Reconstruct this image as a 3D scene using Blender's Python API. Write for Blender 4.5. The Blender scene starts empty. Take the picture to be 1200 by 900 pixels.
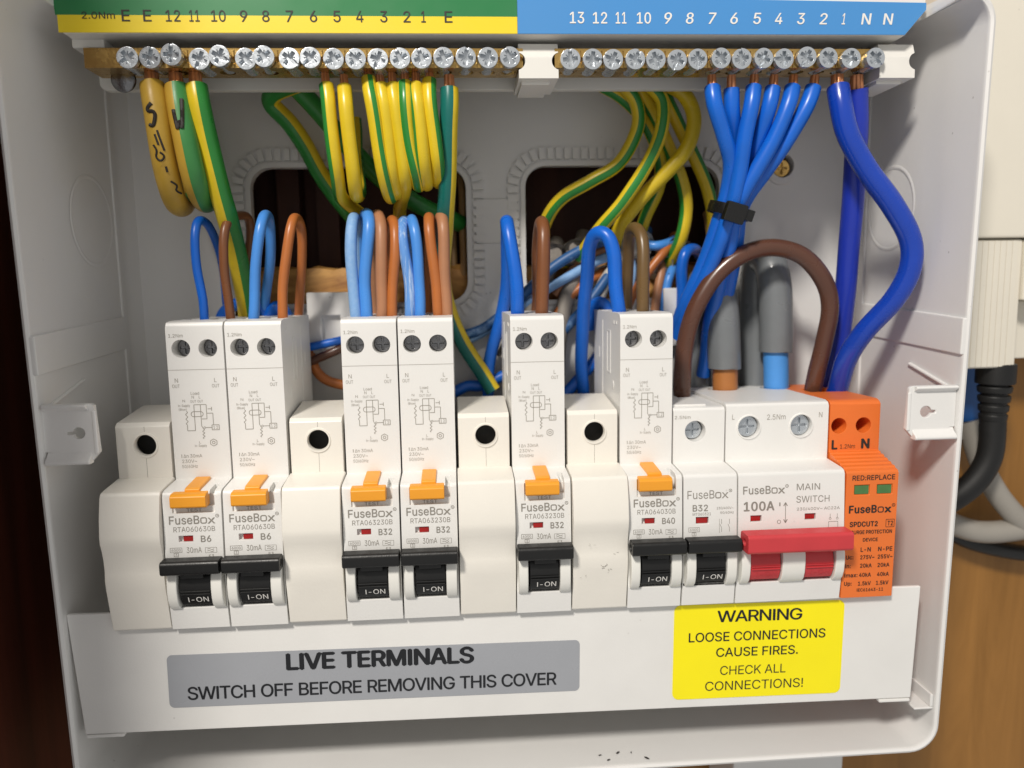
import bpy, bmesh, math, random
from mathutils import Vector, Matrix
random.seed(7)
S = 0.001                                   # everything below is written in millimetres
scene = bpy.context.scene
COL = scene.collection

# ------------------------------------------------------------------ camera
cam = bpy.data.cameras.new('camera')
cam_ob = bpy.data.objects.new('camera', cam)
COL.objects.link(cam_ob)
_r = Vector((0.9971061, -0.0743971, -0.0156387)); _u = Vector((0.0249689, 0.1261856, 0.9916924)); _f = Vector((0.0718057, 0.989213, -0.127678))
M = Matrix.Identity(4)
for i in range(3):
    M[i][0] = _r[i]; M[i][1] = _u[i]; M[i][2] = -_f[i]
M[0][3], M[1][3], M[2][3] = 108.78*S, -232.85*S, 104.62*S
cam_ob.matrix_world = M
cam.sensor_width = 36.0
cam.lens = 888.9/1200*36.0
cam.clip_start = 0.005
cam.clip_end = 50
cam.dof.use_dof = True
cam.dof.focus_distance = 0.240
cam.dof.aperture_fstop = 9.0
scene.camera = cam_ob

# ------------------------------------------------------------------ world and lamps
world = bpy.data.worlds.new('World'); scene.world = world; world.use_nodes = True
bg = world.node_tree.nodes['Background']
bg.inputs[0].default_value = (1.0, 0.985, 0.96, 1); bg.inputs[1].default_value = 0.50

def lamp(name, loc, target, size, power, colour):
    l = bpy.data.lights.new(name, 'AREA'); l.shape = 'DISK'; l.size = size*S; l.energy = power; l.color = colour
    o = bpy.data.objects.new(name, l); COL.objects.link(o)
    o.location = Vector(loc)*S
    d = (Vector(target)-Vector(loc)).normalized()
    o.rotation_euler = d.to_track_quat('-Z', 'Y').to_euler()
    return o
lamp('ceiling_lamp', (-260, -760, 830), (120, 10, 80), 170, 14.0, (1.0, 0.94, 0.86))

vs = scene.view_settings
scene.display_settings.display_device = 'sRGB'
vs.view_transform = 'Standard'; vs.look = 'None'; vs.exposure = -0.06; vs.gamma = 1.0; vs.use_curve_mapping = False
scene.render.engine = 'CYCLES'
scene.cycles.use_denoising = True
scene.cycles.max_bounces = 8
scene.cycles.caustics_reflective = False; scene.cycles.caustics_refractive = False

# ------------------------------------------------------------------ materials
def lin(h):
    h = h.lstrip('#'); out = []
    for i in (0, 2, 4):
        c = int(h[i:i+2], 16)/255
        out.append(c/12.92 if c <= .04045 else ((c+.055)/1.055)**2.4)
    return (*out, 1)
def plain(name, col, rough=.45, metal=0., spec=.5, bump=0., bscale=900, var=0., vscale=60, specks=0., streak=None, coat=0.):
    m = bpy.data.materials.new(name); m.use_nodes = True
    nt = m.node_tree; b = nt.nodes['Principled BSDF']
    c = lin(col) if isinstance(col, str) else (*col, 1)
    b.inputs['Base Color'].default_value = c
    b.inputs['Roughness'].default_value = rough; b.inputs['Metallic'].default_value = metal
    b.inputs['Specular IOR Level'].default_value = spec
    if coat: b.inputs['Coat Weight'].default_value = coat; b.inputs['Coat Roughness'].default_value = .15
    tc = nt.nodes.new('ShaderNodeTexCoord')
    cur = None
    def mix(fac, a, bcol):
        x = nt.nodes.new('ShaderNodeMix'); x.data_type = 'RGBA'
        nt.links.new(fac, x.inputs[0])
        if a is None: x.inputs[6].default_value = c
        else: nt.links.new(a, x.inputs[6])
        x.inputs[7].default_value = bcol
        return x.outputs[2]
    def noise(scale, detail=4, r=.55):
        n = nt.nodes.new('ShaderNodeTexNoise'); n.inputs['Scale'].default_value = scale; n.inputs['Detail'].default_value = detail
        n.inputs['Roughness'].default_value = r
        nt.links.new(tc.outputs['Object'], n.inputs['Vector']); return n
    def ramp(sock, lo, hi):
        r = nt.nodes.new('ShaderNodeMapRange'); r.inputs[1].default_value = lo; r.inputs[2].default_value = hi
        nt.links.new(sock, r.inputs[0]); return r.outputs[0]
    if var:
        n = noise(vscale); cur = mix(ramp(n.outputs['Fac'], .35, .75), cur, tuple(x*(1-var) for x in c[:3])+(1,))
        rr = nt.nodes.new('ShaderNodeMapRange'); rr.inputs[1].default_value = .3; rr.inputs[2].default_value = .7
        rr.inputs[3].default_value = max(.05, rough-.08); rr.inputs[4].default_value = rough+.1
        nt.links.new(n.outputs['Fac'], rr.inputs[0]); nt.links.new(rr.outputs[0], b.inputs['Roughness'])
    if streak:
        n = noise(streak[1], 5, .7)
        if len(streak) > 4:
            mp = nt.nodes.new('ShaderNodeMapping'); mp.inputs['Scale'].default_value = (1, 1, streak[4]); nt.links.new(tc.outputs['Object'], mp.inputs[0]); nt.links.new(mp.outputs[0], n.inputs['Vector'])
        cur = mix(ramp(n.outputs['Fac'], streak[2], streak[3]), cur, lin(streak[0]))
    if specks:
        v = nt.nodes.new('ShaderNodeTexVoronoi'); v.inputs['Scale'].default_value = 170
        nt.links.new(tc.outputs['Object'], v.inputs['Vector'])
        mr = ramp(v.outputs['Distance'], .075, .045)
        n2 = noise(25, 2); k = ramp(n2.outputs['Fac'], .54, .62)
        mu = nt.nodes.new('ShaderNodeMath'); mu.operation = 'MULTIPLY'; nt.links.new(mr, mu.inputs[0]); nt.links.new(k, mu.inputs[1])
        mu2 = nt.nodes.new('ShaderNodeMath'); mu2.operation = 'MULTIPLY'; nt.links.new(mu.outputs[0], mu2.inputs[0]); mu2.inputs[1].default_value = specks
        cur = mix(mu2.outputs[0], cur, (.12, .09, .06, 1))
    if cur is not None: nt.links.new(cur, b.inputs['Base Color'])
    if bump:
        n = noise(bscale, 3); bp = nt.nodes.new('ShaderNodeBump'); bp.inputs['Strength'].default_value = bump; bp.inputs['Distance'].default_value = .0003
        nt.links.new(n.outputs['Fac'], bp.inputs['Height']); nt.links.new(bp.outputs[0], b.inputs['Normal'])
    return m
def wood(name, dark, light, scale, rough=.5, stretch=(1, 1, .06)):
    m = bpy.data.materials.new(name); m.use_nodes = True; nt = m.node_tree; b = nt.nodes['Principled BSDF']
    tc = nt.nodes.new('ShaderNodeTexCoord'); mp = nt.nodes.new('ShaderNodeMapping'); mp.inputs['Scale'].default_value = stretch
    nt.links.new(tc.outputs['Object'], mp.inputs[0])
    n = nt.nodes.new('ShaderNodeTexNoise'); n.inputs['Scale'].default_value = scale; n.inputs['Detail'].default_value = 8; n.inputs['Roughness'].default_value = .65; n.inputs['Distortion'].default_value = .6
    nt.links.new(mp.outputs[0], n.inputs['Vector'])
    r = nt.nodes.new('ShaderNodeValToRGB'); r.color_ramp.elements[0].position = .32; r.color_ramp.elements[1].position = .7
    r.color_ramp.elements[0].color = lin(dark); r.color_ramp.elements[1].color = lin(light)
    nt.links.new(n.outputs['Fac'], r.inputs[0]); nt.links.new(r.outputs[0], b.inputs['Base Color'])
    b.inputs['Roughness'].default_value = rough
    bp = nt.nodes.new('ShaderNodeBump'); bp.inputs['Strength'].default_value = .25; bp.inputs['Distance'].default_value = .0005
    nt.links.new(n.outputs['Fac'], bp.inputs['Height']); nt.links.new(bp.outputs[0], b.inputs['Normal'])
    return m
MT = dict(
    case=plain('enclosure_plastic', '#e3e2e0', .40, bump=.10, bscale=900, var=.06, vscale=22, specks=.35),
    device=plain('device_plastic', '#e7e6e3', .40, bump=.12, bscale=1600, var=.08, vscale=28, specks=.3),
    blank=plain('blank_plastic', '#eae6dd', .36, bump=.12, bscale=1300, var=.09, vscale=26, specks=.3),
    cheek=plain('cheek_plastic', '#e6e5df', .38, var=.03, vscale=80),
    carrier=plain('carrier_plastic', '#e4e2dc', .40, var=.04, vscale=40),
    orange=plain('orange_plastic', '#e8752f', .42, bump=.06, bscale=1200, var=.08, vscale=50),
    test=plain('test_button_plastic', '#eea02a', .38, var=.08, vscale=120),
    black=plain('black_plastic', '#121212', .40, bump=.2, bscale=1600, var=.3, vscale=200, streak=('#4a453f', 900, .7, .95)),
    toggle=plain('toggle_plastic', '#121212', .35, var=.2, vscale=150),
    red=plain('red_plastic', '#c83a40', .5, var=.12, vscale=90, bump=.08),
    redwin=plain('red_indicator', '#a81a18', .25, var=.3, vscale=300),
    greenwin=plain('green_indicator', '#4d7a45', .25, var=.25, vscale=300),
    dark=plain('painted_hole_shadow', '#1d1c1b', .6),
    print=plain('grey_print', '#8b867e', .6),
    printl=plain('pale_grey_print', '#9b968d', .6),
    printd=plain('dark_print', '#2a2522', .6),
    printw=plain('white_print', '#e6e4df', .6),
    printb=plain('black_print', '#15171c', .5),
    zinc=plain('zinc_plated_steel', '#cdd3d9', .25, metal=.72, bump=.10, bscale=1500, var=.08, vscale=500),
    steeld=plain('dark_screw_steel', '#8a8a8c', .22, metal=1., bump=.3, bscale=1800, var=.3, vscale=400),
    brass=plain('brass', '#d9b26a', .24, metal=.88, bump=.25, bscale=900, var=.35, vscale=160),
    brassd=plain('brass_hole', '#3a2b16', .5, metal=.6),
    copper=plain('copper', '#e29a6a', .34, metal=.45, var=.3, vscale=600),
    lgreen=plain('label_green', '#257a45', .35, var=.06, vscale=30),
    lyellow=plain('label_yellow', '#f0d428', .35, var=.05, vscale=30),
    lblue=plain('label_blue', '#4a8fcf', .32, var=.05, vscale=30),
    grey=plain('grey_sticker', '#9fa2a8', .28, streak=('#b9bcc2', 60, .66, .85), var=.05, vscale=50),
    warn=plain('yellow_sticker', '#fdee00', .42, var=.06, vscale=40),
    wy=plain('earth_yellow', '#dfc228', .33, var=.14, vscale=150, streak=('#a8861a', 220, .68, .85)),
    wy_shade=plain('shade_toned_yellow', '#c39d3a', .42, var=.18, vscale=150, streak=('#8e6d26', 160, .6, .8)),  # earth yellow with the shade on the two leftmost wires put in its colour
    wgd=plain('dull_earth_green', '#3f8a48', .42, var=.15, vscale=150),
    wg=plain('earth_green', '#2c8436', .33, var=.12, vscale=150),
    wteal=plain('earth_teal', '#136a62', .33, var=.1, vscale=150),
    blue=plain('blue_pvc', '#1466d0', .32, var=.14, vscale=120),
    royal=plain('royal_blue_pvc', '#0f3fae', .24, var=.12, vscale=80, coat=.3),
    violet=plain('violet_blue_pvc', '#2139b0', .34, var=.12, vscale=80),
    sky=plain('light_blue_pvc', '#4a8fe0', .34, var=.12, vscale=150),
    dusty=plain('dusty_blue_pvc', '#7aa6d8', .6, streak=('#94b7de', 500, .4, .8)),
    scuffed=plain('scuffed_blue_pvc', '#5a90d4', .6, streak=('#c5d6ea', 700, .5, .68, .08)),
    banded=plain('banded_blue_pvc', '#28588f', .45, streak=('#6f95c0', 70, .52, .6)),
    brown=plain('dark_brown_pvc', '#5b3a2c', .28, var=.15, vscale=80, coat=.2),
    brown2=plain('brown_pvc', '#7e4e2e', .32, var=.15, vscale=120),
    olive=plain('olive_brown_pvc', '#6e5532', .32, var=.15, vscale=120),
    copperbrown=plain('orange_brown_pvc', '#b56a34', .36, var=.14, vscale=150),
    pinkbrown=plain('pink_brown_pvc', '#ae7a58', .42, var=.14, vscale=150),
    tan=plain('tan_pvc', '#a8855a', .5, var=.2, vscale=100),
    grey_pvc=plain('grey_pvc', '#75797c', .34, var=.12, vscale=70, coat=.4),
    core_brown=plain('core_brown_pvc', '#b0713a', .36, var=.12, vscale=90),
    core_blue=plain('core_blue_pvc', '#4f97e2', .36, var=.12, vscale=90),
    sheath=plain('grey_white_sheath', '#8f8880', .6, var=.3, vscale=200),
    sheathw=plain('white_sheath', '#c9c5bd', .6, var=.3, vscale=260),
    tie=plain('cable_tie_nylon', '#151515', .3, var=.2, vscale=200),
    meter=plain('meter_plastic', '#e0dacc', .5, bump=.15, bscale=500, var=.06, vscale=20, specks=.15),
    meterblue=plain('blue_block_plastic', '#17559a', .4, var=.15, vscale=60),
    rubber=plain('black_cable_rubber', '#131313', .5, var=.3, vscale=60),
    greycable=plain('grey_cable_pvc', '#98938b', .45, var=.12, vscale=50),
    board=wood('board_wood', '#83591f', '#a07032', 70, .5, (1, 1, .10)),
    panel=wood('dark_panel_wood', '#33170f', '#58291d', 60, .45, (1, 1, .05)),
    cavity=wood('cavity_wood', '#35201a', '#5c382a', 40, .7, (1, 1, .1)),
    batten=wood('batten_wood', '#86531f', '#d8a45a', 130, .6, (.35, 1, 1)),
)

# ------------------------------------------------------------------ helpers
def new(): return bmesh.new()
def add_box(bm, x0, x1, y0, y1, z0, z1):
    v = [bm.verts.new((x, y, z)) for x in (x0, x1) for y in (y0, y1) for z in (z0, z1)]
    for f in ((0,1,3,2),(4,6,7,5),(0,4,5,1),(2,3,7,6),(0,2,6,4),(1,5,7,3)):
        bm.faces.new([v[i] for i in f])
def add_prism(bm, poly, x0, x1):
    """polygon in (y, z), extruded along x"""
    n = len(poly)
    a = [bm.verts.new((x0, y, z)) for y, z in poly]; b = [bm.verts.new((x1, y, z)) for y, z in poly]
    bm.faces.new(a); bm.faces.new(b[::-1])
    for i in range(n): bm.faces.new((a[i], b[i], b[(i+1) % n], a[(i+1) % n]))
def add_slab(bm, poly, y0, y1):
    """polygon in (x, z), extruded along y"""
    n = len(poly)
    a = [bm.verts.new((x, y0, z)) for x, z in poly]; b = [bm.verts.new((x, y1, z)) for x, z in poly]
    bm.faces.new(a); bm.faces.new(b[::-1])
    for i in range(n): bm.faces.new((a[i], b[i], b[(i+1) % n], a[(i+1) % n]))
def rrect(x0, x1, z0, z1, r, n=5):
    P = []
    for cx, cz, a0 in ((x1-r, z0+r, -90), (x1-r, z1-r, 0), (x0+r, z1-r, 90), (x0+r, z0+r, 180)):
        for k in range(n+1):
            a = math.radians(a0+90*k/n); P.append((cx+r*math.cos(a), cz+r*math.sin(a)))
    return P
def add_cyl(bm, c, axis, r, l, n=24, r2=None):
    """cylinder starting at c along axis 'x','y','z'"""
    r2 = r if r2 is None else r2; A = []; B_ = []
    for k in range(n):
        a = 2*math.pi*k/n; p, q = math.cos(a), math.sin(a)
        if axis == 'y': A.append((c[0]+r*p, c[1], c[2]+r*q)); B_.append((c[0]+r2*p, c[1]+l, c[2]+r2*q))
        elif axis == 'x': A.append((c[0], c[1]+r*p, c[2]+r*q)); B_.append((c[0]+l, c[1]+r2*p, c[2]+r2*q))
        else: A.append((c[0]+r*p, c[1]+r*q, c[2])); B_.append((c[0]+r2*p, c[1]+r2*q, c[2]+l))
    a = [bm.verts.new(p) for p in A]; b = [bm.verts.new(p) for p in B_]
    bm.faces.new(a); bm.faces.new(b[::-1])
    for i in range(n): bm.faces.new((a[i], b[i], b[(i+1) % n], a[(i+1) % n]))
def mesh_of(name, bm, mats, angle=35):
    bmesh.ops.recalc_face_normals(bm, faces=bm.faces)
    bmesh.ops.scale(bm, vec=(S, S, S), verts=bm.verts)
    me = bpy.data.meshes.new(name); bm.to_mesh(me); bm.free()
    for m in (mats if isinstance(mats, (list, tuple)) else [mats]): me.materials.append(MT[m] if isinstance(m, str) else m)
    if angle:
        for p in me.polygons: p.use_smooth = True
        me.set_sharp_from_angle(angle=math.radians(angle))
    return me
def obj(name, bm, mats, parent=None, cut=None, bevel=0, seg=2, angle=35, loc=None):
    me = mesh_of(name, bm, mats, angle)
    o = bpy.data.objects.new(name, me); COL.objects.link(o)
    if cut is not None or bevel:
        tmp = None
        if cut is not None:
            tmp = bpy.data.objects.new('cutter', mesh_of('cutter', cut, mats, 0)); COL.objects.link(tmp)
            b = o.modifiers.new('cut', 'BOOLEAN'); b.object = tmp; b.operation = 'DIFFERENCE'; b.solver = 'EXACT'; b.use_self = True
        if bevel:
            v = o.modifiers.new('bevel', 'BEVEL'); v.width = bevel*S; v.segments = seg; v.limit_method = 'ANGLE'; v.angle_limit = math.radians(40); v.use_clamp_overlap = True
        dg = bpy.context.evaluated_depsgraph_get()
        m2 = bpy.data.meshes.new_from_object(o.evaluated_get(dg))
        o.modifiers.clear(); old = o.data; o.data = m2; bpy.data.meshes.remove(old); m2.name = name
        if tmp: t = tmp.data; bpy.data.objects.remove(tmp); bpy.data.meshes.remove(t)
        for p in m2.polygons: p.use_smooth = True
        m2.set_sharp_from_angle(angle=math.radians(angle))
        if angle:
            wn = o.modifiers.new('wn', 'WEIGHTED_NORMAL'); wn.keep_sharp = True; wn.weight = 80
            m3 = bpy.data.meshes.new_from_object(o.evaluated_get(bpy.context.evaluated_depsgraph_get()))
            o.modifiers.clear(); o.data = m3; bpy.data.meshes.remove(m2); m3.name = name
    if parent: o.parent = parent
    if loc: o.location = Vector(loc)*S
    return o
def tag(o, label=None, cat=None, group=None, kind=None):
    if label: o['label'] = label
    if cat: o['category'] = cat
    if group: o['group'] = group
    if kind: o['kind'] = kind
    return o
def thing(name, label, cat, loc=(0, 0, 0), group=None):
    o = bpy.data.objects.new(name, None); o.empty_display_size = .01; COL.objects.link(o); o.location = Vector(loc)*S
    return tag(o, label, cat, group)
def copy_tree(o, parent=None):
    c = o.copy(); COL.objects.link(c)
    if parent: c.parent = parent
    for ch in list(o.children): copy_tree(ch, c)
    return c

# flat lettering: text curves turned into meshes, fitted to a measured rectangle
GLYPHS = {
  '!': (98, [('34,80 32,254 66,254 64,80 49,-2 43,-1 38,1 33,4 29,9 27,15 26,20 27,26 29,32 33,37 38,40 43,42 49,43 55,42 60,40 65,37 69,32 71,26 72,20 71,15 69,9 65,4 60,1 55,-1', '10,9,11 14,5,15 5,14,6 8,7,6 9,8,6 11,9,6 6,14,11 12,11,14 14,13,12 17,27,26 26,18,17 22,21,23 26,25,24 24,23,26 18,26,23 23,21,18 21,20,18 20,19,18 5,4,27 15,5,27 27,17,15 17,16,15 1,0,3 3,2,1')]),
  '(': (137, [('45,103 45,122 47,142 50,162 55,182 60,202 66,221 73,239 80,255 88,270 118,270 110,252 102,233 95,214 90,195 85,176 81,157 78,138 76,120 76,103 76,88 78,73 80,57 84,41 88,25 94,8 101,-10 109,-28 118,-48 88,-48 75,-23 64,2 56,27 49,53 46,78', '34,33,21 21,20,34 0,34,20 20,19,0 19,18,0 1,0,18 2,1,18 28,27,29 12,11,8 9,8,11 11,10,9 29,27,30 27,26,30 26,25,30 31,30,25 25,24,31 32,31,24 24,23,32 33,32,23 23,22,33 21,33,22 2,18,17 3,2,17 17,16,3 4,3,16 16,15,4 5,4,15 15,14,5 6,5,14 14,13,6 7,6,13 13,12,7 12,8,7')]),
  ')': (137, [('19,-48 28,-28 36,-9 43,9 49,26 53,42 57,58 59,73 60,88 61,103 60,120 59,138 56,157 52,176 47,195 41,214 35,233 27,252 19,270 48,270 56,255 64,239 71,221 77,202 82,182 86,162 90,142 91,122 92,103 91,78 87,52 81,27 72,1 61,-24 48,-48', '1,0,34 17,16,20 20,19,17 18,17,19 30,29,7 8,7,29 29,28,8 9,8,28 28,27,9 10,9,27 11,10,27 27,26,11 26,25,11 1,34,33 2,1,33 33,32,2 3,2,32 4,3,32 32,31,4 5,4,31 31,30,5 6,5,30 30,7,6 11,25,12 25,24,12 13,12,24 24,23,13 14,13,23 23,22,14 15,14,22 22,21,15 16,15,21 20,16,21')]),
  '-': (227, [('168,122 168,94 57,94 57,122', '3,2,1 1,0,3')]),
  '.': (94, [('48,-2 42,-1 36,1 31,4 28,9 26,15 25,20 26,27 28,32 31,37 36,40 42,43 48,43 54,43 59,40 64,37 68,32 70,27 71,20 70,15 68,9 64,4 59,1 54,-1', '6,5,7 4,3,2 5,4,2 2,1,5 8,7,10 10,9,8 22,14,23 13,12,14 17,19,18 22,21,20 20,19,22 14,22,19 19,17,14 17,16,14 16,15,14 1,0,23 23,14,1 14,12,1 5,1,12 7,5,12 10,7,12 11,10,12')]),
  '/': (125, [('117,266 36,-38 7,-38 89,266', '0,3,1 2,1,3')]),
  '0': (227, [('113,-3 95,-2 79,3 65,12 53,24 42,39 34,57 29,77 25,101 24,127 25,153 29,177 35,197 43,215 53,230 65,242 79,251 95,256 113,258 131,256 147,251 161,242 174,230 184,215 192,197 198,177 201,153 203,127 201,101 198,77 192,57 184,39 174,24 162,12 147,3 131,-2 113,25 125,26 136,30 145,37 153,46 160,58 165,72 169,88 171,107 172,127 171,148 169,166 165,182 160,197 153,208 145,218 136,224 125,228 113,230 101,228 91,224 82,218 73,208 67,197 62,182 58,166 55,148 55,127 55,107 58,88 62,72 67,58 73,46 82,37 91,30 101,26', '7,6,66 66,65,7 8,7,65 65,64,8 9,8,64 64,63,9 63,62,9 10,9,62 62,61,10 11,10,61 61,60,11 12,11,60 0,36,71 0,71,1 1,71,2 71,70,2 3,2,70 69,3,70 57,56,15 16,15,56 56,55,16 55,17,16 3,69,4 69,68,4 5,4,68 68,67,5 6,5,67 66,6,67 12,60,59 13,12,59 59,58,13 14,13,58 58,57,14 57,15,14 54,53,19 18,54,19 37,35,34 38,37,34 34,33,38 39,38,33 51,21,52 21,20,52 53,52,20 19,53,20 30,29,42 43,42,29 29,28,43 44,43,28 28,27,44 45,44,27 46,45,27 27,26,46 47,46,26 26,25,47 48,47,25 25,24,48 39,33,32 40,39,32 32,31,40 41,40,31 31,30,41 30,42,41 48,24,49 24,23,49 50,49,23 23,22,50 51,50,22 21,51,22 35,37,0 36,0,37 17,55,54 54,18,17')]),
  '1': (227, [('38,0 38,27 195,27 195,0 138,254 138,0 106,0 106,224 105,224 43,179 43,213 99,254 138,27 106,27', '11,10,8 8,10,9 3,2,5 13,12,7 1,0,6 11,8,7 7,4,11 12,13,6 4,7,12 5,2,12 6,5,12 1,6,13')]),
  '2': (227, [('32,0 32,24 117,114 126,124 134,133 141,141 147,149 152,156 155,163 158,170 160,178 160,186 159,194 157,202 154,209 149,215 143,220 137,224 129,227 121,229 112,230 102,229 94,227 86,224 79,219 74,213 69,207 66,199 64,190 64,181 33,181 34,196 37,209 43,221 51,232 60,241 72,248 84,253 98,257 112,258 127,257 141,254 153,248 164,241 173,233 181,223 186,211 189,199 191,186 190,177 188,168 185,159 181,150 175,140 168,129 159,118 147,105 133,90 76,30 76,28 195,28 195,0', '1,0,59 29,28,30 31,30,28 28,27,31 32,31,27 27,26,32 33,32,26 34,33,26 26,25,34 21,20,38 37,23,22 22,21,37 21,38,37 18,40,19 39,19,40 57,2,58 19,39,20 38,20,39 1,59,58 58,2,1 34,25,24 35,34,24 36,35,24 24,23,36 23,37,36 17,16,42 41,17,42 50,49,10 11,10,49 49,48,11 48,47,11 5,55,54 6,5,54 54,53,6 7,6,53 53,52,7 8,7,52 52,51,8 9,8,51 51,50,9 50,10,9 11,47,12 47,46,12 13,12,46 46,45,13 14,13,45 45,44,14 15,14,44 44,43,15 16,15,43 42,16,43 59,0,61 61,60,59 2,57,56 3,2,56 4,3,56 56,55,4 55,5,4 17,41,18 40,18,41')]),
  '3': (227, [('109,-3 94,-2 80,0 66,5 54,11 44,19 35,29 28,40 24,52 22,66 55,66 56,58 59,50 63,44 69,38 75,33 83,30 91,27 100,25 109,25 119,26 129,27 138,30 145,35 152,40 157,46 161,54 164,63 165,72 164,81 162,90 158,98 153,105 146,112 137,117 127,121 115,123 101,124 78,124 78,150 144,224 144,226 35,226 35,254 186,254 186,230 106,139 106,144 124,145 140,143 154,138 167,131 177,122 185,111 192,99 195,86 196,72 195,58 191,45 185,33 177,22 166,13 154,6 141,1 125,-2 110.6,144.3', '3,15,4 15,14,4 5,4,14 14,13,5 6,5,13 13,12,6 7,6,12 12,11,7 8,7,11 11,10,8 9,8,10 17,16,2 17,2,1 1,18,17 64,20,0 19,0,20 35,48,36 18,1,0 0,19,18 46,37,36 36,48,46 39,46,47 2,16,3 15,3,16 37,46,38 46,39,38 22,21,63 22,63,62 23,22,62 33,50,34 49,34,50 58,57,27 28,27,57 57,56,28 56,55,28 29,28,55 30,29,55 55,54,30 54,53,30 23,62,61 24,23,61 61,60,24 25,24,60 60,59,25 26,25,59 59,58,26 58,27,26 30,53,31 53,52,31 32,31,52 52,51,32 33,32,51 50,33,51 45,40,47 41,40,45 45,44,41 63,21,64 20,64,21 34,49,35 48,35,49 39,47,40 43,42,41 41,44,43 46,48,65 47,46,65 45,47,65')]),
  '4': (227, [('20,53 20,79 123,254 155,254 54,83 54,81 207,81 207,53 141,0 141,61 141,73 141,159 171,159 171,0 141,53 141,81 171,81 171,53', '1,0,5 1,5,4 4,2,1 5,0,9 5,9,10 16,15,10 2,4,3 15,16,11 8,13,14 9,0,14 5,10,15 12,11,16 7,6,16 17,7,16 14,17,9 17,16,10 10,9,17 17,14,13')]),
  '5': (227, [('111,-3 96,-2 82,1 70,6 59,12 49,20 41,30 35,41 32,53 30,65 61,65 62,58 65,51 69,44 74,39 80,34 87,30 94,27 102,26 111,25 120,26 130,28 138,32 146,38 152,44 157,52 161,61 163,71 164,81 163,92 161,101 157,111 151,119 145,125 137,131 129,135 119,138 109,138 100,138 92,137 84,134 76,131 69,127 64,123 34,126 48,254 183,254 183,226 75,226 67,151 68,151 74,155 81,159 89,162 97,165 106,166 115,167 126,166 137,164 147,160 156,156 165,150 172,143 179,134 185,125 189,116 193,105 195,94 195,82 194,66 191,51 184,38 176,26 166,16 154,8 141,1 126,-2', '9,8,10 49,43,42 5,4,14 14,13,5 6,5,13 13,12,6 7,6,12 12,11,7 8,7,11 10,8,11 43,49,44 45,44,49 40,39,52 39,53,52 17,1,18 55,37,56 18,1,0 0,19,18 37,55,38 54,38,55 1,17,2 16,2,17 53,39,38 38,54,53 2,16,3 16,15,3 4,3,15 14,4,15 49,42,41 50,49,41 41,40,50 51,50,40 40,52,51 45,49,48 20,76,21 57,36,35 35,58,57 21,76,75 22,21,75 75,74,22 74,23,22 33,60,34 60,59,34 35,34,59 58,35,59 71,70,26 70,69,26 27,26,69 28,27,69 69,68,28 29,28,68 68,67,29 67,66,29 30,29,66 66,65,30 23,74,73 24,23,73 73,72,24 25,24,72 72,71,25 71,26,25 30,65,31 65,64,31 64,63,31 32,31,63 63,62,32 33,32,62 62,61,33 60,33,61 76,20,0 19,0,20 56,37,36 36,57,56 47,46,48 45,48,46')]),
  '6': (227, [('113,-3 98,-2 84,1 71,7 60,15 50,25 42,37 36,51 33,65 32,81 33,93 35,106 40,119 47,134 56,151 69,170 126,254 161,254 75,131 73,131 75,135 79,140 83,144 87,148 92,151 98,153 104,155 110,157 117,157 132,156 146,153 158,147 169,140 178,131 185,120 190,107 193,94 194,79 193,63 190,49 184,36 176,25 166,15 155,7 142,1 128,-2 113,24 123,25 131,27 139,31 146,37 152,43 157,51 161,59 163,69 164,79 163,89 161,98 157,107 152,114 146,121 139,126 131,130 123,132 113,133 104,132 95,130 87,126 80,121 74,114 69,107 65,99 63,89 62,79 63,69 65,59 69,51 74,43 80,37 87,31 95,27 104,25 86.6,147.6', '6,5,76 76,75,6 7,6,75 75,74,7 8,7,74 74,73,8 9,8,73 73,72,9 10,9,72 72,71,10 11,10,71 12,11,71 71,70,12 13,12,70 18,20,19 19,69,68 18,19,68 20,18,21 65,26,25 1,81,80 24,23,66 66,65,24 65,25,24 1,80,2 80,79,2 18,68,67 2,79,3 4,3,79 79,78,4 78,77,4 5,4,77 76,5,77 13,70,69 69,19,13 14,13,19 19,20,14 20,21,14 21,22,14 15,14,22 64,28,27 45,48,47 45,47,0 46,0,47 28,64,63 62,61,30 29,62,30 48,45,44 44,49,48 62,29,63 28,63,29 41,40,52 53,52,40 40,39,53 39,38,53 54,53,38 38,37,54 55,54,37 37,36,55 56,55,36 57,56,36 36,35,57 35,34,57 58,57,34 34,33,58 49,44,43 43,42,49 50,49,42 51,50,42 42,41,51 41,52,51 58,33,59 33,32,59 60,59,32 32,31,60 61,60,31 30,61,31 15,22,16 81,1,0 0,46,81 26,65,64 64,27,26 67,66,23 82,18,23 18,67,23 22,21,18 18,82,22 17,16,22 17,22,82')]),
  '7': (227, [('48,0 162,224 162,226 31,226 31,254 195,254 195,224 82,0', '0,7,1 2,1,6 6,5,2 6,1,7 4,3,2 2,5,4')]),
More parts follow.
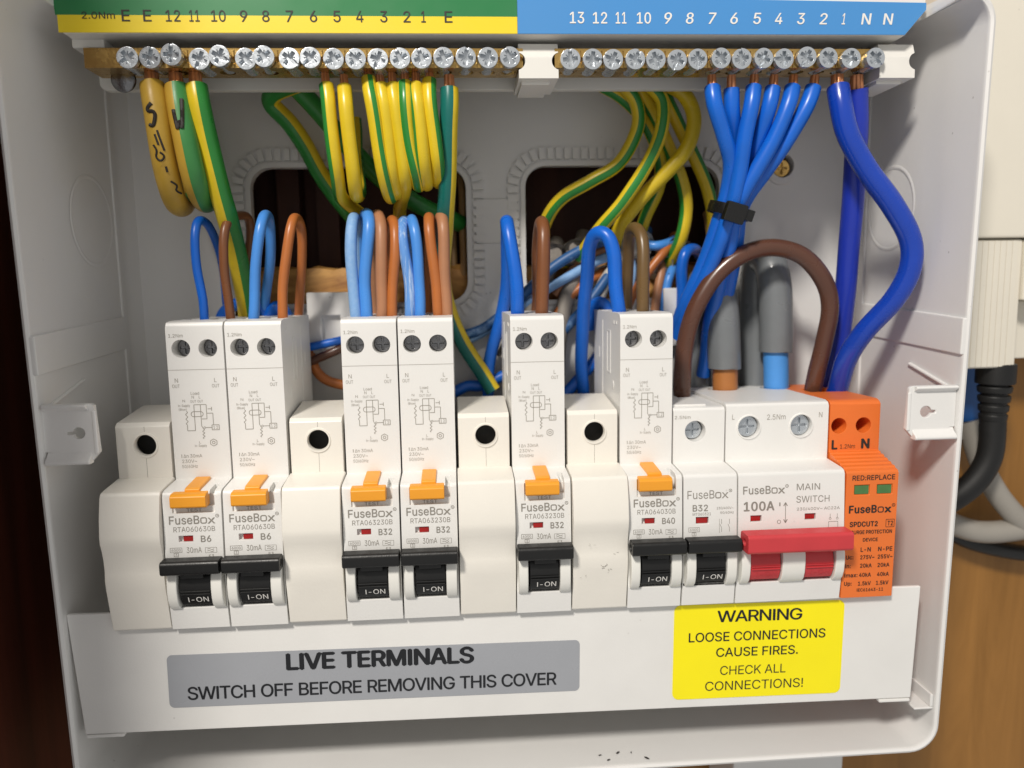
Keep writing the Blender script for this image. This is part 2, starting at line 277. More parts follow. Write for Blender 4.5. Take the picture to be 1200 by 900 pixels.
  '8': (227, [('113,-3 97,-2 82,1 68,6 56,13 45,21 37,31 31,42 27,54 26,68 27,78 29,88 33,98 37,106 43,114 51,121 58,126 67,130 76,132 76,133 65,138 55,145 46,154 40,165 36,177 35,190 36,203 40,214 45,225 53,234 62,242 73,249 85,254 99,257 113,258 128,257 141,254 153,249 164,242 173,234 181,225 186,214 190,203 191,190 190,177 186,165 180,154 171,145 162,138 150,133 150,132 159,130 168,126 176,121 183,114 189,106 194,98 197,88 200,78 200,68 199,54 195,42 189,31 181,21 171,13 158,6 145,1 130,-2 113,25 124,25 134,27 142,30 150,34 156,40 161,46 165,53 168,61 168,69 168,78 165,87 161,94 156,101 149,107 141,111 133,115 123,117 113,118 103,117 93,115 85,111 77,107 70,101 65,94 61,87 58,78 58,69 58,61 61,53 64,46 70,40 76,34 84,30 92,27 102,25 113,145 122,145 130,147 137,150 144,154 149,159 154,165 157,172 159,180 160,188 159,196 157,203 154,210 149,216 144,221 138,225 130,228 122,229 113,230 104,229 96,228 89,225 82,221 77,216 72,210 69,203 67,196 66,188 67,180 69,172 72,165 77,159 82,154 89,150 96,147 104,145', '6,5,98 98,97,6 7,6,97 97,96,7 8,7,96 9,8,96 96,95,9 10,9,95 95,94,10 11,10,94 94,93,11 12,11,93 13,12,93 93,92,13 14,13,92 24,23,132 132,131,24 25,24,131 131,130,25 26,25,130 27,26,130 125,124,32 103,1,0 0,68,103 86,139,87 1,103,102 138,88,87 87,139,138 123,33,124 32,124,33 1,102,2 102,101,2 3,2,101 100,3,101 18,90,89 89,88,18 88,138,18 19,18,138 138,137,19 136,19,137 31,126,125 125,32,31 3,100,4 100,99,4 5,4,99 98,5,99 14,92,91 15,14,91 16,15,91 91,90,16 17,16,90 90,18,17 19,136,20 136,135,20 21,20,135 135,134,21 22,21,134 134,133,22 23,22,133 132,23,133 27,130,129 129,128,27 28,27,128 29,28,128 128,127,29 30,29,127 127,126,30 126,31,30 34,122,121 121,35,34 119,36,120 67,70,69 84,106,85 105,85,106 35,121,120 120,36,35 71,66,65 72,71,65 70,67,66 66,71,70 82,50,83 84,83,50 106,84,50 50,49,106 107,106,49 49,108,107 118,37,119 36,119,37 63,62,74 75,74,62 62,61,75 76,75,61 61,60,76 60,59,76 77,76,59 59,58,77 78,77,58 58,57,78 79,78,57 57,56,79 56,55,79 80,79,55 55,54,80 45,44,112 113,112,44 44,43,113 114,113,43 43,42,114 42,41,114 72,65,64 73,72,64 64,63,73 63,74,73 80,54,81 54,53,81 53,52,81 82,81,52 52,51,82 50,82,51 108,49,48 109,108,48 48,47,109 110,109,47 47,46,110 111,110,46 46,45,111 45,112,111 114,41,115 116,115,41 41,40,116 40,39,116 117,116,39 39,38,117 118,117,38 37,118,38 67,69,0 68,0,69 85,105,86 105,104,86 139,86,104 33,123,122 122,34,33')]),
  '9': (227, [('113,258 128,257 142,253 155,247 166,239 176,229 184,217 190,204 193,189 194,173 194,161 191,148 186,135 180,120 170,103 158,84 100,0 65,0 151,124 154,124 151,119 148,115 144,111 139,107 134,104 128,101 122,99 116,98 109,97 94,98 81,102 69,107 58,114 49,124 41,134 36,147 33,161 32,176 33,191 36,205 42,218 50,230 60,239 71,247 84,253 98,257 113,230 104,229 95,227 87,223 80,218 74,211 69,204 66,195 63,186 63,176 63,166 66,156 69,148 74,140 80,134 87,129 95,125 104,122 113,122 123,122 131,125 139,129 146,134 152,140 157,147 161,156 163,165 164,175 163,185 161,195 157,204 152,211 146,218 139,223 131,227 123,229 139.5,107.4', '34,33,58 35,34,58 58,57,35 57,56,35 36,35,56 37,36,56 56,55,37 55,54,37 38,37,54 39,38,54 54,53,39 53,52,39 40,39,52 41,40,52 43,50,49 49,44,43 64,28,27 46,0,47 28,64,63 45,48,47 47,0,45 28,63,29 63,62,29 30,29,62 61,30,62 44,49,48 48,45,44 15,22,16 30,61,31 61,60,31 32,31,60 60,59,32 33,32,59 58,33,59 41,52,51 42,41,51 51,50,42 50,43,42 65,26,25 24,23,66 65,25,24 24,66,65 1,81,80 21,20,18 18,68,67 79,2,80 1,80,2 14,13,19 13,12,19 70,19,12 71,70,12 12,11,71 72,71,11 11,10,72 10,9,72 73,72,9 9,8,73 74,73,8 75,74,8 8,7,75 7,6,75 76,75,6 6,5,76 15,14,22 21,22,14 20,21,14 14,19,20 18,20,19 68,18,19 69,68,19 19,70,69 76,5,77 5,4,77 78,77,4 4,3,78 79,78,3 2,79,3 64,27,26 26,65,64 0,46,81 81,1,0 66,23,67 82,18,23 18,67,23 21,18,22 18,82,22 17,16,22 17,22,82')]),
  ':': (94, [('48,-2 42,-1 36,1 31,4 28,9 26,15 25,20 26,27 28,32 31,37 36,40 42,43 48,43 54,43 59,40 64,37 68,32 70,27 71,20 70,15 68,9 64,4 59,1 54,-1 48,135 42,136 36,138 31,142 28,147 26,152 25,158 26,164 28,170 31,174 36,178 42,180 48,181 54,180 59,178 64,174 68,170 70,164 71,158 70,152 68,147 64,142 59,138 54,136', '6,5,7 29,31,30 12,11,10 34,33,35 4,3,2 5,4,2 2,1,5 1,12,5 7,5,12 12,10,7 8,7,10 9,8,10 27,26,28 26,25,28 29,28,25 35,33,31 32,31,33 22,14,23 17,19,18 42,41,43 45,44,43 39,45,43 43,41,39 40,39,41 22,21,20 20,19,22 14,22,19 19,17,14 17,16,14 15,14,16 47,46,45 38,37,39 1,0,23 23,14,1 12,1,14 14,13,12 24,47,25 47,45,25 29,25,45 31,29,45 45,39,31 35,31,39 39,37,35 37,36,35')]),
  'A': (240, [('8,0 101,254 138,254 231,0 198,0 144,151 140,161 136,173 132,186 127,201 122,219 116,239 123,239 117,219 111,201 106,185 102,172 98,161 95,151 43,0 55,71 55,99 185,99 185,71 119.5,227.3 77.1,99 162.6,99 172.6,71 67.5,71', '0,19,20 21,18,17 0,20,21 1,16,15 1,15,14 14,13,1 13,11,1 16,1,17 21,17,1 0,21,1 8,7,2 8,2,9 10,9,2 12,10,2 4,3,23 3,22,23 6,5,22 2,7,6 6,22,2 22,3,2 28,25,20 11,13,24 11,24,12 1,11,12 12,2,1 26,27,23 10,12,24 25,28,26 18,21,25 21,20,25 22,5,26 23,22,26 4,23,27 27,26,28 20,19,28')]),
  'B': (228, [('30,0 30,254 121,254 137,253 152,250 164,245 175,239 184,230 190,221 195,210 198,199 199,187 198,177 197,168 193,160 189,153 184,148 178,143 172,139 165,136 157,133 157,131 166,130 174,127 182,123 189,117 196,110 201,102 205,92 208,81 209,68 208,56 205,44 200,33 193,24 184,16 172,9 158,4 142,1 123,0 62,29 122,29 140,30 154,34 165,40 172,48 176,58 178,68 177,77 175,85 171,92 166,99 160,104 153,109 144,113 135,115 124,115 62,115 62,143 119,143 128,143 136,145 144,148 151,152 157,157 162,163 165,170 167,178 168,186 167,197 163,206 156,214 147,221 135,225 120,226 62,226', '40,57,0 1,0,57 74,2,75 59,58,57 1,57,58 58,75,1 75,2,1 60,56,55 41,39,38 38,42,41 60,55,61 40,0,39 39,41,40 59,57,56 56,60,59 73,3,74 2,74,3 53,21,54 63,62,20 20,19,63 19,64,63 72,71,5 4,72,5 42,38,37 37,43,42 54,21,55 61,55,21 21,20,61 20,62,61 72,4,73 3,73,4 34,33,45 33,32,45 46,45,32 32,31,46 47,46,31 31,30,47 30,29,47 48,47,29 29,28,48 49,48,28 28,27,49 50,49,27 27,26,50 26,25,50 51,50,25 24,51,25 14,13,67 13,12,67 68,67,12 12,11,68 11,10,68 69,68,10 10,9,69 43,37,36 44,43,36 36,35,44 35,34,44 34,45,44 51,24,52 24,23,52 23,22,52 53,52,22 21,53,22 64,19,18 18,17,64 65,64,17 17,16,65 16,15,65 66,65,15 15,14,66 14,67,66 69,9,70 9,8,70 8,7,70 71,70,7 7,6,71 5,71,6')]),
  'C': (255, [('134,-3 113,-2 93,4 75,12 59,25 46,40 35,58 27,78 22,101 20,127 22,153 27,176 35,197 46,215 59,230 75,242 93,251 113,256 134,258 146,257 158,255 170,252 181,248 191,242 201,236 210,228 217,219 224,209 229,198 234,187 236,174 204,174 202,183 199,190 195,197 190,204 185,209 179,214 172,218 165,222 158,224 150,226 142,228 134,228 119,227 105,223 92,216 80,207 71,196 62,182 57,166 53,148 52,127 53,107 57,88 63,72 71,59 80,47 92,38 105,32 119,28 134,26 142,27 150,28 158,30 165,33 172,36 179,40 185,45 190,51 195,57 199,64 202,72 204,80 236,80 234,68 229,56 224,45 217,36 210,27 201,19 192,12 181,7 170,2 159,-1 146,-3', '6,5,56 56,55,6 7,6,55 55,54,7 8,7,54 54,53,8 9,8,53 52,9,53 9,52,51 10,9,51 51,50,10 11,10,50 50,49,11 12,11,49 49,48,12 13,12,48 47,46,15 59,2,1 45,17,16 2,59,58 45,16,46 15,46,16 0,61,60 85,63,62 18,42,19 85,62,0 61,0,62 42,18,43 44,43,18 0,60,1 59,1,60 17,45,44 44,18,17 2,58,3 58,57,3 4,3,57 5,4,57 56,5,57 13,48,47 14,13,47 47,15,14 40,20,41 64,84,83 83,65,64 39,21,40 20,40,21 38,37,23 22,38,23 65,83,82 66,65,82 82,81,66 81,67,66 38,22,39 21,39,22 78,77,70 71,70,77 77,76,71 72,71,76 76,75,72 73,72,75 75,74,73 30,29,31 32,31,29 29,28,32 33,32,28 28,27,33 34,33,27 27,26,34 67,81,80 68,67,80 80,79,68 69,68,79 79,78,69 78,70,69 34,26,35 26,25,35 36,35,25 25,24,36 37,36,24 23,37,24 63,85,84 84,64,63 41,20,42 19,42,20')]),
  'D': (251, [('109,0 48,0 48,29 107,29 127,30 144,34 159,40 171,49 182,61 189,75 195,90 198,108 200,128 198,147 195,165 190,180 182,194 172,205 160,214 145,221 129,225 110,226 47,226 47,254 113,254 136,253 157,248 176,239 192,228 206,213 217,196 225,175 229,153 231,128 229,102 224,80 217,59 206,42 192,27 175,15 156,7 134,2 62,254 62,0 30,0 30,254 62,226 62,29', '45,44,22 22,23,45 0,3,43 2,43,47 43,2,1 44,1,2 22,44,2 22,2,46 22,46,42 23,22,42 41,5,4 24,20,25 26,19,18 5,41,40 40,6,5 25,20,19 19,26,25 41,4,0 3,0,4 20,24,21 42,21,24 27,17,28 34,33,11 12,11,33 13,12,33 33,32,13 8,38,37 37,36,8 9,8,36 36,35,9 10,9,35 35,34,10 34,11,10 13,32,14 32,31,14 15,14,31 31,30,15 16,15,30 30,29,16 17,16,29 28,17,29 6,40,39 7,6,39 39,38,7 38,8,7 17,27,18 26,18,27 21,42,46 2,47,46 43,3,47')]),
  'E': (209, [('30,0 30,254 186,254 186,226 62,226 62,143 178,143 178,114 62,114 62,29 188,29 188,0', '0,9,8 1,0,8 8,5,1 5,4,1 9,0,11 11,10,9 5,8,7 7,6,5 3,2,4 1,4,2')]),
  'F': (205, [('30,0 30,254 185,254 185,226 62,226 62,139 173,139 173,111 62,111 62,0', '9,8,0 8,5,0 1,0,5 3,2,4 5,8,7 7,6,5 1,5,4 4,2,1')]),
  'G': (260, [('134,-3 113,-2 93,4 75,13 59,25 45,40 35,58 27,78 22,102 20,127 22,153 27,176 35,197 45,215 59,230 74,242 92,251 112,256 132,258 146,257 158,255 170,252 181,247 192,242 202,235 210,227 218,218 225,208 230,198 234,186 237,174 204,174 201,182 198,190 194,197 189,203 184,208 178,213 172,218 165,221 158,224 150,226 141,227 133,228 118,227 104,223 92,216 80,207 70,196 62,182 57,166 53,148 52,127 53,107 57,88 63,72 71,59 81,47 92,38 105,32 119,28 134,26 148,27 161,31 172,36 183,43 191,51 198,62 203,74 206,87 207,101 217,100 141,100 141,128 239,128 239,100 237,80 233,62 225,45 215,31 203,19 188,9 172,2 154,-2 206.9,100', '4,56,5 6,5,56 56,55,6 7,6,55 55,54,7 8,7,54 54,53,8 9,8,53 52,9,53 9,52,51 10,9,51 51,50,10 11,10,50 50,49,11 12,11,49 49,48,12 13,12,48 48,14,13 58,57,3 45,17,16 58,3,2 2,59,58 45,16,46 43,18,44 60,1,0 0,61,60 42,19,43 18,43,19 59,2,1 1,60,59 17,45,44 44,18,17 3,57,4 56,4,57 14,48,47 15,14,47 47,46,15 46,16,15 40,20,41 82,64,63 82,63,83 62,83,63 39,21,40 20,40,21 38,37,23 22,38,23 64,82,81 81,65,64 38,22,39 21,39,22 76,75,71 75,74,71 77,76,68 69,68,76 76,71,69 70,84,71 71,74,70 30,29,31 32,31,29 29,28,32 33,32,28 28,27,33 65,81,80 66,65,80 80,79,66 79,78,66 67,66,78 78,77,67 77,68,67 33,27,34 27,26,34 35,34,26 26,25,35 36,35,25 25,24,36 37,36,24 23,37,24 83,62,0 61,0,62 84,70,72 73,72,70 70,74,73 19,42,41 41,20,19 69,71,84')]),
  'H': (258, [('30,0 30,254 62,254 62,144 196,144 196,254 228,254 228,0 196,0 196,116 62,116 62,0', '0,11,10 1,0,10 10,3,1 3,2,1 9,8,7 7,6,9 4,9,6 6,5,4 3,10,9 9,4,3')]),
  'I': (98, [('32,0 66,0 66,254 32,254', '3,0,1 1,2,3')]),
  'K': (233, [('52,73 52,108 58,116 64,123 70,131 75,138 81,145 87,152 93,159 100,165 106,172 182,254 224,254 116,138 114,138 30,0 30,254 62,254 62,167 62,112 62,97 62,0 186,0 94,130 114,155 224,0 62,120.7 62,83.5 99.3,122.6 121.7,144.1', '0,15,21 15,0,1 16,15,1 1,0,20 20,19,1 2,1,19 2,19,26 2,26,18 1,2,18 16,1,18 18,17,16 7,6,23 24,14,13 22,25,13 13,25,29 24,13,29 12,11,24 14,24,23 9,8,24 10,9,24 24,11,10 19,20,23 3,19,23 4,3,23 5,4,23 23,6,5 0,21,27 20,0,27 19,3,26 14,23,28 13,14,28 22,13,28 20,27,28 23,20,28 8,7,24 7,23,24 12,24,29')]),
  'L': (196, [('30,0 30,254 62,254 62,29 181,29 181,0', '1,0,3 3,0,5 5,4,3 1,3,2')]),
  'M': (314, [('30,0 30,254 76,254 139,94 144,79 150,61 156,42 161,24 154,24 159,41 165,61 171,79 176,94 238,254 284,254 284,0 252,0 252,145 252,163 253,184 253,207 253,229 256,229 254,221 251,213 249,205 241,181 234,161 228,145 171,0 143,0 85,145 80,160 72,181 65,204 56,229 59,229 60,208 60,186 61,164 61,145 61,0 157.6,36.2 253,218.3 59.5,219.4', '41,40,0 1,0,40 40,39,1 38,1,39 1,38,37 35,1,37 36,35,44 8,7,42 8,6,5 30,8,5 33,2,34 36,34,2 35,36,2 1,35,2 13,26,25 23,20,14 14,22,23 21,23,22 17,16,15 15,14,17 18,17,14 19,18,14 14,20,19 23,21,43 12,11,28 13,25,24 24,21,13 21,22,13 22,14,13 8,30,29 29,7,8 7,10,9 28,27,12 2,33,32 32,31,3 3,2,32 7,9,42 6,8,42 26,13,27 13,12,27 21,24,43 20,23,43 10,7,29 29,28,11 11,10,29 3,31,4 31,30,4 5,4,30 35,37,44 34,36,44')]),
  'N': (262, [('30,0 30,254 68,254 172,91 174,87 178,82 181,75 185,69 189,61 194,53 198,45 203,36 207,27 202,27 202,36 201,45 200,54 200,63 200,71 200,79 199,97 199,254 232,254 232,0 193,0 101,145 89,165 84,173 79,181 74,191 54,226 60,227 61,192 62,164 62,145 62,0 201.8,38.2 60.3,214.9', '35,34,0 1,0,34 34,33,1 33,32,1 30,1,32 30,31,2 1,30,2 5,4,6 31,30,37 2,31,29 24,9,8 9,24,10 12,11,13 11,14,13 11,12,15 12,23,15 19,18,23 23,12,24 12,13,24 10,24,13 13,14,10 14,11,36 15,23,16 17,16,23 23,18,17 19,23,20 23,22,20 21,20,22 24,8,6 8,7,6 29,28,2 25,3,26 3,2,26 27,26,2 28,27,2 11,15,36 10,14,36 3,25,4 25,24,4 6,4,24 30,32,37 29,31,37')]),
  'O': (267, [('133,-3 112,-2 93,4 75,12 59,25 46,40 35,58 27,78 22,101 20,127 22,153 27,176 35,197 46,215 59,230 75,242 93,251 112,256 133,258 155,256 174,251 192,242 208,230 221,215 232,197 240,176 245,153 247,127 245,101 240,78 232,58 221,40 208,25 192,12 174,4 155,-2 133,26 148,28 162,32 175,38 186,47 196,58 204,72 210,88 214,106 215,127 214,148 210,166 204,182 196,196 186,207 175,216 162,223 148,227 133,228 119,227 105,223 92,216 81,207 71,196 63,182 57,166 53,148 52,127 53,106 57,88 63,72 71,58 81,47 92,38 105,32 119,28', '7,6,66 66,65,7 8,7,65 65,64,8 9,8,64 64,63,9 63,62,9 10,9,62 62,61,10 11,10,61 61,60,11 12,11,60 2,69,3 58,57,15 0,36,71 0,71,1 70,1,71 55,17,56 16,56,17 1,70,2 69,2,70 56,16,57 15,57,16 3,69,4 69,68,4 68,67,4 5,4,67 6,5,67 66,6,67 12,60,59 13,12,59 59,58,13 14,13,58 58,15,14 18,54,53 34,38,35 35,38,37 52,19,53 18,53,19 50,21,51 20,51,21 33,39,34 38,34,39 51,20,52 19,52,20 30,29,42 43,42,29 29,28,43 44,43,28 28,27,44 45,44,27 46,45,27 27,26,46 47,46,26 26,25,47 48,47,25 25,24,48 39,33,32 40,39,32 41,40,32 32,31,41 31,30,41 30,42,41 48,24,49 24,23,49 50,49,23 23,22,50 21,50,22 35,37,0 36,0,37 54,18,55 17,55,18')]),
  'P': (222, [('30,0 30,254 118,254 136,253 152,250 166,244 178,236 187,226 195,215 200,202 203,189 204,174 203,159 200,145 195,133 187,121 178,112 166,104 152,98 136,94 118,93 55,93 55,121 116,121 129,122 139,124 149,128 156,133 162,139 167,147 170,155 172,164 172,174 172,184 170,193 167,201 162,208 156,214 148,219 139,223 129,225 116,226 62,226 62,0 62,121 62,93', '43,21,0 21,22,0 1,0,22 20,24,23 42,41,2 21,43,45 22,21,44 22,44,42 1,22,42 42,2,1 39,3,40 25,19,18 18,26,25 38,4,39 3,39,4 24,20,19 19,25,24 2,41,40 40,3,2 16,15,28 29,28,15 15,14,29 14,13,29 30,29,13 13,12,30 31,30,12 12,11,31 32,31,11 33,32,11 11,10,33 34,33,10 10,9,34 35,34,9 9,8,35 8,7,35 36,35,7 7,6,36 26,18,17 27,26,17 17,16,27 16,28,27 36,6,37 6,5,37 38,37,5 4,38,5 20,23,45 23,44,45 21,45,44')]),
  'R': (224, [('30,0 30,254 118,254 136,253 153,250 167,244 178,237 188,227 195,217 200,204 204,191 205,176 204,161 200,148 195,136 188,125 178,116 166,109 152,103 136,100 118,99 48,99 48,128 117,128 129,128 140,130 149,133 156,138 162,143 167,150 170,158 172,167 173,176 172,186 170,194 167,202 162,209 156,215 149,220 140,223 129,225 116,226 62,226 62,0 177,0 115,115 151,115 214,0 62,128 62,99 123.5,99.3 156.5,104.9', '21,0,43 0,21,22 1,0,22 22,42,1 23,45,24 21,43,49 22,21,49 42,22,48 41,2,42 1,42,2 3,40,39 18,46,19 26,25,46 46,27,26 38,4,39 3,39,4 50,19,45 19,46,45 46,25,24 2,41,40 40,3,2 16,15,28 29,28,15 15,14,29 14,13,29 30,29,13 31,30,13 13,12,31 12,11,31 32,31,11 11,10,32 33,32,10 10,9,33 34,33,9 35,34,9 9,8,35 8,7,35 36,35,7 7,6,36 19,50,44 18,19,44 18,44,51 46,18,51 27,46,17 17,16,27 16,28,27 36,6,37 6,5,37 38,37,5 4,38,5 20,45,49 45,23,48 48,49,45 48,22,49 45,20,50 24,45,46 17,46,51 44,47,51')]),
  'S': (223, [('112,-4 94,-3 78,0 64,5 51,11 41,20 32,30 25,42 21,54 19,68 52,68 54,59 57,51 62,44 68,38 75,33 83,29 92,27 102,25 112,25 123,25 133,27 143,30 151,34 159,40 165,46 169,53 172,61 173,70 172,77 170,84 166,89 161,94 155,99 148,102 140,106 132,108 122,111 92,120 72,126 56,135 43,145 34,156 28,170 26,186 27,200 31,213 37,224 46,234 57,242 69,249 83,254 97,257 114,258 130,257 145,254 158,249 170,242 180,234 189,224 195,213 199,202 200,189 169,189 166,201 160,211 151,219 140,225 127,228 112,229 102,229 92,227 84,224 76,220 70,215 64,209 61,203 58,195 58,188 58,180 61,173 65,167 71,162 78,158 85,154 92,151 99,149 106,147 132,140 140,137 148,135 156,132 164,128 172,124 179,119 186,113 192,106 197,99 201,90 203,80 204,69 203,56 199,43 193,32 185,21 174,13 162,5 147,0 130,-3', '6,5,13 13,12,6 7,6,12 12,11,7 8,7,11 11,10,8 9,8,10 43,42,80 80,79,43 44,43,79 79,78,44 78,77,44 45,44,77 46,45,77 77,76,46 47,46,76 76,75,47 48,47,75 73,72,50 72,51,50 0,19,18 0,18,1 17,1,18 87,86,38 85,38,86 52,71,70 1,17,2 16,2,17 38,85,39 85,84,39 83,39,84 51,72,71 71,52,51 2,16,3 16,15,3 4,3,15 15,14,4 5,4,14 13,5,14 39,83,40 83,82,40 41,40,82 82,81,41 42,41,81 80,42,81 48,75,74 49,48,74 74,73,49 73,50,49 68,54,53 35,89,36 20,108,21 36,89,37 89,88,37 34,33,92 92,91,34 21,108,107 22,21,107 107,106,22 106,23,22 34,91,35 91,90,35 89,35,90 66,56,67 56,55,67 68,67,55 54,68,55 104,103,25 26,25,103 103,102,26 27,26,102 102,101,27 101,100,27 28,27,100 100,99,28 29,28,99 99,98,29 30,29,98 98,97,30 97,96,30 31,30,96 96,95,31 62,61,63 64,63,61 61,60,64 60,59,64 23,106,105 24,23,105 105,104,24 104,25,24 31,95,32 95,94,32 33,32,94 94,93,33 92,33,93 64,59,65 59,58,65 58,57,65 66,65,57 56,66,57 108,20,0 19,0,20 87,38,37 37,88,87 68,53,69 70,69,53 52,70,53')]),
  'T': (224, [('16,226 16,254 208,254 208,226 128,226 128,0 96,0 96,226', '1,0,7 3,2,4 7,6,5 5,4,7 1,7,4 4,2,1')]),
  'U': (259, [('129,-4 110,-3 93,1 77,8 63,17 52,27 42,40 36,54 31,70 30,87 30,254 62,254 62,89 63,77 66,66 70,57 77,48 84,40 94,34 104,29 116,27 129,26 143,27 155,29 165,34 175,40 182,48 188,57 193,66 195,77 196,89 196,254 229,254 229,87 227,70 223,54 216,40 207,27 195,17 182,8 166,1 149,-3', '9,8,13 13,12,9 10,9,12 12,11,10 18,2,19 20,1,0 19,2,1 1,20,19 2,18,3 17,3,18 3,17,4 17,16,4 5,4,16 16,15,5 6,5,15 7,6,15 15,14,7 8,7,14 13,8,14 41,23,22 23,41,40 24,23,40 40,39,24 39,25,24 36,35,28 35,34,28 29,28,34 34,33,29 30,29,33 33,32,30 31,30,32 25,39,38 26,25,38 38,37,26 37,36,26 27,26,36 36,28,27 41,22,0 22,21,0 20,0,21')]),
  'V': (240, [('102,0 8,254 42,254 96,103 99,94 103,82 108,69 113,53 118,35 124,15 117,15 123,36 129,54 133,69 138,82 142,94 145,103 197,254 231,254 139,0 120.4,27', '4,3,0 0,3,1 2,1,3 10,8,0 8,7,0 7,6,0 6,5,0 4,0,5 17,16,18 18,16,19 15,19,16 11,9,19 12,11,19 13,12,19 14,13,19 19,15,14 10,0,19 19,9,10 10,9,20 9,11,20 8,10,20')]),
  'W': (343, [('78,0 8,254 41,254 82,98 84,90 86,81 88,73 93,47 95,38 97,29 98,20 95,20 96,29 98,38 100,47 102,55 104,64 106,73 112,98 153,254 190,254 231,98 233,90 235,81 237,73 243,47 245,38 247,29 249,20 244,20 246,29 248,38 249,47 251,55 253,64 255,73 261,98 302,254 335,254 265,0 228,0 184,161 181,172 178,184 176,196 173,209 170,222 168,237 175,237 172,223 170,210 167,197 165,185 162,173 159,161 115,0 96.5,31.2 246.5,31.2 171.1,217.2', '6,5,0 5,4,0 4,3,0 1,0,3 2,1,3 9,12,10 10,12,11 12,9,56 10,11,0 11,12,0 12,8,0 8,7,0 6,0,7 15,14,55 51,50,19 50,46,19 46,47,19 10,0,55 9,10,55 13,9,55 55,14,13 54,53,18 45,44,20 49,45,20 48,49,20 26,29,30 31,27,28 30,29,28 28,27,30 30,27,57 27,31,57 36,39,38 38,37,36 34,33,39 35,34,39 39,36,35 28,29,39 31,28,39 32,31,39 39,33,32 39,29,40 29,26,40 25,40,26 44,43,20 25,24,40 46,50,58 46,58,49 47,46,49 49,48,47 19,47,48 48,20,19 9,13,56 8,12,56 52,51,19 19,18,53 53,52,19 42,41,21 21,20,42 43,42,20 26,30,57 18,17,54 22,21,41 41,40,23 24,23,40 23,22,41 45,49,58 16,15,55 55,54,17 17,16,55')]),
  'X': (237, [('9,0 109,142 109,118 15,254 52,254 89,200 94,193 98,186 102,181 105,175 109,170 112,164 115,159 118,153 122,146 116,146 126,164 129,170 132,175 136,181 149,200 187,254 223,254 129,119 129,143 228,0 191,0 146,65 134,83 131,88 128,93 125,98 122,103 119,109 115,116 122,116 116,104 113,98 110,93 106,88 103,83 91,65 46,0 100.6,130.1 119,151.3 137.3,131', '5,4,3 0,42,41 7,6,5 1,10,9 2,39,38 38,37,2 37,36,2 36,34,2 1,2,34 12,11,1 10,1,11 39,2,40 41,40,2 2,1,43 7,5,1 1,9,7 8,7,9 33,32,35 30,23,31 23,24,14 16,14,24 31,23,32 35,32,23 23,14,35 15,14,44 14,16,44 26,25,27 21,20,22 23,30,29 29,28,23 28,27,23 23,27,45 24,23,45 20,19,24 19,18,24 18,17,24 16,24,17 34,36,33 33,35,34 1,34,35 35,14,1 14,15,1 12,1,15 15,13,12 5,3,1 43,1,3 0,41,43 41,2,43 13,15,44 22,20,45 20,24,45 27,25,45')]),
  'a': (195, [('80,-4 68,-4 57,-1 47,2 38,8 30,14 24,22 19,32 16,42 15,54 16,64 18,73 22,80 26,87 32,92 39,97 46,100 54,103 63,105 71,107 80,109 89,110 117,113 123,114 129,116 133,117 135,120 137,123 138,127 138,128 137,136 136,142 133,148 130,153 125,158 120,161 113,163 106,165 98,165 89,165 82,164 75,161 69,158 63,154 59,150 55,146 52,142 50,137 20,146 26,156 32,165 39,173 48,179 57,184 66,188 77,190 87,192 97,192 104,192 112,191 119,190 128,187 135,184 143,180 150,175 156,168 161,160 165,150 168,139 168,126 168,0 138,0 138,26 136,26 134,21 130,17 126,12 121,8 115,4 108,1 100,-2 90,-4 85,23 96,23 106,26 114,29 121,34 127,40 132,47 135,54 137,61 138,69 138,95 136,93 133,92 130,91 125,90 121,89 116,88 100,86 88,84 81,83 74,81 67,79 61,77 56,74 52,70 48,65 47,59 46,52 46,46 48,41 51,36 55,32 59,29 65,26 71,24 78,23', '6,5,112 112,111,6 7,6,111 111,110,7 8,7,110 110,109,8 9,8,109 10,9,109 109,108,10 108,107,10 11,10,107 12,11,107 13,12,107 107,106,13 14,13,106 49,48,47 47,46,49 50,49,46 20,101,100 100,21,20 117,0,82 19,102,101 101,20,19 40,39,55 39,56,55 0,117,1 117,116,1 2,1,116 115,2,116 18,103,102 102,19,18 53,42,41 54,53,41 41,40,54 40,55,54 2,115,3 115,114,3 4,3,114 114,113,4 5,4,113 112,5,113 14,106,105 15,14,105 16,15,105 105,104,16 17,16,104 104,103,17 103,18,17 50,46,45 45,44,50 51,50,44 44,43,51 52,51,43 43,42,52 42,53,52 83,81,80 38,58,57 84,79,78 36,59,37 83,80,79 79,84,83 58,38,37 37,59,58 22,98,97 22,97,96 96,23,22 84,78,77 85,84,77 77,76,85 76,75,85 75,86,85 98,22,99 35,61,36 61,60,36 59,36,60 72,71,70 70,69,91 92,91,69 29,28,69 69,68,29 30,29,68 68,67,30 89,88,72 72,70,89 90,89,70 70,91,90 94,93,92 26,25,92 27,26,92 92,69,27 69,28,27 30,67,31 67,66,31 32,31,66 66,65,32 33,32,65 65,64,33 64,63,33 86,75,74 74,73,86 87,86,73 73,72,87 72,88,87 23,96,95 95,94,23 94,92,23 24,23,92 92,25,24 33,63,34 63,62,34 35,34,62 61,35,62 82,0,81 81,83,82 21,100,99 99,22,21 38,57,39 56,39,57')]),
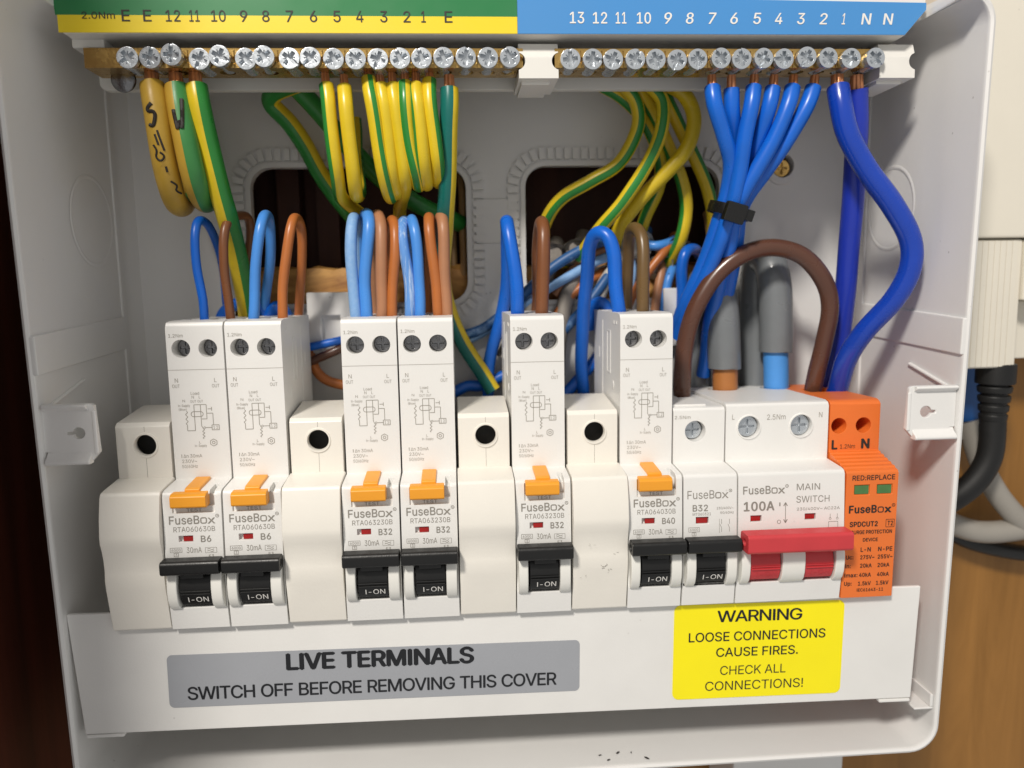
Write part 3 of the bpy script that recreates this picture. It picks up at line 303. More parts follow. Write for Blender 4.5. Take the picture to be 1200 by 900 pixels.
  'b': (212, [('115,-4 104,-3 94,-1 86,2 79,6 74,11 69,16 65,21 62,25 59,29 56,29 56,0 26,0 26,254 57,254 57,160 59,160 62,164 65,168 69,173 73,178 79,182 86,186 94,190 103,192 115,192 130,191 144,187 156,180 168,171 177,160 185,146 191,131 194,113 195,94 194,75 191,58 185,42 177,29 168,17 157,8 144,1 130,-3 110,23 121,24 131,28 140,33 147,40 153,48 158,58 161,70 163,82 164,95 163,108 161,120 158,131 153,140 147,149 140,156 131,161 121,164 110,165 99,164 89,161 81,156 73,149 67,141 62,131 59,120 57,108 56,95 57,81 59,69 63,58 67,48 73,39 81,32 89,27 99,24', '11,10,12 71,70,12 70,69,12 13,12,69 69,15,13 73,72,10 12,10,72 71,12,72 15,69,68 68,67,15 2,78,3 77,3,78 63,62,22 62,23,22 3,77,4 5,4,77 77,76,5 6,5,76 64,63,19 20,19,63 21,20,63 63,22,21 6,76,7 8,7,76 76,75,8 9,8,75 75,74,9 10,9,74 73,10,74 15,67,66 16,15,66 66,65,16 17,16,65 65,64,17 18,17,64 64,19,18 13,15,14 0,43,1 60,26,25 42,44,0 43,0,44 60,25,61 24,61,25 41,46,45 59,58,27 41,45,42 44,42,45 26,60,59 59,27,26 37,36,49 50,49,36 36,35,50 51,50,35 35,34,51 52,51,34 34,33,52 53,52,33 54,53,33 33,32,54 55,54,32 32,31,55 46,41,40 40,39,46 47,46,39 39,38,47 48,47,38 38,37,48 37,49,48 55,31,56 31,30,56 57,56,30 30,29,57 58,57,29 29,28,58 27,58,28 78,2,1 1,43,78 61,24,62 23,62,24')]),
  'c': (198, [('104,-4 87,-3 72,1 58,8 46,17 36,29 28,43 22,58 18,75 17,94 18,113 22,130 28,146 36,159 46,171 58,180 72,187 87,191 104,192 113,192 122,191 130,189 138,186 146,182 153,178 159,173 165,167 170,161 174,154 178,146 181,138 151,131 150,136 148,140 145,145 142,149 139,152 135,155 131,158 126,161 121,162 116,164 110,165 104,165 92,164 81,161 73,155 65,148 59,139 54,129 51,118 49,106 48,94 49,81 51,70 54,59 59,49 65,40 73,33 81,28 92,24 104,23 110,24 116,24 121,26 126,28 131,30 135,33 139,36 143,40 146,44 148,49 150,54 152,59 181,51 179,43 175,35 171,28 165,22 160,16 153,11 146,6 138,3 130,0 122,-2 113,-4', '6,5,56 56,55,6 7,6,55 55,54,7 8,7,54 54,53,8 9,8,53 53,52,9 52,51,9 10,9,51 51,50,10 11,10,50 50,49,11 12,11,49 0,61,60 85,63,62 18,42,19 61,0,85 85,62,61 42,18,43 44,43,18 0,60,1 2,1,60 59,2,60 16,45,44 17,16,44 44,18,17 2,59,3 59,58,3 4,3,58 58,57,4 5,4,57 56,5,57 12,49,48 13,12,48 48,47,13 14,13,47 47,46,14 15,14,46 46,45,15 45,16,15 83,65,64 39,21,40 41,40,21 20,41,21 65,83,82 66,65,82 82,81,66 38,22,39 21,39,22 78,77,70 77,76,70 71,70,76 72,71,76 76,75,72 75,74,72 73,72,74 32,31,30 30,29,32 29,28,32 33,32,28 66,81,80 67,66,80 68,67,80 80,79,68 69,68,79 79,78,69 78,70,69 33,28,34 28,27,34 27,26,34 35,34,26 26,25,35 36,35,25 25,24,36 37,36,24 24,23,37 38,37,23 22,38,23 63,85,84 84,83,63 83,64,63 19,42,41 41,20,19')]),
  'd': (212, [('98,-4 82,-3 68,1 56,8 44,17 35,29 27,42 22,58 18,75 17,94 18,113 22,131 27,146 35,160 45,171 56,180 69,187 83,191 98,192 109,192 118,190 126,186 133,182 139,178 144,173 147,168 151,164 153,160 155,160 155,254 186,254 186,0 156,0 156,29 153,29 151,25 147,21 143,16 139,11 133,6 126,2 118,-1 109,-3 102,23 113,24 123,27 132,32 139,39 145,48 150,58 153,69 155,81 156,95 155,108 153,120 150,131 145,141 139,149 132,156 123,161 113,164 102,165 91,164 81,161 72,156 65,149 59,140 54,131 51,120 49,108 48,95 49,82 51,70 54,58 59,48 65,40 73,33 81,28 91,24', '7,6,73 73,72,7 8,7,72 72,71,8 9,8,71 71,70,9 10,9,70 70,69,10 69,68,10 11,10,68 68,67,11 12,11,67 64,16,15 62,17,63 42,43,0 78,1,0 0,43,78 61,18,62 17,62,18 77,2,1 1,78,77 16,64,63 63,17,16 2,77,3 77,76,3 4,3,76 76,75,4 5,4,75 75,74,5 6,5,74 73,6,74 12,67,66 13,12,66 66,65,13 14,13,65 65,64,14 64,15,14 60,20,19 44,41,40 40,45,44 59,21,60 20,60,21 24,23,58 45,40,39 39,38,45 38,37,45 46,45,37 58,23,59 23,22,59 21,59,22 33,32,31 31,52,51 52,31,53 31,30,53 28,53,30 50,49,33 33,31,50 31,51,50 53,28,54 55,54,28 56,55,28 28,27,56 28,30,29 46,37,36 47,46,36 36,35,47 35,34,47 48,47,34 34,33,48 33,49,48 56,27,57 27,26,57 58,57,26 26,25,58 24,58,25 41,44,42 43,42,44 60,19,61 18,61,19')]),
  'e': (202, [('106,-4 88,-3 73,1 58,8 46,17 36,29 28,42 22,58 18,75 17,93 18,112 22,129 28,145 36,159 46,170 58,180 71,187 86,191 103,192 113,192 123,190 133,187 142,183 151,177 160,170 167,162 173,152 179,141 182,128 185,113 186,97 186,85 37,85 37,110 169,110 155,101 154,113 152,124 149,134 144,143 138,151 131,157 123,161 113,164 103,165 92,164 82,161 73,157 66,151 59,143 54,135 51,125 49,116 48,105 48,89 49,75 51,64 55,53 61,44 67,37 76,31 85,26 95,24 106,23 114,23 120,25 127,26 133,29 138,32 143,36 147,41 150,47 153,53 182,45 179,36 174,27 168,20 160,13 151,7 141,2 130,-1 119,-3 154.2,110 48.5,110 48.3,85', '8,7,32 9,8,32 35,34,82 52,51,33 7,6,56 56,55,7 32,7,55 54,53,32 53,33,32 9,32,33 10,9,33 11,10,33 33,51,11 12,11,51 51,50,12 13,12,50 47,16,15 0,63,62 45,44,18 0,62,1 61,1,62 17,46,45 45,18,17 1,61,2 61,60,2 3,2,60 59,3,60 16,47,46 46,17,16 3,59,4 59,58,4 5,4,58 58,57,5 6,5,57 56,6,57 13,50,49 14,13,49 49,48,14 48,47,14 47,15,14 64,81,65 65,81,80 80,66,65 42,20,43 19,43,20 66,80,79 79,67,66 42,41,22 22,21,42 20,42,21 30,29,34 29,28,34 75,74,71 72,71,74 74,73,72 31,35,54 31,30,35 30,34,35 37,36,34 34,28,37 28,27,37 67,79,78 68,67,78 78,77,68 69,68,77 77,76,69 70,69,76 76,75,70 75,71,70 37,27,38 27,26,38 39,38,26 26,25,39 40,39,25 25,24,40 24,23,40 41,40,23 22,41,23 81,64,0 63,0,64 53,54,35 43,19,44 18,44,19 32,55,84 54,32,84 52,33,83 34,36,82 33,53,83 53,35,82 53,82,83 31,54,84')]),
  'f': (127, [('114,190 114,164 3,164 3,190 40,0 40,216 41,226 44,235 48,243 53,250 60,255 68,259 76,262 85,264 94,265 100,265 106,264 111,263 115,262 119,261 121,260 114,234 107,236 105,237 101,237 97,237 89,236 82,234 77,230 74,225 72,218 71,209 71,0 40,164 40,190 71,190 71,164', '33,36,34 36,33,32 31,30,5 6,5,30 7,6,30 30,29,7 8,7,29 29,28,8 9,8,28 28,10,9 26,14,13 15,25,24 14,26,25 25,15,14 21,20,22 20,19,22 19,18,22 22,18,23 18,17,23 17,16,23 24,23,16 15,24,16 10,28,27 11,10,27 12,11,27 27,26,12 26,13,12 34,35,31 4,32,33 3,2,33 34,3,33 31,5,34 1,0,35 36,1,35 35,34,36')]),
  'g': (213, [('103,-75 90,-75 78,-73 67,-70 57,-66 49,-61 41,-55 35,-49 30,-42 25,-35 51,-20 54,-24 57,-29 61,-33 65,-37 71,-41 77,-44 85,-47 93,-48 103,-49 118,-47 130,-44 141,-38 149,-29 154,-17 156,-3 156,34 153,34 150,30 147,26 143,21 139,16 133,12 126,8 118,5 109,3 97,2 83,4 69,7 56,13 45,22 35,32 28,45 22,60 18,77 17,96 18,114 22,131 27,147 35,160 45,171 56,180 69,187 83,191 98,192 109,192 119,190 127,186 134,182 139,178 144,173 148,168 151,164 154,159 157,159 157,190 186,190 186,-4 185,-20 181,-33 175,-45 167,-54 157,-62 145,-68 132,-72 118,-74 102,30 113,30 123,33 132,38 139,44 145,51 150,61 153,71 156,83 156,96 156,109 153,121 150,132 145,141 139,150 132,156 123,161 114,164 102,165 91,164 81,161 73,156 65,149 59,141 54,131 51,120 49,109 48,96 49,84 51,72 54,61 59,52 65,44 73,38 81,33 91,30', '11,10,8 9,8,10 43,42,106 106,105,43 44,43,105 105,104,44 45,44,104 104,103,45 103,102,45 46,45,102 102,101,46 47,46,101 101,100,47 48,47,100 16,15,3 1,17,2 36,76,111 94,54,95 17,1,18 36,111,37 110,37,111 53,96,95 95,54,53 16,3,2 2,17,16 37,110,38 109,38,110 96,53,52 3,15,4 5,4,15 15,14,5 6,5,14 14,13,6 7,6,13 13,12,7 8,7,12 11,8,12 38,109,39 109,108,39 40,39,108 41,40,108 108,107,41 42,41,107 106,42,107 48,100,99 49,48,99 99,98,49 50,49,98 98,97,50 51,50,97 97,96,51 96,52,51 19,0,75 19,75,20 77,35,34 34,33,77 33,78,77 92,57,93 57,56,93 55,93,56 21,74,73 73,22,21 60,59,91 20,75,74 74,21,20 78,33,32 32,31,78 31,30,78 30,79,78 91,59,92 59,58,92 57,92,58 68,67,25 26,25,67 85,84,67 67,66,85 86,85,66 66,65,64 71,70,23 70,69,23 24,23,69 69,68,24 68,25,24 81,27,26 82,81,26 83,82,26 26,67,83 67,84,83 86,66,87 66,64,87 88,87,64 89,88,64 63,89,64 22,73,72 72,71,22 71,23,22 79,30,29 29,28,79 80,79,28 28,27,80 27,81,80 89,63,90 63,62,90 91,90,62 62,61,91 60,91,61 18,1,0 0,19,18 76,36,35 35,77,76 93,55,94 54,94,55')]),
  'h': (205, [('57,113 57,0 26,0 26,254 57,254 57,144 51,144 58,159 66,172 76,181 87,187 100,191 114,192 126,191 137,189 148,184 157,178 164,170 170,160 175,149 178,135 179,120 179,0 148,0 148,118 147,131 143,143 136,152 128,159 117,163 105,165 96,164 88,162 80,159 74,154 68,148 63,141 60,133 58,124 57,156.9', '3,2,6 2,1,0 6,2,0 0,38,6 10,32,31 9,33,32 32,10,9 8,34,33 33,9,8 6,38,37 5,6,37 37,36,5 36,35,5 7,5,35 35,34,7 34,8,7 3,6,4 12,29,13 29,12,30 11,30,12 13,29,28 28,14,13 24,23,22 22,21,24 24,21,25 21,20,25 20,19,25 26,25,19 19,18,26 18,17,26 27,26,17 17,16,27 16,15,27 28,27,15 14,28,15 30,11,31 10,31,11 5,7,39 6,5,39 4,6,39')]),
  'i': (83, [('26,0 26,190 57,190 57,0 42,221 36,222 31,224 27,227 23,231 21,236 21,242 21,247 23,252 27,256 31,259 36,261 42,262 47,261 52,259 57,256 60,252 62,247 63,242 62,236 60,231 57,227 52,224 47,222', '11,10,12 7,6,5 9,8,7 10,9,7 7,5,10 5,15,10 15,14,10 14,13,10 12,10,13 17,27,26 26,18,17 22,21,23 25,24,26 24,23,26 18,26,23 23,21,18 21,20,18 20,19,18 1,0,3 3,2,1 5,4,27 15,5,27 27,17,15 17,16,15')]),
  'j': (83, [('26,190 57,190 57,-15 56,-26 54,-36 51,-45 46,-53 40,-59 32,-65 24,-68 13,-71 2,-71 -5,-71 -5,-43 1,-43 9,-43 15,-40 20,-36 24,-30 26,-23 26,-15 42,221 36,222 31,224 27,227 23,231 21,236 20,242 21,247 23,252 27,256 31,259 36,261 42,262 47,261 52,259 57,256 60,252 62,247 63,242 62,236 60,231 57,227 52,224 47,222', '14,11,15 11,14,12 13,12,14 27,26,28 15,11,10 15,10,9 16,15,9 25,24,26 28,26,24 24,30,28 30,29,28 43,34,44 22,21,44 32,22,44 44,34,32 34,33,32 38,40,39 40,38,35 38,37,35 37,36,35 42,41,43 41,40,43 40,35,43 34,43,35 16,9,8 8,7,16 17,16,7 7,6,17 18,17,6 6,5,18 5,4,18 19,18,4 4,3,19 3,2,19 20,19,2 0,20,2 2,1,0 24,23,22 30,24,22 22,32,30 31,30,32')]),
  'k': (190, [('55,68 55,106 60,106 142,190 180,190 92,100 89,100 26,0 26,254 57,254 57,0 147,0 74,93 96,114 186,0 57,106 57,69.9 77.2,88.9 100.3,108.5', '1,15,9 0,7,10 7,0,1 8,7,1 1,9,8 5,13,6 11,14,5 13,5,18 4,3,13 1,0,16 12,6,13 13,3,2 5,14,18 0,10,16 6,12,17 12,2,15 15,16,12 15,1,16 5,6,17 11,5,17 12,16,17 2,12,13 4,13,18')]),
  'l': (95, [('70,-1 56,0 45,4 37,10 31,19 27,29 26,42 26,254 57,254 57,49 57,42 58,35 60,31 63,28 67,27 73,26 80,26 85,27 90,1 81,0 77,-1 73,-1', '5,4,11 11,10,5 6,5,10 10,9,6 7,6,9 9,8,7 15,20,19 16,15,19 19,18,16 18,17,16 20,15,21 0,21,15 14,0,15 0,14,1 14,13,1 2,1,13 13,12,2 3,2,12 4,3,12 11,4,12')]),
  'm': (305, [('26,0 26,190 56,190 56,148 54,148 57,157 61,166 66,173 72,179 79,184 86,188 94,191 102,193 110,193 123,192 134,187 144,180 151,171 157,160 160,147 156,147 159,156 163,164 169,172 175,178 182,183 190,187 199,191 208,192 218,193 229,192 239,190 249,186 257,180 264,173 270,164 275,154 278,141 278,128 278,0 248,0 248,127 247,139 243,149 236,156 228,161 219,164 209,165 201,165 194,163 187,160 181,156 177,151 173,145 170,139 168,131 168,124 168,0 137,0 137,130 136,140 132,148 126,156 119,161 110,164 100,165 92,165 85,163 79,160 73,156 67,151 63,145 60,137 58,129 57,119 57,0 56,154 158.4,154.1', '75,74,0 1,0,74 4,1,74 74,73,4 68,67,8 67,9,8 6,70,69 7,6,69 69,68,7 68,8,7 4,73,72 3,4,72 72,71,3 71,70,3 5,3,70 70,6,5 1,4,2 65,11,66 10,66,11 63,14,64 14,13,64 64,13,65 13,12,65 11,65,12 59,20,60 61,60,20 20,18,61 18,17,61 62,61,17 17,16,62 62,16,63 16,15,63 14,63,15 9,67,66 66,10,9 55,54,19 54,53,19 21,19,53 50,25,24 27,48,28 26,49,48 48,27,26 25,50,49 49,26,25 21,53,52 22,21,52 52,51,22 23,22,51 51,50,23 50,24,23 29,47,46 31,30,45 46,45,30 29,46,30 41,40,39 39,38,41 41,38,42 38,37,42 37,36,42 43,42,36 36,35,43 35,34,43 44,43,34 34,33,44 33,32,44 45,44,32 31,45,32 28,48,47 47,29,28 57,56,58 59,58,56 56,55,59 20,59,55 55,19,20 20,19,77 3,5,76 4,3,76 2,4,76 19,21,77 18,20,77')]),
  'n': (205, [('57,113 57,0 26,0 26,190 56,190 56,144 51,144 58,159 66,172 76,181 87,187 100,191 114,192 126,191 137,189 147,184 156,178 164,170 170,160 175,149 178,135 179,120 179,0 148,0 148,118 147,131 143,143 136,152 128,159 117,163 105,165 96,164 88,162 80,159 74,154 68,148 63,141 60,133 58,124 56,154.7', '1,0,2 3,2,0 6,3,0 0,38,6 3,6,4 10,32,31 9,33,32 32,10,9 8,34,33 33,9,8 6,38,37 5,6,37 37,36,5 36,35,5 7,5,35 35,34,7 34,8,7 12,29,13 29,12,30 11,30,12 13,29,28 28,14,13 24,23,22 22,21,24 24,21,25 21,20,25 20,19,25 26,25,19 19,18,26 18,17,26 27,26,17 17,16,27 28,27,16 16,15,28 14,28,15 30,11,31 10,31,11 5,7,39 6,5,39 4,6,39')]),
  'o': (208, [('104,-4 87,-3 72,1 58,8 46,17 36,29 28,43 22,58 18,75 17,94 18,113 22,130 28,146 36,159 46,171 58,180 72,187 87,191 104,192 120,191 136,187 149,180 161,171 171,159 180,146 186,130 189,113 191,94 189,75 186,58 180,43 171,29 161,17 149,8 136,1 120,-3 104,23 116,24 126,28 135,33 143,40 149,49 154,59 157,70 159,81 160,94 159,106 157,118 154,129 149,139 143,148 135,155 126,161 116,164 104,165 92,164 81,161 73,155 65,148 59,139 54,129 51,118 49,106 48,94 49,81 51,70 54,59 59,49 65,40 73,33 81,28 92,24', '7,6,66 66,65,7 8,7,65 65,64,8 9,8,64 64,63,9 63,62,9 10,9,62 62,61,10 11,10,61 61,60,11 12,11,60 0,36,71 0,71,1 1,71,2 71,70,2 3,2,70 69,3,70 57,56,15 16,15,56 56,55,16 55,17,16 3,69,4 69,68,4 5,4,68 68,67,5 6,5,67 66,6,67 12,60,59 13,12,59 59,58,13 14,13,58 58,57,14 57,15,14 18,54,53 18,53,19 37,35,34 38,37,34 34,33,38 39,38,33 51,21,52 21,20,52 53,52,20 19,53,20 30,29,42 43,42,29 29,28,43 44,43,28 28,27,44 45,44,27 46,45,27 27,26,46 47,46,26 26,25,47 48,47,25 25,24,48 39,33,32 40,39,32 32,31,40 41,40,31 31,30,41 30,42,41 48,24,49 24,23,49 50,49,23 23,22,50 51,50,22 21,51,22 35,37,0 36,0,37 54,18,55 17,55,18')]),
  'p': (212, [('26,-71 26,190 56,190 56,160 59,160 62,164 65,168 69,173 73,178 79,182 86,186 94,190 103,192 115,192 130,191 144,187 156,180 168,171 177,160 185,146 191,131 194,113 195,94 194,75 191,58 185,42 177,29 168,17 157,8 144,1 130,-3 115,-4 104,-3 94,-1 86,2 79,6 74,11 69,16 65,21 62,25 59,29 57,29 57,-71 110,23 121,24 131,28 140,33 147,40 153,48 158,58 161,70 163,82 164,95 163,108 161,120 158,131 153,140 147,149 140,156 131,161 121,164 110,165 99,164 89,161 81,156 73,149 67,141 62,131 59,120 57,108 56,95 57,81 59,69 63,58 67,48 73,39 81,32 89,27 99,24', '41,71,0 1,0,71 70,1,71 1,70,69 1,3,2 0,42,41 73,72,41 71,41,72 1,69,68 3,1,68 68,67,3 33,78,34 77,34,78 63,62,10 62,11,10 34,77,35 36,35,77 77,76,36 37,36,76 64,63,7 8,7,63 9,8,63 63,10,9 37,76,38 39,38,76 76,75,39 40,39,75 75,74,40 41,40,74 73,41,74 3,67,66 4,3,66 66,65,4 5,4,65 65,64,5 6,5,64 64,7,6 31,43,32 60,14,13 30,44,31 43,31,44 60,13,61 12,61,13 29,46,45 59,58,15 29,45,30 44,30,45 14,60,59 59,15,14 25,24,49 50,49,24 24,23,50 51,50,23 23,22,51 52,51,22 22,21,52 53,52,21 54,53,21 21,20,54 55,54,20 20,19,55 46,29,28 28,27,46 47,46,27 27,26,47 48,47,26 26,25,48 25,49,48 55,19,56 19,18,56 57,56,18 18,17,57 58,57,17 17,16,58 15,58,16 78,33,32 32,43,78 61,12,62 11,62,12')]),
  'r': (130, [('26,0 26,190 56,190 56,160 58,160 62,169 68,177 76,184 85,188 96,191 107,192 115,192 122,192 122,161 115,162 111,163 107,163 103,163 95,162 87,160 80,157 73,153 67,148 63,142 60,135 58,127 57,118 57,0', '27,26,0 1,0,26 26,25,1 3,1,25 1,3,2 23,22,4 22,21,4 5,4,21 3,25,24 24,23,3 23,4,3 17,9,18 8,7,19 19,18,8 18,9,8 10,16,15 13,12,14 11,14,12 14,11,15 10,15,11 16,10,17 9,17,10 5,21,20 6,5,20 20,19,6 19,7,6')]),
  's': (182, [('91,-4 78,-3 67,-2 56,2 46,6 38,12 31,19 25,27 21,37 18,47 47,53 50,44 55,36 62,30 70,26 80,24 91,23 103,24 113,26 122,31 129,37 133,44 134,51 133,58 131,63 127,68 122,72 115,75 106,78 75,85 59,90 46,96 36,104 29,113 25,124 23,137 24,147 27,157 33,166 39,173 48,180 58,185 69,189 81,191 94,192 106,192 117,190 127,186 136,182 143,176 149,170 155,162 159,154 162,145 134,139 131,146 127,152 121,158 114,163 105,165 94,166 83,165 74,163 65,158 59,153 56,146 54,139 55,132 58,126 62,122 68,118 76,114 86,111 115,105 131,100 143,93 153,86 160,76 164,66 166,53 165,43 161,33 156,24 149,16 140,9 130,3 118,-1 105,-3', '5,12,6 7,6,12 12,11,7 8,7,11 11,10,8 9,8,10 34,33,67 35,34,67 67,66,35 36,35,66 0,16,1 16,15,1 71,29,72 1,15,2 15,14,2 29,71,30 70,30,71 41,63,62 42,41,62 62,61,42 61,43,42 2,14,3 14,13,3 4,3,13 5,4,13 12,5,13 30,70,31 70,69,31 32,31,69 69,68,32 33,32,68 67,33,68 36,66,65 37,36,65 38,37,65 65,64,38 39,38,64 40,39,64 64,63,40 63,41,40 27,73,28 60,59,45 44,60,45 17,87,86 18,17,86 86,85,18 85,19,18 57,47,58 47,46,58 59,58,46 45,59,46 82,81,21 81,80,21 22,21,80 80,79,22 23,22,79 79,78,23 78,77,23 53,52,54 55,54,52 52,51,55 19,85,84 20,19,84 84,83,20 83,82,20 82,21,20 23,77,24 77,76,24 25,24,76 76,75,25 26,25,75 75,74,26 27,26,74 73,27,74 55,51,56 51,50,56 50,49,56 57,56,49 49,48,57 47,57,48 16,0,87 87,17,16 72,29,28 28,73,72 43,61,60 60,44,43')]),
  't': (114, [('102,190 102,164 3,164 3,190 32,236 63,236 63,49 64,41 65,35 68,31 72,27 78,26 85,25 93,26 101,27 107,1 103,0 100,-1 96,-1 92,-2 88,-2 84,-2 69,-1 56,4 46,11 38,20 34,32 32,46 63,190 63,164 32,164 32,190', '23,9,24 9,8,24 25,24,8 26,25,8 8,7,26 27,26,7 7,6,27 29,30,6 12,20,19 20,12,21 11,21,12 18,17,16 16,15,14 12,19,18 13,12,18 18,16,13 16,14,13 21,11,22 11,10,22 23,22,10 9,23,10 28,31,29 5,4,28 1,0,28 29,1,28 27,6,30 3,2,30 31,3,30 30,29,31 31,28,4')]),
  'u': (205, [('91,-3 79,-2 68,1 57,5 48,12 41,20 35,29 30,41 27,54 26,69 26,190 57,190 57,72 58,58 62,47 68,37 77,31 88,26 100,25 109,26 117,28 125,31 131,36 137,41 142,48 145,57 147,66 148,76 148,190 179,190 179,0 149,0 149,46 154,46 147,30 139,18 129,8 117,2 105,-1 149,34.6', '10,9,12 17,0,18 0,17,1 1,17,2 17,16,2 2,16,3 16,15,3 4,3,15 5,4,15 6,5,15 15,14,6 7,6,14 14,13,7 8,7,13 9,8,13 12,9,13 10,12,11 19,38,37 37,20,19 20,37,36 21,20,36 36,35,21 35,22,21 30,33,31 32,33,25 26,25,33 27,26,33 33,30,27 30,29,27 28,27,29 22,35,34 23,22,34 34,32,23 24,23,32 32,25,24 18,0,38 38,19,18 32,34,39 33,32,39 31,33,39')]),
  'v': (195, [('81,0 9,190 42,190 83,78 87,66 90,55 93,43 97,32 100,21 103,10 92,10 95,21 98,32 101,43 105,55 108,66 112,78 152,190 186,190 113,0 97.5,30.2', '3,0,4 0,3,1 2,1,3 6,11,7 10,11,0 11,6,0 6,5,0 4,0,5 12,8,13 16,15,19 19,18,16 18,17,16 8,9,19 13,8,19 14,13,19 19,15,14 10,0,19 19,9,10 11,10,9 9,8,11 11,8,20 8,12,20 7,11,20')]),
  'w': (284, [('69,0 11,190 44,190 67,107 70,95 73,82 77,68 80,54 84,38 88,21 82,21 86,37 89,53 93,67 96,81 100,94 103,107 126,190 158,190 181,107 184,95 187,82 191,68 194,53 198,37 201,21 196,21 199,37 203,53 206,68 210,81 213,95 217,107 240,190 272,190 215,0 184,0 159,86 152,112 150,122 148,131 145,140 138,169 145,169 138,140 131,112 129,103 126,94 124,86 99,0 85.1,33.4 198.5,34.3 141.5,154.5', '2,1,3 4,0,5 0,4,1 3,1,4 10,9,50 7,10,8 10,7,0 7,6,0 5,0,6 13,12,48 14,13,48 15,14,48 48,47,15 16,15,47 47,46,16 46,45,16 45,44,16 44,42,16 42,17,16 10,0,49 9,10,49 49,48,9 48,12,9 11,9,12 22,21,37 21,20,37 19,37,20 37,19,38 39,38,19 40,39,19 41,40,19 43,41,19 18,43,19 23,26,24 27,25,28 26,25,51 25,27,51 32,35,34 34,33,32 30,29,35 35,32,30 31,30,32 28,25,35 35,29,28 35,25,36 25,26,36 26,23,36 37,36,23 22,37,23 42,44,52 42,52,43 17,42,43 43,18,17 9,11,50 8,10,50 24,26,51 41,43,52')]),
  'x': (189, [('10,0 86,109 86,86 14,190 50,190 74,153 80,144 85,135 90,127 94,119 99,111 104,103 88,103 93,111 97,119 101,127 106,135 111,144 117,153 141,190 176,190 104,84 104,107 179,0 143,0 115,43 110,51 105,60 100,68 96,76 91,83 86,91 102,91 98,83 93,76 89,68 85,60 80,51 74,43 46,0 78,97.5 95.7,116.3 111.9,95.7 94.5,78.1', '39,38,0 4,3,5 12,1,31 2,35,34 34,30,2 31,2,30 1,12,13 13,9,1 9,8,1 35,2,36 37,36,2 38,37,2 0,38,2 31,1,40 5,3,1 6,5,1 7,6,1 1,8,7 21,11,32 29,28,21 33,29,21 21,32,33 11,22,10 14,10,22 22,15,14 19,18,20 24,23,25 21,28,27 27,26,21 26,25,21 25,23,21 11,21,42 20,18,22 18,17,22 17,16,22 15,22,16 30,34,43 30,43,33 33,32,30 31,30,32 12,31,32 32,11,12 13,12,11 11,10,13 13,10,41 1,3,40 0,2,40 2,31,40 10,14,41 9,13,41 21,23,42 20,22,42 22,11,42 29,33,43')]),
  'y': (195, [('24,-69 31,-43 36,-44 41,-45 47,-45 52,-44 57,-43 61,-41 65,-37 69,-32 72,-26 75,-18 81,-1 9,190 42,190 83,78 87,66 90,55 93,43 96,32 100,21 103,10 92,10 95,21 98,32 101,43 104,55 108,66 112,78 153,190 186,190 102,-29 98,-38 93,-47 88,-54 83,-59 76,-64 70,-68 62,-70 54,-72 46,-73 41,-72 36,-72 32,-72 29,-71 26,-70 97.1,28.9', '41,3,42 2,42,3 43,42,44 42,2,44 45,44,2 0,45,2 1,0,2 4,40,39 5,4,39 5,39,38 6,5,38 38,37,6 7,6,37 40,4,41 3,41,4 22,23,12 23,18,12 18,17,12 16,12,17 20,25,24 26,21,27 29,28,30 30,28,21 27,21,28 30,21,31 25,20,21 21,26,25 31,21,12 22,12,21 23,22,21 21,20,23 23,20,46 18,23,19 7,37,36 36,35,7 8,7,35 35,34,8 9,8,34 34,33,9 33,32,9 10,9,32 32,31,10 11,10,31 31,12,11 16,15,12 14,13,15 15,13,12 20,24,46 19,23,46')]),
  'z': (190, [('21,0 21,23 127,160 127,161 24,161 24,190 166,190 166,165 63,30 63,28 169,28 169,0', '1,0,9 9,8,1 1,8,2 3,2,7 7,2,8 3,7,6 9,0,11 11,10,9 5,4,3 3,6,5')]),
  '~': (227, [('26,75 27,88 29,99 33,109 38,117 44,123 51,127 59,131 67,133 76,133 84,133 91,131 99,128 106,123 114,118 123,110 129,106 133,102 137,99 141,97 145,96 149,96 156,97 162,99 166,104 170,110 172,117 172,126 200,126 199,113 197,102 193,93 188,85 182,79 175,74 167,71 159,69 151,68 142,69 134,71 127,74 120,78 112,84 103,91 98,96 93,99 89,102 85,104 81,105 77,105 71,104 65,102 60,98 57,92 55,85 54,75', '1,0,55 55,54,1 2,1,54 54,53,2 3,2,53 53,52,3 4,3,52 5,4,52 52,51,5 6,5,51 51,7,6 9,50,49 9,49,48 48,10,9 45,44,13 45,13,46 13,12,46 47,46,12 12,11,47 48,47,11 10,48,11 7,51,50 8,7,50 50,9,8 37,21,38 21,20,38 38,20,39 20,19,39 40,39,19 19,18,40 41,40,18 17,41,18 23,35,34 34,33,23 33,32,23 24,23,32 32,31,24 25,24,31 31,30,25 26,25,30 30,29,26 29,28,26 27,26,28 21,37,36 22,21,36 36,35,22 35,23,22 41,17,42 17,16,42 16,15,42 43,42,15 44,43,15 15,14,44 13,44,14')]),
  'Δ': (237, [('8,0 102,254 136,254 228,0 53,28 185,28 119,213 117,213', '7,1,4 0,4,1 2,6,5 5,3,2 4,0,3 3,5,4 1,7,6 6,2,1')]),
}

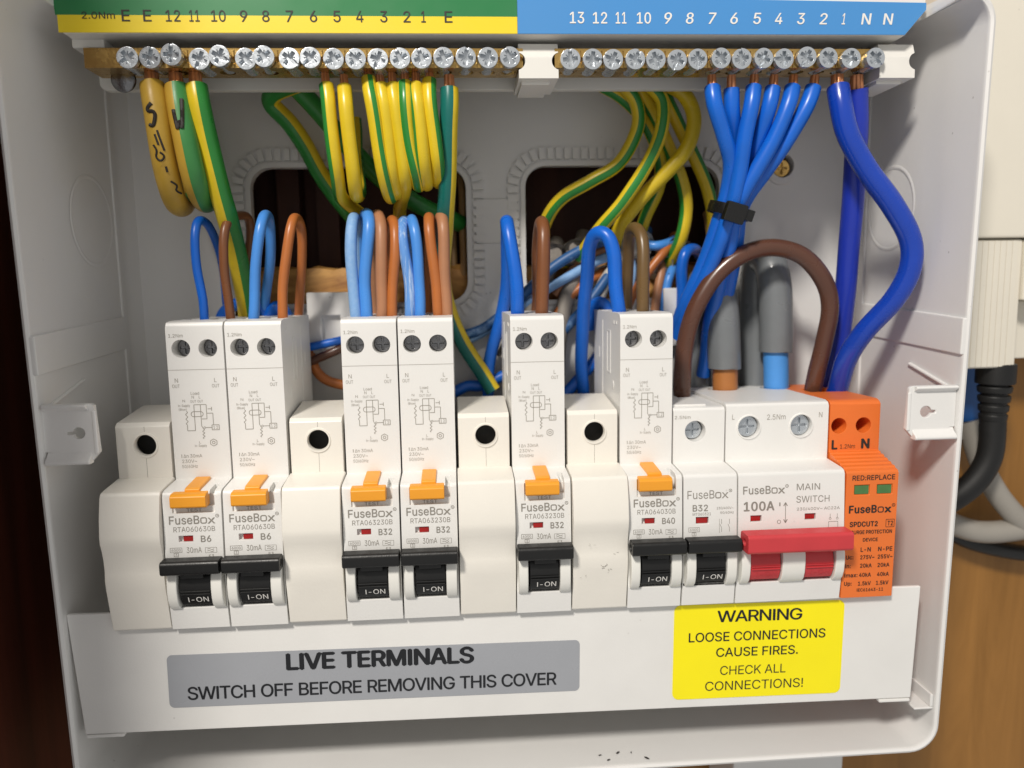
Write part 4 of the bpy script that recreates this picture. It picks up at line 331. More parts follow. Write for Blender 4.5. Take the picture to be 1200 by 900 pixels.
_tc = {}
def glyphs(t, bold, track=0):
    """outline shapes of a plain sans serif, kept as points and faces; a heavy weight repeats them a hair apart"""
    if (t, bold, track) in _tc: return _tc[(t, bold, track)]
    V = []; F = []; pen = 0
    for ch in t:
        if ch not in GLYPHS: pen += 92; continue
        adv, groups = GLYPHS[ch]
        shifts = [(0, 0)] if bold <= 0 else [(-bold*500, 0), (0, bold*300), (bold*500, 0), (0, -bold*300)]
        n = 0
        for vs_, fs in groups:
            P = [tuple(map(float, q.split(','))) for q in vs_.split()]; Q = [tuple(map(int, q.split(','))) for q in fs.split()]
            for dx, dz in shifts:
                o = len(V); V += [(pen+x+dx, y+dz, n) for x, y in P]; F += [tuple(o+k for k in q) for q in Q]; n += 1
        pen += adv+bold*500+track
    xs = [v[0] for v in V]; ys = [v[1] for v in V]
    _tc[(t, bold, track)] = (V, F, min(xs), max(xs), min(ys), max(ys)); return _tc[(t, bold, track)]
PROUD = .07
def put(bm, s, x0, x1, z0, z1, yf, bold=.0, shear=0., track=0):
    V, F, a, b, c, d = glyphs(s, max(bold, 0), track)
    sx = (x1-x0)/(b-a); sz = (z1-z0)/(d-c); vs_ = []
    for x, z, n in V:
        Z = z0+(z-c)*sz; X = x0+(x-a)*sx+shear*(Z-z0)
        vs_.append(bm.verts.new((X, yf(Z)-PROUD-n*.02, Z)))
    for f in F:
        try: bm.faces.new([vs_[i] for i in f])
        except ValueError: pass
def line(bm, pts, w, yf, closed=False):
    pts = list(pts)+([pts[0]] if closed else [])
    for (x0, z0), (x1, z1) in zip(pts, pts[1:]):
        L = math.hypot(x1-x0, z1-z0)
        if L < 1e-6: continue
        nx, nz = -(z1-z0)/L*w/2, (x1-x0)/L*w/2
        bm.faces.new([bm.verts.new((X, yf(Z)-PROUD, Z)) for X, Z in ((x0-nx, z0-nz), (x1-nx, z1-nz), (x1+nx, z1+nz), (x0+nx, z0+nz))])
def fusebox(bm, x0, x1, z0, z1, yf, bold=0.):
    """word mark: Fuse B, a small open square for the o, x and a ring"""
    W = x1-x0; h = z1-z0
    put(bm, 'FuseB', x0, x0+.655*W, z0, z1, yf, bold)
    q0, q1 = x0+.675*W, x0+.82*W; t = .16*(q1-q0)
    line(bm, rrect(q0+t/2, q1-t/2, z0+t/2, z0+.70*h, .15*h, 2), t*1.1, yf, True)
    put(bm, 'x', x0+.83*W, x0+W, z0, z0+.70*h, yf, bold)
    cx, cz = x0+1.045*W, z1-.1*h
    line(bm, [(cx+.035*W*math.cos(a*math.pi/6), cz+.035*W*math.sin(a*math.pi/6)) for a in range(12)], .012*W, yf, True)
    line(bm, [(cx-.01*W, cz), (cx+.012*W, cz)], .02*W, yf)

# swept tubes
def crom(P, step=1.0):
    P = [Vector(p) for p in P]; Q = [P[0]*2-P[1]]+P+[P[-1]*2-P[-2]]; out = []
    for i in range(1, len(Q)-2):
        p0, p1, p2, p3 = Q[i-1:i+3]; n = max(2, int((p2-p1).length/step))
        for k in range(n):
            t = k/n
            a = .5  # centripetal-ish: plain uniform spline on near even points
            out.append(a*((2*p1)+(p2-p0)*t+(2*p0-5*p1+4*p2-p3)*t*t+(3*p1-p0-3*p2+p3)*t**3))
    out.append(P[-1].copy())
    for _ in range(3):
        out = [out[0]]+[(out[i-1]+2*out[i]+out[i+1])/4 for i in range(1, len(out)-1)]+[out[-1]]
    return out
def tube(bm, path, r, n=16, cap=True, stripe=None):
    """stripe = (centre angle, width in degrees, twist per mm): faces inside it take the second material"""
    if not callable(r): rr = r; r = lambda t: rr
    T = [(path[min(i+1, len(path)-1)]-path[max(i-1, 0)]).normalized() for i in range(len(path))]
    N = Vector((0, -1, 0)); N = (N-T[0]*N.dot(T[0])).normalized()
    rings = []; dist = 0; ang0 = []
    tw = (lambda d: math.radians(stripe[0]+stripe[2]*d)) if stripe else (lambda d: 0.)
    for i, p in enumerate(path):
        if i:
            dist += (p-path[i-1]).length
        N = (N-T[i]*N.dot(T[i])).normalized(); Bn = T[i].cross(N)      # Bn points to the viewer's ... side
        rings.append([bm.verts.new(p+r(i/(len(path)-1))*(math.cos(2*math.pi*k/n+tw(dist))*N-math.sin(2*math.pi*k/n+tw(dist))*Bn)) for k in range(n)])
        ang0.append(dist)
    for i in range(len(rings)-1):
        for k in range(n):
            f = bm.faces.new((rings[i][k], rings[i][(k+1) % n], rings[i+1][(k+1) % n], rings[i+1][k]))
            if stripe:
                a = 360*(k+.5)/n
                a = (a+180) % 360-180
                if abs(a) < stripe[1]/2: f.material_index = 1
    if cap: bm.faces.new(rings[0][::-1]); bm.faces.new(rings[-1])

# ================================================================== SETTING
def setting():
    bm = new()      # wooden wall board behind the box, with an opening where the cables come through
    X0, X1, Z0, Z1 = -400, 700, -400, 500; ox0, ox1, oz0, oz1 = 24, 222, 88, 160
    for a in ((X0, ox0, Z0, Z1), (ox1, X1, Z0, Z1), (ox0, ox1, Z0, oz0), (ox0, ox1, oz1, Z1)):
        add_box(bm, a[0], a[1], 74, 88, a[2], a[3])
    tag(obj('wall_board', bm, 'board'), kind='structure')
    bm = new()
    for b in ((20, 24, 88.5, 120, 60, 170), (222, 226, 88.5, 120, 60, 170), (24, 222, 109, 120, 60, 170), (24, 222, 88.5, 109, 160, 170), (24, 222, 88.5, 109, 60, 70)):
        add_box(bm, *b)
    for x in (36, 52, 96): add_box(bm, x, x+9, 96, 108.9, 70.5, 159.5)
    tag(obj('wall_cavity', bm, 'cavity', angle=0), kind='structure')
setting()
def batten():
    bm = new(); rj = random.Random(9)
    nx, pr = 60, [(101, 88.5), (77, 88.5), (76, 94), (75.5, 99), (75.4, 103.5), (75.8, 108), (77, 112.2), (80, 113.4), (86, 113.2), (93, 113.4), (101, 113)]
    rows = [[bm.verts.new((25+196*i/nx, y+(rj.uniform(-.7, .7) if 0 < k < 10 else 0), z+(rj.uniform(-.8, .8) if 1 < k < 10 else 0))) for k, (y, z) in enumerate(pr)] for i in range(nx+1)]
    for a, b in zip(rows, rows[1:]):
        for k in range(len(pr)): bm.faces.new((a[k], a[(k+1) % len(pr)], b[(k+1) % len(pr)], b[k]))
    bm.faces.new(rows[0]); bm.faces.new(rows[-1][::-1])
    tag(obj('timber_batten', bm, 'batten', angle=25), 'rough orange timber batten seen low through the two back holes', 'timber batten')
batten()
def side_panel():
    bm = new(); add_box(bm, -56, -40, -150, 73, -300, 400)
    tag(obj('cupboard_side', bm, 'panel', bevel=1), 'very dark red brown wooden panel standing left of the white enclosure', 'cupboard panel')
side_panel()

# ================================================================== ENCLOSURE
XL, XR, ZB, ZT = -17.0, 272.8, -59.0, 190.8
YB = 70.0
def yrim(z): return 1.3-.030*z
def enclosure():
    root = thing('fuse_board_enclosure', 'open white plastic enclosure holding the row of breakers, two holes in its back', 'enclosure', (128, 74, -47.6))
    off = Vector((128, 74, -47.6))
    bm = new()
    rings = []
    for ins, y, front in ((0, 73.4, 0), (0, 0, 1), (.35, -.9, 1), (1.15, -1.3, 1), (1.95, -.9, 1), (2.3, 0, 1), (2.6, 62, 0), (3.4, 66.5, 0), (6, YB, 0)):
        pts = rrect(XL+ins, XR-ins, ZB+ins, ZT-ins, max(10-ins*.9, 3), 8)
        pts = pts[:18]+[(x, ZT-ins) for x in (262.75, 262.6, -6.75, -6.9)]+pts[18:]
        ring = []
        for x, z in pts:
            yy = y+(yrim(z) if front else 0)
            zz = z
            if z > 150 and not front: zz += 7                  # the roof rises behind its rim ...
            if front and z > ZT-4 and -6.8 < x < 262.65: yy += 22    # ... and is cut back, unseen, to let lamp light reach the labels
            ring.append(bm.verts.new((x-off.x, yy-off.y, zz-off.z)))
        rings.append(ring)
    n = len(rings[0])
    for a, b in zip(rings, rings[1:]):
        for i in range(n): bm.faces.new((a[i], a[(i+1) % n], b[(i+1) % n], b[i]))
    bm.faces.new(rings[0]); bm.faces.new(rings[-1][::-1])
    cut = new()
    def hole(poly):
        add_slab(cut, [(x-off.x, z-off.z) for x, z in poly], 60-off.y+9, 80-off.y)
    hole(rrect(32, 114, 99, 150.8, 8)); hole(rrect(137, 214.5, 99, 151, 8))
    add_cyl(cut, (240.2-off.x, 60-off.y, 150.6-off.z), 'y', 4.6, 20); 
    body = obj('body', bm, 'case', root, cut=cut, angle=30)
    # raised lips and perforation teeth round the two holes
    for hx0, hx1, hz0, hz1 in ((32, 114, 99, 150.8), (137, 214.5, 99, 151)):
        bm = new()
        o_ = rrect(hx0-1.7, hx1+1.7, hz0-1.7, hz1+1.7, 9.6, 8); i_ = rrect(hx0+.05, hx1-.05, hz0+.05, hz1-.05, 8, 8)
        for (y0, y1) in ((69.0, 70.2),):
            A = [bm.verts.new((x, y0, z)) for x, z in o_]; B2 = [bm.verts.new((x, y0, z)) for x, z in i_]
            A2 = [bm.verts.new((x, y1, z)) for x, z in o_]; B3 = [bm.verts.new((x, y1+3, z)) for x, z in i_]
            m = len(A)
            for k in range(m):
                j = (k+1) % m
                bm.faces.new((A[k], A[j], B2[j], B2[k])); bm.faces.new((A2[k], A[k], A[j], A2[j])[::-1]); bm.faces.new((B2[k], B2[j], B3[j], B3[k]))
        bmesh.ops.translate(bm, verts=bm.verts, vec=-off)
        obj('hole_lip', bm, 'case', root, angle=50)
        bm = new(); per = rrect(hx0-4.7, hx1+4.7, hz0-4.7, hz1+4.7, 12.5, 10)
        acc = 0; nxt = 0; m = len(per)
        for k in range(m):
            x0, z0 = per[k]; x1, z1 = per[(k+1) % m]; L = math.hypot(x1-x0, z1-z0)
            while L > 1e-6 and nxt < acc+L:
                t = (nxt-acc)/L; px, pz = x0+(x1-x0)*t, z0+(z1-z0)*t; tx, tz = (x1-x0)/L, (z1-z0)/L; nx, nz = tz, -tx
                poly = [(px+a*tx*1.12+b*nx*2.15, pz+a*tz*1.12+b*nz*2.15) for a, b in ((-1, -1), (1, -1), (1, 1), (-1, 1))]
                add_slab(bm, poly, 68.7, 70.1); nxt += 3.3
            acc += L
        bmesh.ops.translate(bm, verts=bm.verts, vec=-off)
        tag(obj('perforation_teeth', bm, 'case', root, angle=0), kind='stuff')
    # knockout circles and a raised band on both side walls
    for X, sgn, cy, cz in ((XL+2.6, 1, 42, 129), (XR-2.6, -1, 43, 131)):
        bm = new()
        for k in range(48):
            a0, a1 = 2*math.pi*k/48, 2*math.pi*(k+1)/48
            P = []
            for a in (a0, a1):
                for rr, hh in ((14.0, 0), (14.6, .2), (15.0, .2), (15.6, 0)):
                    P.append(bm.verts.new((X+sgn*(hh-.02), cy+rr*math.cos(a), cz+rr*math.sin(a))))
            for q in range(3): bm.faces.new((P[q], P[q+1], P[q+5], P[q+4]))
        bmesh.ops.translate(bm, verts=bm.verts, vec=-off); obj('knockout_ring', bm, 'case', root)
        bm = new(); add_prism(bm, [(yrim(80)-1.0, 80.6), (yrim(92)-1.0, 92.4), (61, 96), (61, 83.6)], X-sgn*2.2, X+sgn*.65)
        bmesh.ops.translate(bm, verts=bm.verts, vec=-off); obj('wall_band', bm, 'case', root, bevel=.6)
        bm = new(); add_box(bm, X-sgn*.5, X+sgn*.7, 58.6, 62.5, -30, 184)
        bmesh.ops.translate(bm, verts=bm.verts, vec=-off); obj('corner_rib', bm, 'case', root, bevel=.5)
        # fixing tab with a keyhole
        bm = new(); x0, x1 = (X-.3, X+15.2) if sgn > 0 else (X-16.4, X+.3)
        z0, z1 = (53.6, 71.8) if sgn > 0 else (53.0, 70.6); yt = -.2
        pl = [(x0, z0+.6), (x1-3 if sgn > 0 else x1, z0+.1), (x1, z0+3.4), (x1-.6, z1-.6), (x1-1.6, z1), (x0, z1)] if sgn > 0 else \
             [(x0+3, z0+.1), (x1, z0+.6), (x1, z1), (x0+1.6, z1), (x0+.6, z1-.6), (x0, z0+3.4)]
        add_slab(bm, pl, yt, yt+1.6)
        cut = new(); cx = x0+10.0 if sgn > 0 else x0+6.6; cz2 = (z0+z1)/2+.3
        add_cyl(cut, (cx, yt-3, cz2), 'y', 1.85, 8); add_box(cut, *((cx-3.4, cx) if sgn > 0 else (cx, cx+3.4)), yt-3, yt+5, cz2-.5, cz2+.5)
        if sgn > 0: add_box(cut, x0-1, x0+1.7, yt-3, yt+5, z0+2, z0+3.8)
        else: add_box(cut, x1-1.7, x1+1, yt-3, yt+5, z0+2, z0+3.8)
        for b in (bm, cut): bmesh.ops.translate(b, verts=b.verts, vec=-off)
        tab = obj('fixing_tab', bm, 'case', root, cut=cut, bevel=.35)
        bm = new()
        xa, xb = x0+(2.2 if sgn < 0 else .3), x1-(2.2 if sgn > 0 else .3)     # dished top and bottom edges, standing proud of the tab
        add_prism(bm, [(yt+.4, z1-2.4), (yt-.5, z1-1.6), (yt-1.5, z1-1.0), (yt-1.7, z1-.3), (yt-1.0, z1+.1), (yt+1.2, z1+.1)], xa, xb)
        add_prism(bm, [(yt+.4, z0+4.0), (yt-.5, z0+2.6), (yt-1.9, z0+1.6), (yt-2.3, z0+.8), (yt-1.9, z0+.1), (yt+1.2, z0)], xa, xb)
        add_prism(bm, [(yt-.4, z0+3), (yt-.4, z1-2), (yt+.4, z1-2), (yt+.4, z0+3)], *((x1-1.3, x1-.1) if sgn > 0 else (x0+.1, x0+1.3)))
        bmesh.ops.translate(bm, verts=bm.verts, vec=-off); obj('tab_edge', bm, 'case', tab, bevel=.5, seg=3)
        bm = new(); add_prism(bm, [(yt+1.6, z1-1), (26, z1+5), (26, z1+3.9), (yt+1.6, z1-2.2)], *((X-.5, X+.8) if sgn > 0 else (X-.8, X+.5)))
        bmesh.ops.translate(bm, verts=bm.verts, vec=-off); obj('tab_gusset', bm, 'case', tab, bevel=.5)
    # moulded brackets on the back wall
    for x0, x1, z0, z1 in ((52, 70, 80, 103.5), (191, 206, 80, 103)):
        bm = new(); add_box(bm, x0, x1, 63.5, 70.3, z0, z1)
        cut = new(); add_box(cut, x0+5.5, x1-5.5, 60, 66, z0-1, z1-9)
        for b in (bm, cut): bmesh.ops.translate(b, verts=b.verts, vec=-off)
        obj('back_bracket', bm, 'case', root, cut=cut, bevel=.6)
    bm = new(); add_box(bm, 117.5, 134, 69.0, 70.3, 121.5, 138.5); bmesh.ops.translate(bm, verts=bm.verts, vec=-off); obj('moulded_pad', bm, 'case', root, bevel=.4)
    # keyhole boss and brass fixing screw top right
    bm = new()
    for k in range(32):
        a0, a1 = 2*math.pi*k/32, 2*math.pi*(k+1)/32
        P = [bm.verts.new((240.2+rr*math.cos(a), yy, 150.6+rr*math.sin(a))) for a in (a0, a1) for rr, yy in ((4.6, 70.5), (4.6, 68.9), (7.2, 68.9), (7.6, 70.2))]
        for q in range(3): bm.faces.new((P[q], P[q+1], P[q+5], P[q+4]))
    bmesh.ops.translate(bm, verts=bm.verts, vec=-off); obj('keyhole_boss', bm, 'case', root, angle=30)
    # small moulded latch lower right
    bm = new(); add_box(bm, 263.5, 270.4, 2.2, 14, -43.0, -42.2); add_box(bm, 269.2, 270.4, 2.2, 14, -42.2, -37.5)
    bmesh.ops.translate(bm, verts=bm.verts, vec=-off); obj('cover_latch', bm, 'case', root, bevel=.4)
enclosure()
def keyhole_screw():
    bm = new(); add_cyl(bm, (0, 0, 0), 'y', 3.4, 2.2, 24, 3.6); add_cyl(bm, (0, 2, 0), 'y', 1.9, 6)
    cut = new(); add_box(cut, -2.2, 2.2, -.5, .9, -.35, .35); add_box(cut, -.35, .35, -.5, .9, -2.2, 2.2)
    o = obj('fixing_screw', bm, 'brass', cut=cut, bevel=.25, loc=(240.2, 70.2, 149.8))
    tag(o, 'brass screw head inside the round keyhole in the back wall, upper right', 'screw')
keyhole_screw()

# ================================================================== TERMINAL COVER
def cover():
    root = thing('terminal_cover', 'white cover strip under the breakers with a grey and a yellow sticker', 'cover strip', (126, 3, -18))
    root.rotation_euler = (0, math.radians(.72), 0)
    # local coordinates: x - 126, y - 3, z + 18
    bm = new()
    pl = [(-138.6, -18.8), (-138.6+.01, -18.8), (139.6, -18.6), (141, 21.2), (-141.0, 21.2)]
    pl = [(-138.0, -18.8), (136.4, -18.7), (137.4, 21.4), (-141.0, 21.4)]
    add_slab(bm, pl, -.6, .8)
    bmb = obj('plate', bm, 'device', root, bevel=.35, seg=3)
    for x0, x1 in ((-137.6, -126), (125, 136)):
        bm = new(); add_prism(bm, [(-.9, -19.9), (-.9, -18.9), (9, -18.9), (9, -19.9)], x0, x1); obj('bottom_tab', bm, 'device', root, bevel=.25)
    # coordinates of the print below were measured level; undo the roll by working along the plate
    def sticker(name, mat, x0, x1, z0, z1, r, items, colour, bold):
        bm = new(); add_slab(bm, rrect(x0, x1, z0, z1, r, 6), -.78, -.58)
        o = obj(name, bm, mat, root, angle=50)
        bm = new()
        for s, a, b, c, d, bo in items: put(bm, s, a, b, c, d, lambda z: -.78, bo, 0., -26 if bo > .01 else -8)
        obj('lettering', bm, colour, o, angle=0)
        return o
    sticker('grey_sticker', 'grey', -111.4, 20.8, -10.8, 6.9, 1.6, [('LIVE TERMINALS', -74.4, -14.0, .3, 6.2, .034), ('SWITCH OFF BEFORE REMOVING THIS COVER', -105.6, 13.2, -8.4, -3.9, .012)], 'printb', 0)
    sticker('yellow_sticker', 'warn', 52.4, 110.8, -15.6, 17.6, 2.2, [('WARNING', 67.0, 96.2, 11.3, 15.4, .012), ('LOOSE CONNECTIONS', 57.5, 104.6, 4.6, 7.9, .007), ('CAUSE FIRES.', 67.0, 95.3, -.9, 2.3, .007), ('CHECK ALL', 68.6, 91.3, -7.4, -4.2, -.004), ('CONNECTIONS!', 63.6, 97.6, -12.9, -9.6, -.004)], 'printb', 0)
cover()

# ================================================================== TERMINAL CARRIER
def carrier():
    root = thing('terminal_carrier', 'white carrier along the top with numbered earth and neutral terminal bars', 'terminal bar', (0, 0, 0))
    root.rotation_euler = (0, -.0050, 0)
    bm = new(); add_slab(bm, [(-4.2, 181.0), (255.3, 181.0), (261.9, 188.6), (261.9, 193.6), (-6.4, 193.6)], 12.2, 28.5)
    obj('label_rail', bm, 'carrier', root, bevel=.3)
    bm = new(); add_box(bm, -4, 262, 28.0, 44, 180.6, 183.4); add_slab(bm, rrect(-5.2, 266.2, 170.6, 182, 2.4), 36.2, 39.4)
    obj('backing', bm, 'carrier', root, bevel=.4)
    bm = new(); add_box(bm, -4.6, 5.0, 18, 36, 178.6, 181.6); obj('end_block', bm, 'carrier', root, bevel=.5)
    for x0, x1, l, r in ((131.4, 144.0, 1, 1), (249.3, 261.3, 0, 1)):
        bm = new(); add_prism(bm, [(15.5, 168.9), (15.5, 175.4), (17.2, 179.8), (36.4, 179.8), (36.4, 168.9)], x0, x1)
        cut = new()
        if l: add_cyl(cut, (x0-.6, 10, 174.2), 'y', 2.7, 40)
        if r: add_cyl(cut, (x1+.6, 10, 174.2), 'y', 2.7, 40)
        obj('bar_holder', bm, 'carrier', root, cut=cut, bevel=.35)
        bm = new(); add_box(bm, x0+1, x1-2.5, 19, 36, 167.8, 169.0); obj('holder_clip', bm, 'carrier', root, bevel=.3)
    # labels
    bm = new(); add_box(bm, -5.2, 130.85, 11.9, 12.3, 181.2, 186.1); lab = obj('earth_label', bm, 'lyellow', root, angle=0)
    bm = new(); add_slab(bm, [(-5.7, 186.1), (130.85, 186.1), (130.85, 193.4), (-6.3, 193.4)], 11.9, 12.3); obj('green_band', bm, 'lgreen', lab, angle=0)
    bm = new(); yf = lambda z: 11.9
    put(bm, '2.0Nm', 1.8, 11.3, 185.0, 187.0, yf, .006)
    for s, x in zip('E E 12 11 10 9 8 7 6 5 4 3 2 1 E'.split(), (14.4, 20.6, 28.0, 34.2, 41.2, 48.6, 55.1, 62.1, 69.2, 76.2, 83.0, 90.2, 97.2, 102.2, 109.8)):
        w = {'E': 2.4, '1': 1.4}.get(s, 4.3 if len(s) == 2 else 2.2)
        if s == '11': w = 3.0
        put(bm, s, x-w/2, x+w/2, 184.3, 187.6, yf, .008)
    obj('lettering', bm, 'printd', lab, angle=0)
    bm = new(); add_slab(bm, [(130.95, 181.2), (255.2, 181.2), (261.9, 188.8), (261.9, 190.9), (130.95, 192.4)], 11.9, 12.3); lab = obj('neutral_label', bm, 'lblue', root, angle=0)
    bm = new()
    us = (149.4, 156.6, 163.2, 170.4, 177.8, 184.8, 191.9, 199.0, 206.4, 213.4, 220.6, 228.0, 234.6, 242.0, 249.2)
    for s, x in zip('13 12 11 10 9 8 7 6 5 4 3 2 1 N N'.split(), us):
        w = {'N': 3.0, '1': 1.1}.get(s, 4.5 if len(s) == 2 else 2.4)
        if s == '11': w = 3.4
        put(bm, s, x-w/2, x+w/2, 184.2, 187.6, yf, .012, .0 if len(s) == 2 else .12)
    obj('lettering', bm, 'printw', lab, angle=0)
    # terminal screw, built once
    bm = new(); add_cyl(bm, (0, 0, 0), 'y', 3.15, 1.9, 28); add_cyl(bm, (0, 1.85, 0), 'y', 2.75, 8, 20)
    cut = new(); add_box(cut, -2.3, 2.3, -1, 1.5, -.62, .62); add_box(cut, -.62, .62, -1, 1.5, -2.3, 2.3)
    for a in range(4):
        c_, s_ = math.cos(math.pi/4+a*math.pi/2), math.sin(math.pi/4+a*math.pi/2)
        add_slab(cut, [(c_*.3-s_*.12, s_*.3+c_*.12), (c_*1.9-s_*.12, s_*1.9+c_*.12), (c_*1.9+s_*.12, s_*1.9-c_*.12), (c_*.3+s_*.12, s_*.3-c_*.12)], -1, .6)
    add_box(cut, -.45, .45, -1, .8, -4, -2.3)
    proto = obj('terminal_screw', bm, 'zinc', cut=cut, bevel=.18)
    sc_mesh = proto.data; bpy.data.objects.remove(proto)
    def bar(name, x0, x1, xs, zs, outs):
        bm = new(); add_box(bm, x0, x1, 16.2, 27.8, 172.3, 178.1)
        cut = new()
        for x in xs: add_cyl(cut, (x+3.4, 14, 174.8), 'y', .9, 4, 8)
        for i, x in enumerate(xs): add_cyl(cut, (x, 21.8, 169.8), 'z', 2.5, 5.4, 18)
        for p, q in zip(xs, xs[1:]): add_box(cut, (p+q)/2-.22, (p+q)/2+.22, 15, 16.75, 171, 177.4)
        b = obj(name, bm, 'brass', root, cut=cut, bevel=.3)
        for i, (x, z, o_) in enumerate(zip(xs, zs, outs)):
            s = bpy.data.objects.new('terminal_screw', sc_mesh); COL.objects.link(s); s.parent = b
            s.location = (x*S, (14.2-o_)*S, z*S); s.rotation_euler = (random.uniform(-.05, .05), random.uniform(0, 6.28), random.uniform(-.05, .05))
        return b
    e = [13.1, 19.6, 26.2, 34.1, 40.2, 47.8, 53.4, 60.9, 67.2, 74.2, 80.9, 87.7, 94.5, 101.1, 107.9, 114.8, 121.7, 128.6]
    ez = [174.6, 174.7, 175.3, 174.3, 175.0, 174.4, 174.9, 174.5, 174.7, 174.4, 174.4, 174.4, 174.6, 174.6, 174.8, 174.9, 174.8, 174.9]
    bar('earth_bar', -0.5, 132.8, e, ez, [.5, .2, 1.2, .2, .9, 0, .8, .2, .2, 0, 0, 0, 0, .2, 0, 0, 0, .2])
    nn = [147.6, 154.7, 161.2, 168.3, 174.9, 181.7, 188.4, 195.9, 202.6, 209.8, 216.5, 223.9, 230.9, 238.4, 246.3]
    nz = [174.4, 174.4, 174.3, 174.4, 174.3, 174.1, 174.4, 174.6, 174.4, 174.6, 174.4, 174.9, 174.6, 174.4, 174.4]
    bar('neutral_bar', 142.9, 247.5, nn, nz, [0, 0, 0, 0, 0, .2, .1, .4, .5, .5, .5, .6, .9, 1.0, 1.5])
    # pan head screw fixing the carrier, left end
    bm = new(); add_cyl(bm, (6.2, 30.0, 170.9), 'y', 2.2, 6.4)
    bm2 = new()
    for k in range(6):
        a0, a1 = math.pi/2*k/6, math.pi/2*(k+1)/6
        add_cyl(bm2, (7.2, 24.8-2.0*math.sin(a1), 171.0), 'y', 3.7*math.cos(a1)+.01, 2.0*(math.sin(a1)-math.sin(a0)), 24, 3.9*math.cos(a0))
    bm.free(); obj('fixing_screw', bm2, 'steeld', root, angle=60)
carrier()

# ================================================================== DEVICES
def shoulder_screw(x, z, r, parent, mat='steeld', y=16.5):
    bm = new(); add_cyl(bm, (x, y, z), 'y', r, 3, 24)
    cut = new(); add_box(cut, x-r*.72, x+r*.72, y-1, y+.9, z-.38, z+.38); add_box(cut, x-.38, x+.38, y-1, y+.9, z-r*.72, z+r*.72)
    return obj('terminal_screw', bm, mat, parent, cut=cut, bevel=.15)
def face_y(z): return -.8-(42.6-z)*.05          # the label face leans slightly forward towards its foot
NOSE = [(11.4, 45.0), (1.2, 44.2), (-.2, 43.7), (-.8, 42.6), (face_y(22.6), 22.6), (-.9, 21.2), (-.9, 7.8), (-1.1, 7.0), (-.2, 0)]
FOOT = [(12, 0), (12, -20), (58, -20)]
def lever_bar(x0, x1, mat, parent, z0=19.7, z1=24.1, y0=-7.4, y1=-2.0):
    bm = new(); poly = rrect(y0, y1, z0, z1, 1.2, 4); add_prism(bm, poly, x0, x1)
    cut = new(); add_cyl(cut, (x1-1.6, (y0+y1)/2, (z0+z1)/2), 'x', 1.1, 4, 14); add_cyl(cut, (x0-2, (y0+y1)/2, (z0+z1)/2), 'x', 1.1, 3.6, 14)
    return obj('lever', bm, mat, parent, cut=cut, bevel=.35)
def toggle(x0, x1, mat, parent, text='printw'):
    bm = new(); poly = []
    for k in range(15):
        a = math.radians(-35+k*8); poly.append((6.0-9.2*math.cos(a), 13.6+9.2*math.sin(a)))
    poly += [(6, 22), (6, 8)]
    add_prism(bm, poly, x0, x1)
    for z in (13.3, 12.4): add_box(bm, x0+.1, x1-.1, -3.65, 0, z-.18, z+.18)
    add_box(bm, x0+1.2, x1-1.2, -5.6, -2.0, 18.2, 20.4)
    t = obj('toggle', bm, mat, parent, bevel=.2)
    bm = new()
    yf = lambda z: 6.0-math.sqrt(max(9.2**2-(z-13.6)**2, 1))-.04
    put(bm, 'I-ON', x0+2.2, x1-.9, 9.5, 11.3, yf, .0); obj('lettering', bm, text, t, angle=0)
    return t
def cheek(x0, x1, parent):
    bm = new(); P = [(6, 20.4), (-1.6, 20.4), (-3.0, 19.6), (-3.9, 17), (-4.1, 14), (-3.8, 11), (-3.0, 8.6), (-1.4, 6.9), (6, 6.7)]
    add_prism(bm, P, x0, x1); return obj('cheek', bm, 'cheek', parent, bevel=.4, seg=3)
def diagram(bm, yf):
    w = .2
    def sq(x, z0, z1, n=3):
        P = [(x, z1)]
        for k in range(1, n*4):
            P.append((x+.35*math.sin(k*math.pi/2), z1+(z0-z1)*k/(n*4)))
        return P+[(x, z0)]
    line(bm, sq(5.0, 62.6, 67.0), w, yf); line(bm, [(5.0, 62.6), (5.0, 60.7), (7.4, 60.7), (7.4, 69.0)], w, yf)
    line(bm, [(7.4, 69.0), (11.2, 69.0), (11.2, 64.4), (9.6, 64.4)], w, yf); line(bm, [(9.4, 69.0), (9.4, 62.2)], w, yf)
    line(bm, rrect(6.4, 10.1, 65.2, 66.8, .75, 4), w, yf, True)
    line(bm, [(11.2, 66.2), (13.1, 66.2), (13.1, 62.5)], w, yf); line(bm, [(11.6, 67.6), (12.8, 67.6)], w, yf); line(bm, [(12.8, 68.2), (12.8, 67.0)], w, yf)
    line(bm, [(12.6, 60.8), (14.8, 60.8), (14.8, 62.4), (12.6, 62.4)], w, yf, True); put(bm, '1 2', 13.0, 14.4, 61.1, 62.1, yf)
    line(bm, [(10.6, 61.6), (12.6, 61.6)], w, yf); line(bm, [(10.3+.3*math.cos(a*.785), 61.6+.3*math.sin(a*.785)) for a in range(8)], .15, yf, True)
    line(bm, [(9.4, 62.2), (9.9, 61.2)], w, yf); line(bm, sq(9.9, 58.0, 61.2), w, yf)
    put(bm, 'L', 8.3, 8.8, 56.5, 57.3, yf); put(bm, 'In-Supply', 6.9, 10.6, 55.2, 56.2, yf)
    line(bm, [(12.8+1.15*math.cos(a*math.pi/3+.5)*(1 if a % 1 == 0 else .8), 56.7+1.15*math.sin(a*math.pi/3+.5)) for a in range(6)], w, yf, True)
    line(bm, [(12.8+.45*math.cos(a*math.pi/4), 56.7+.45*math.sin(a*math.pi/4)) for a in range(8)], w, yf, True)
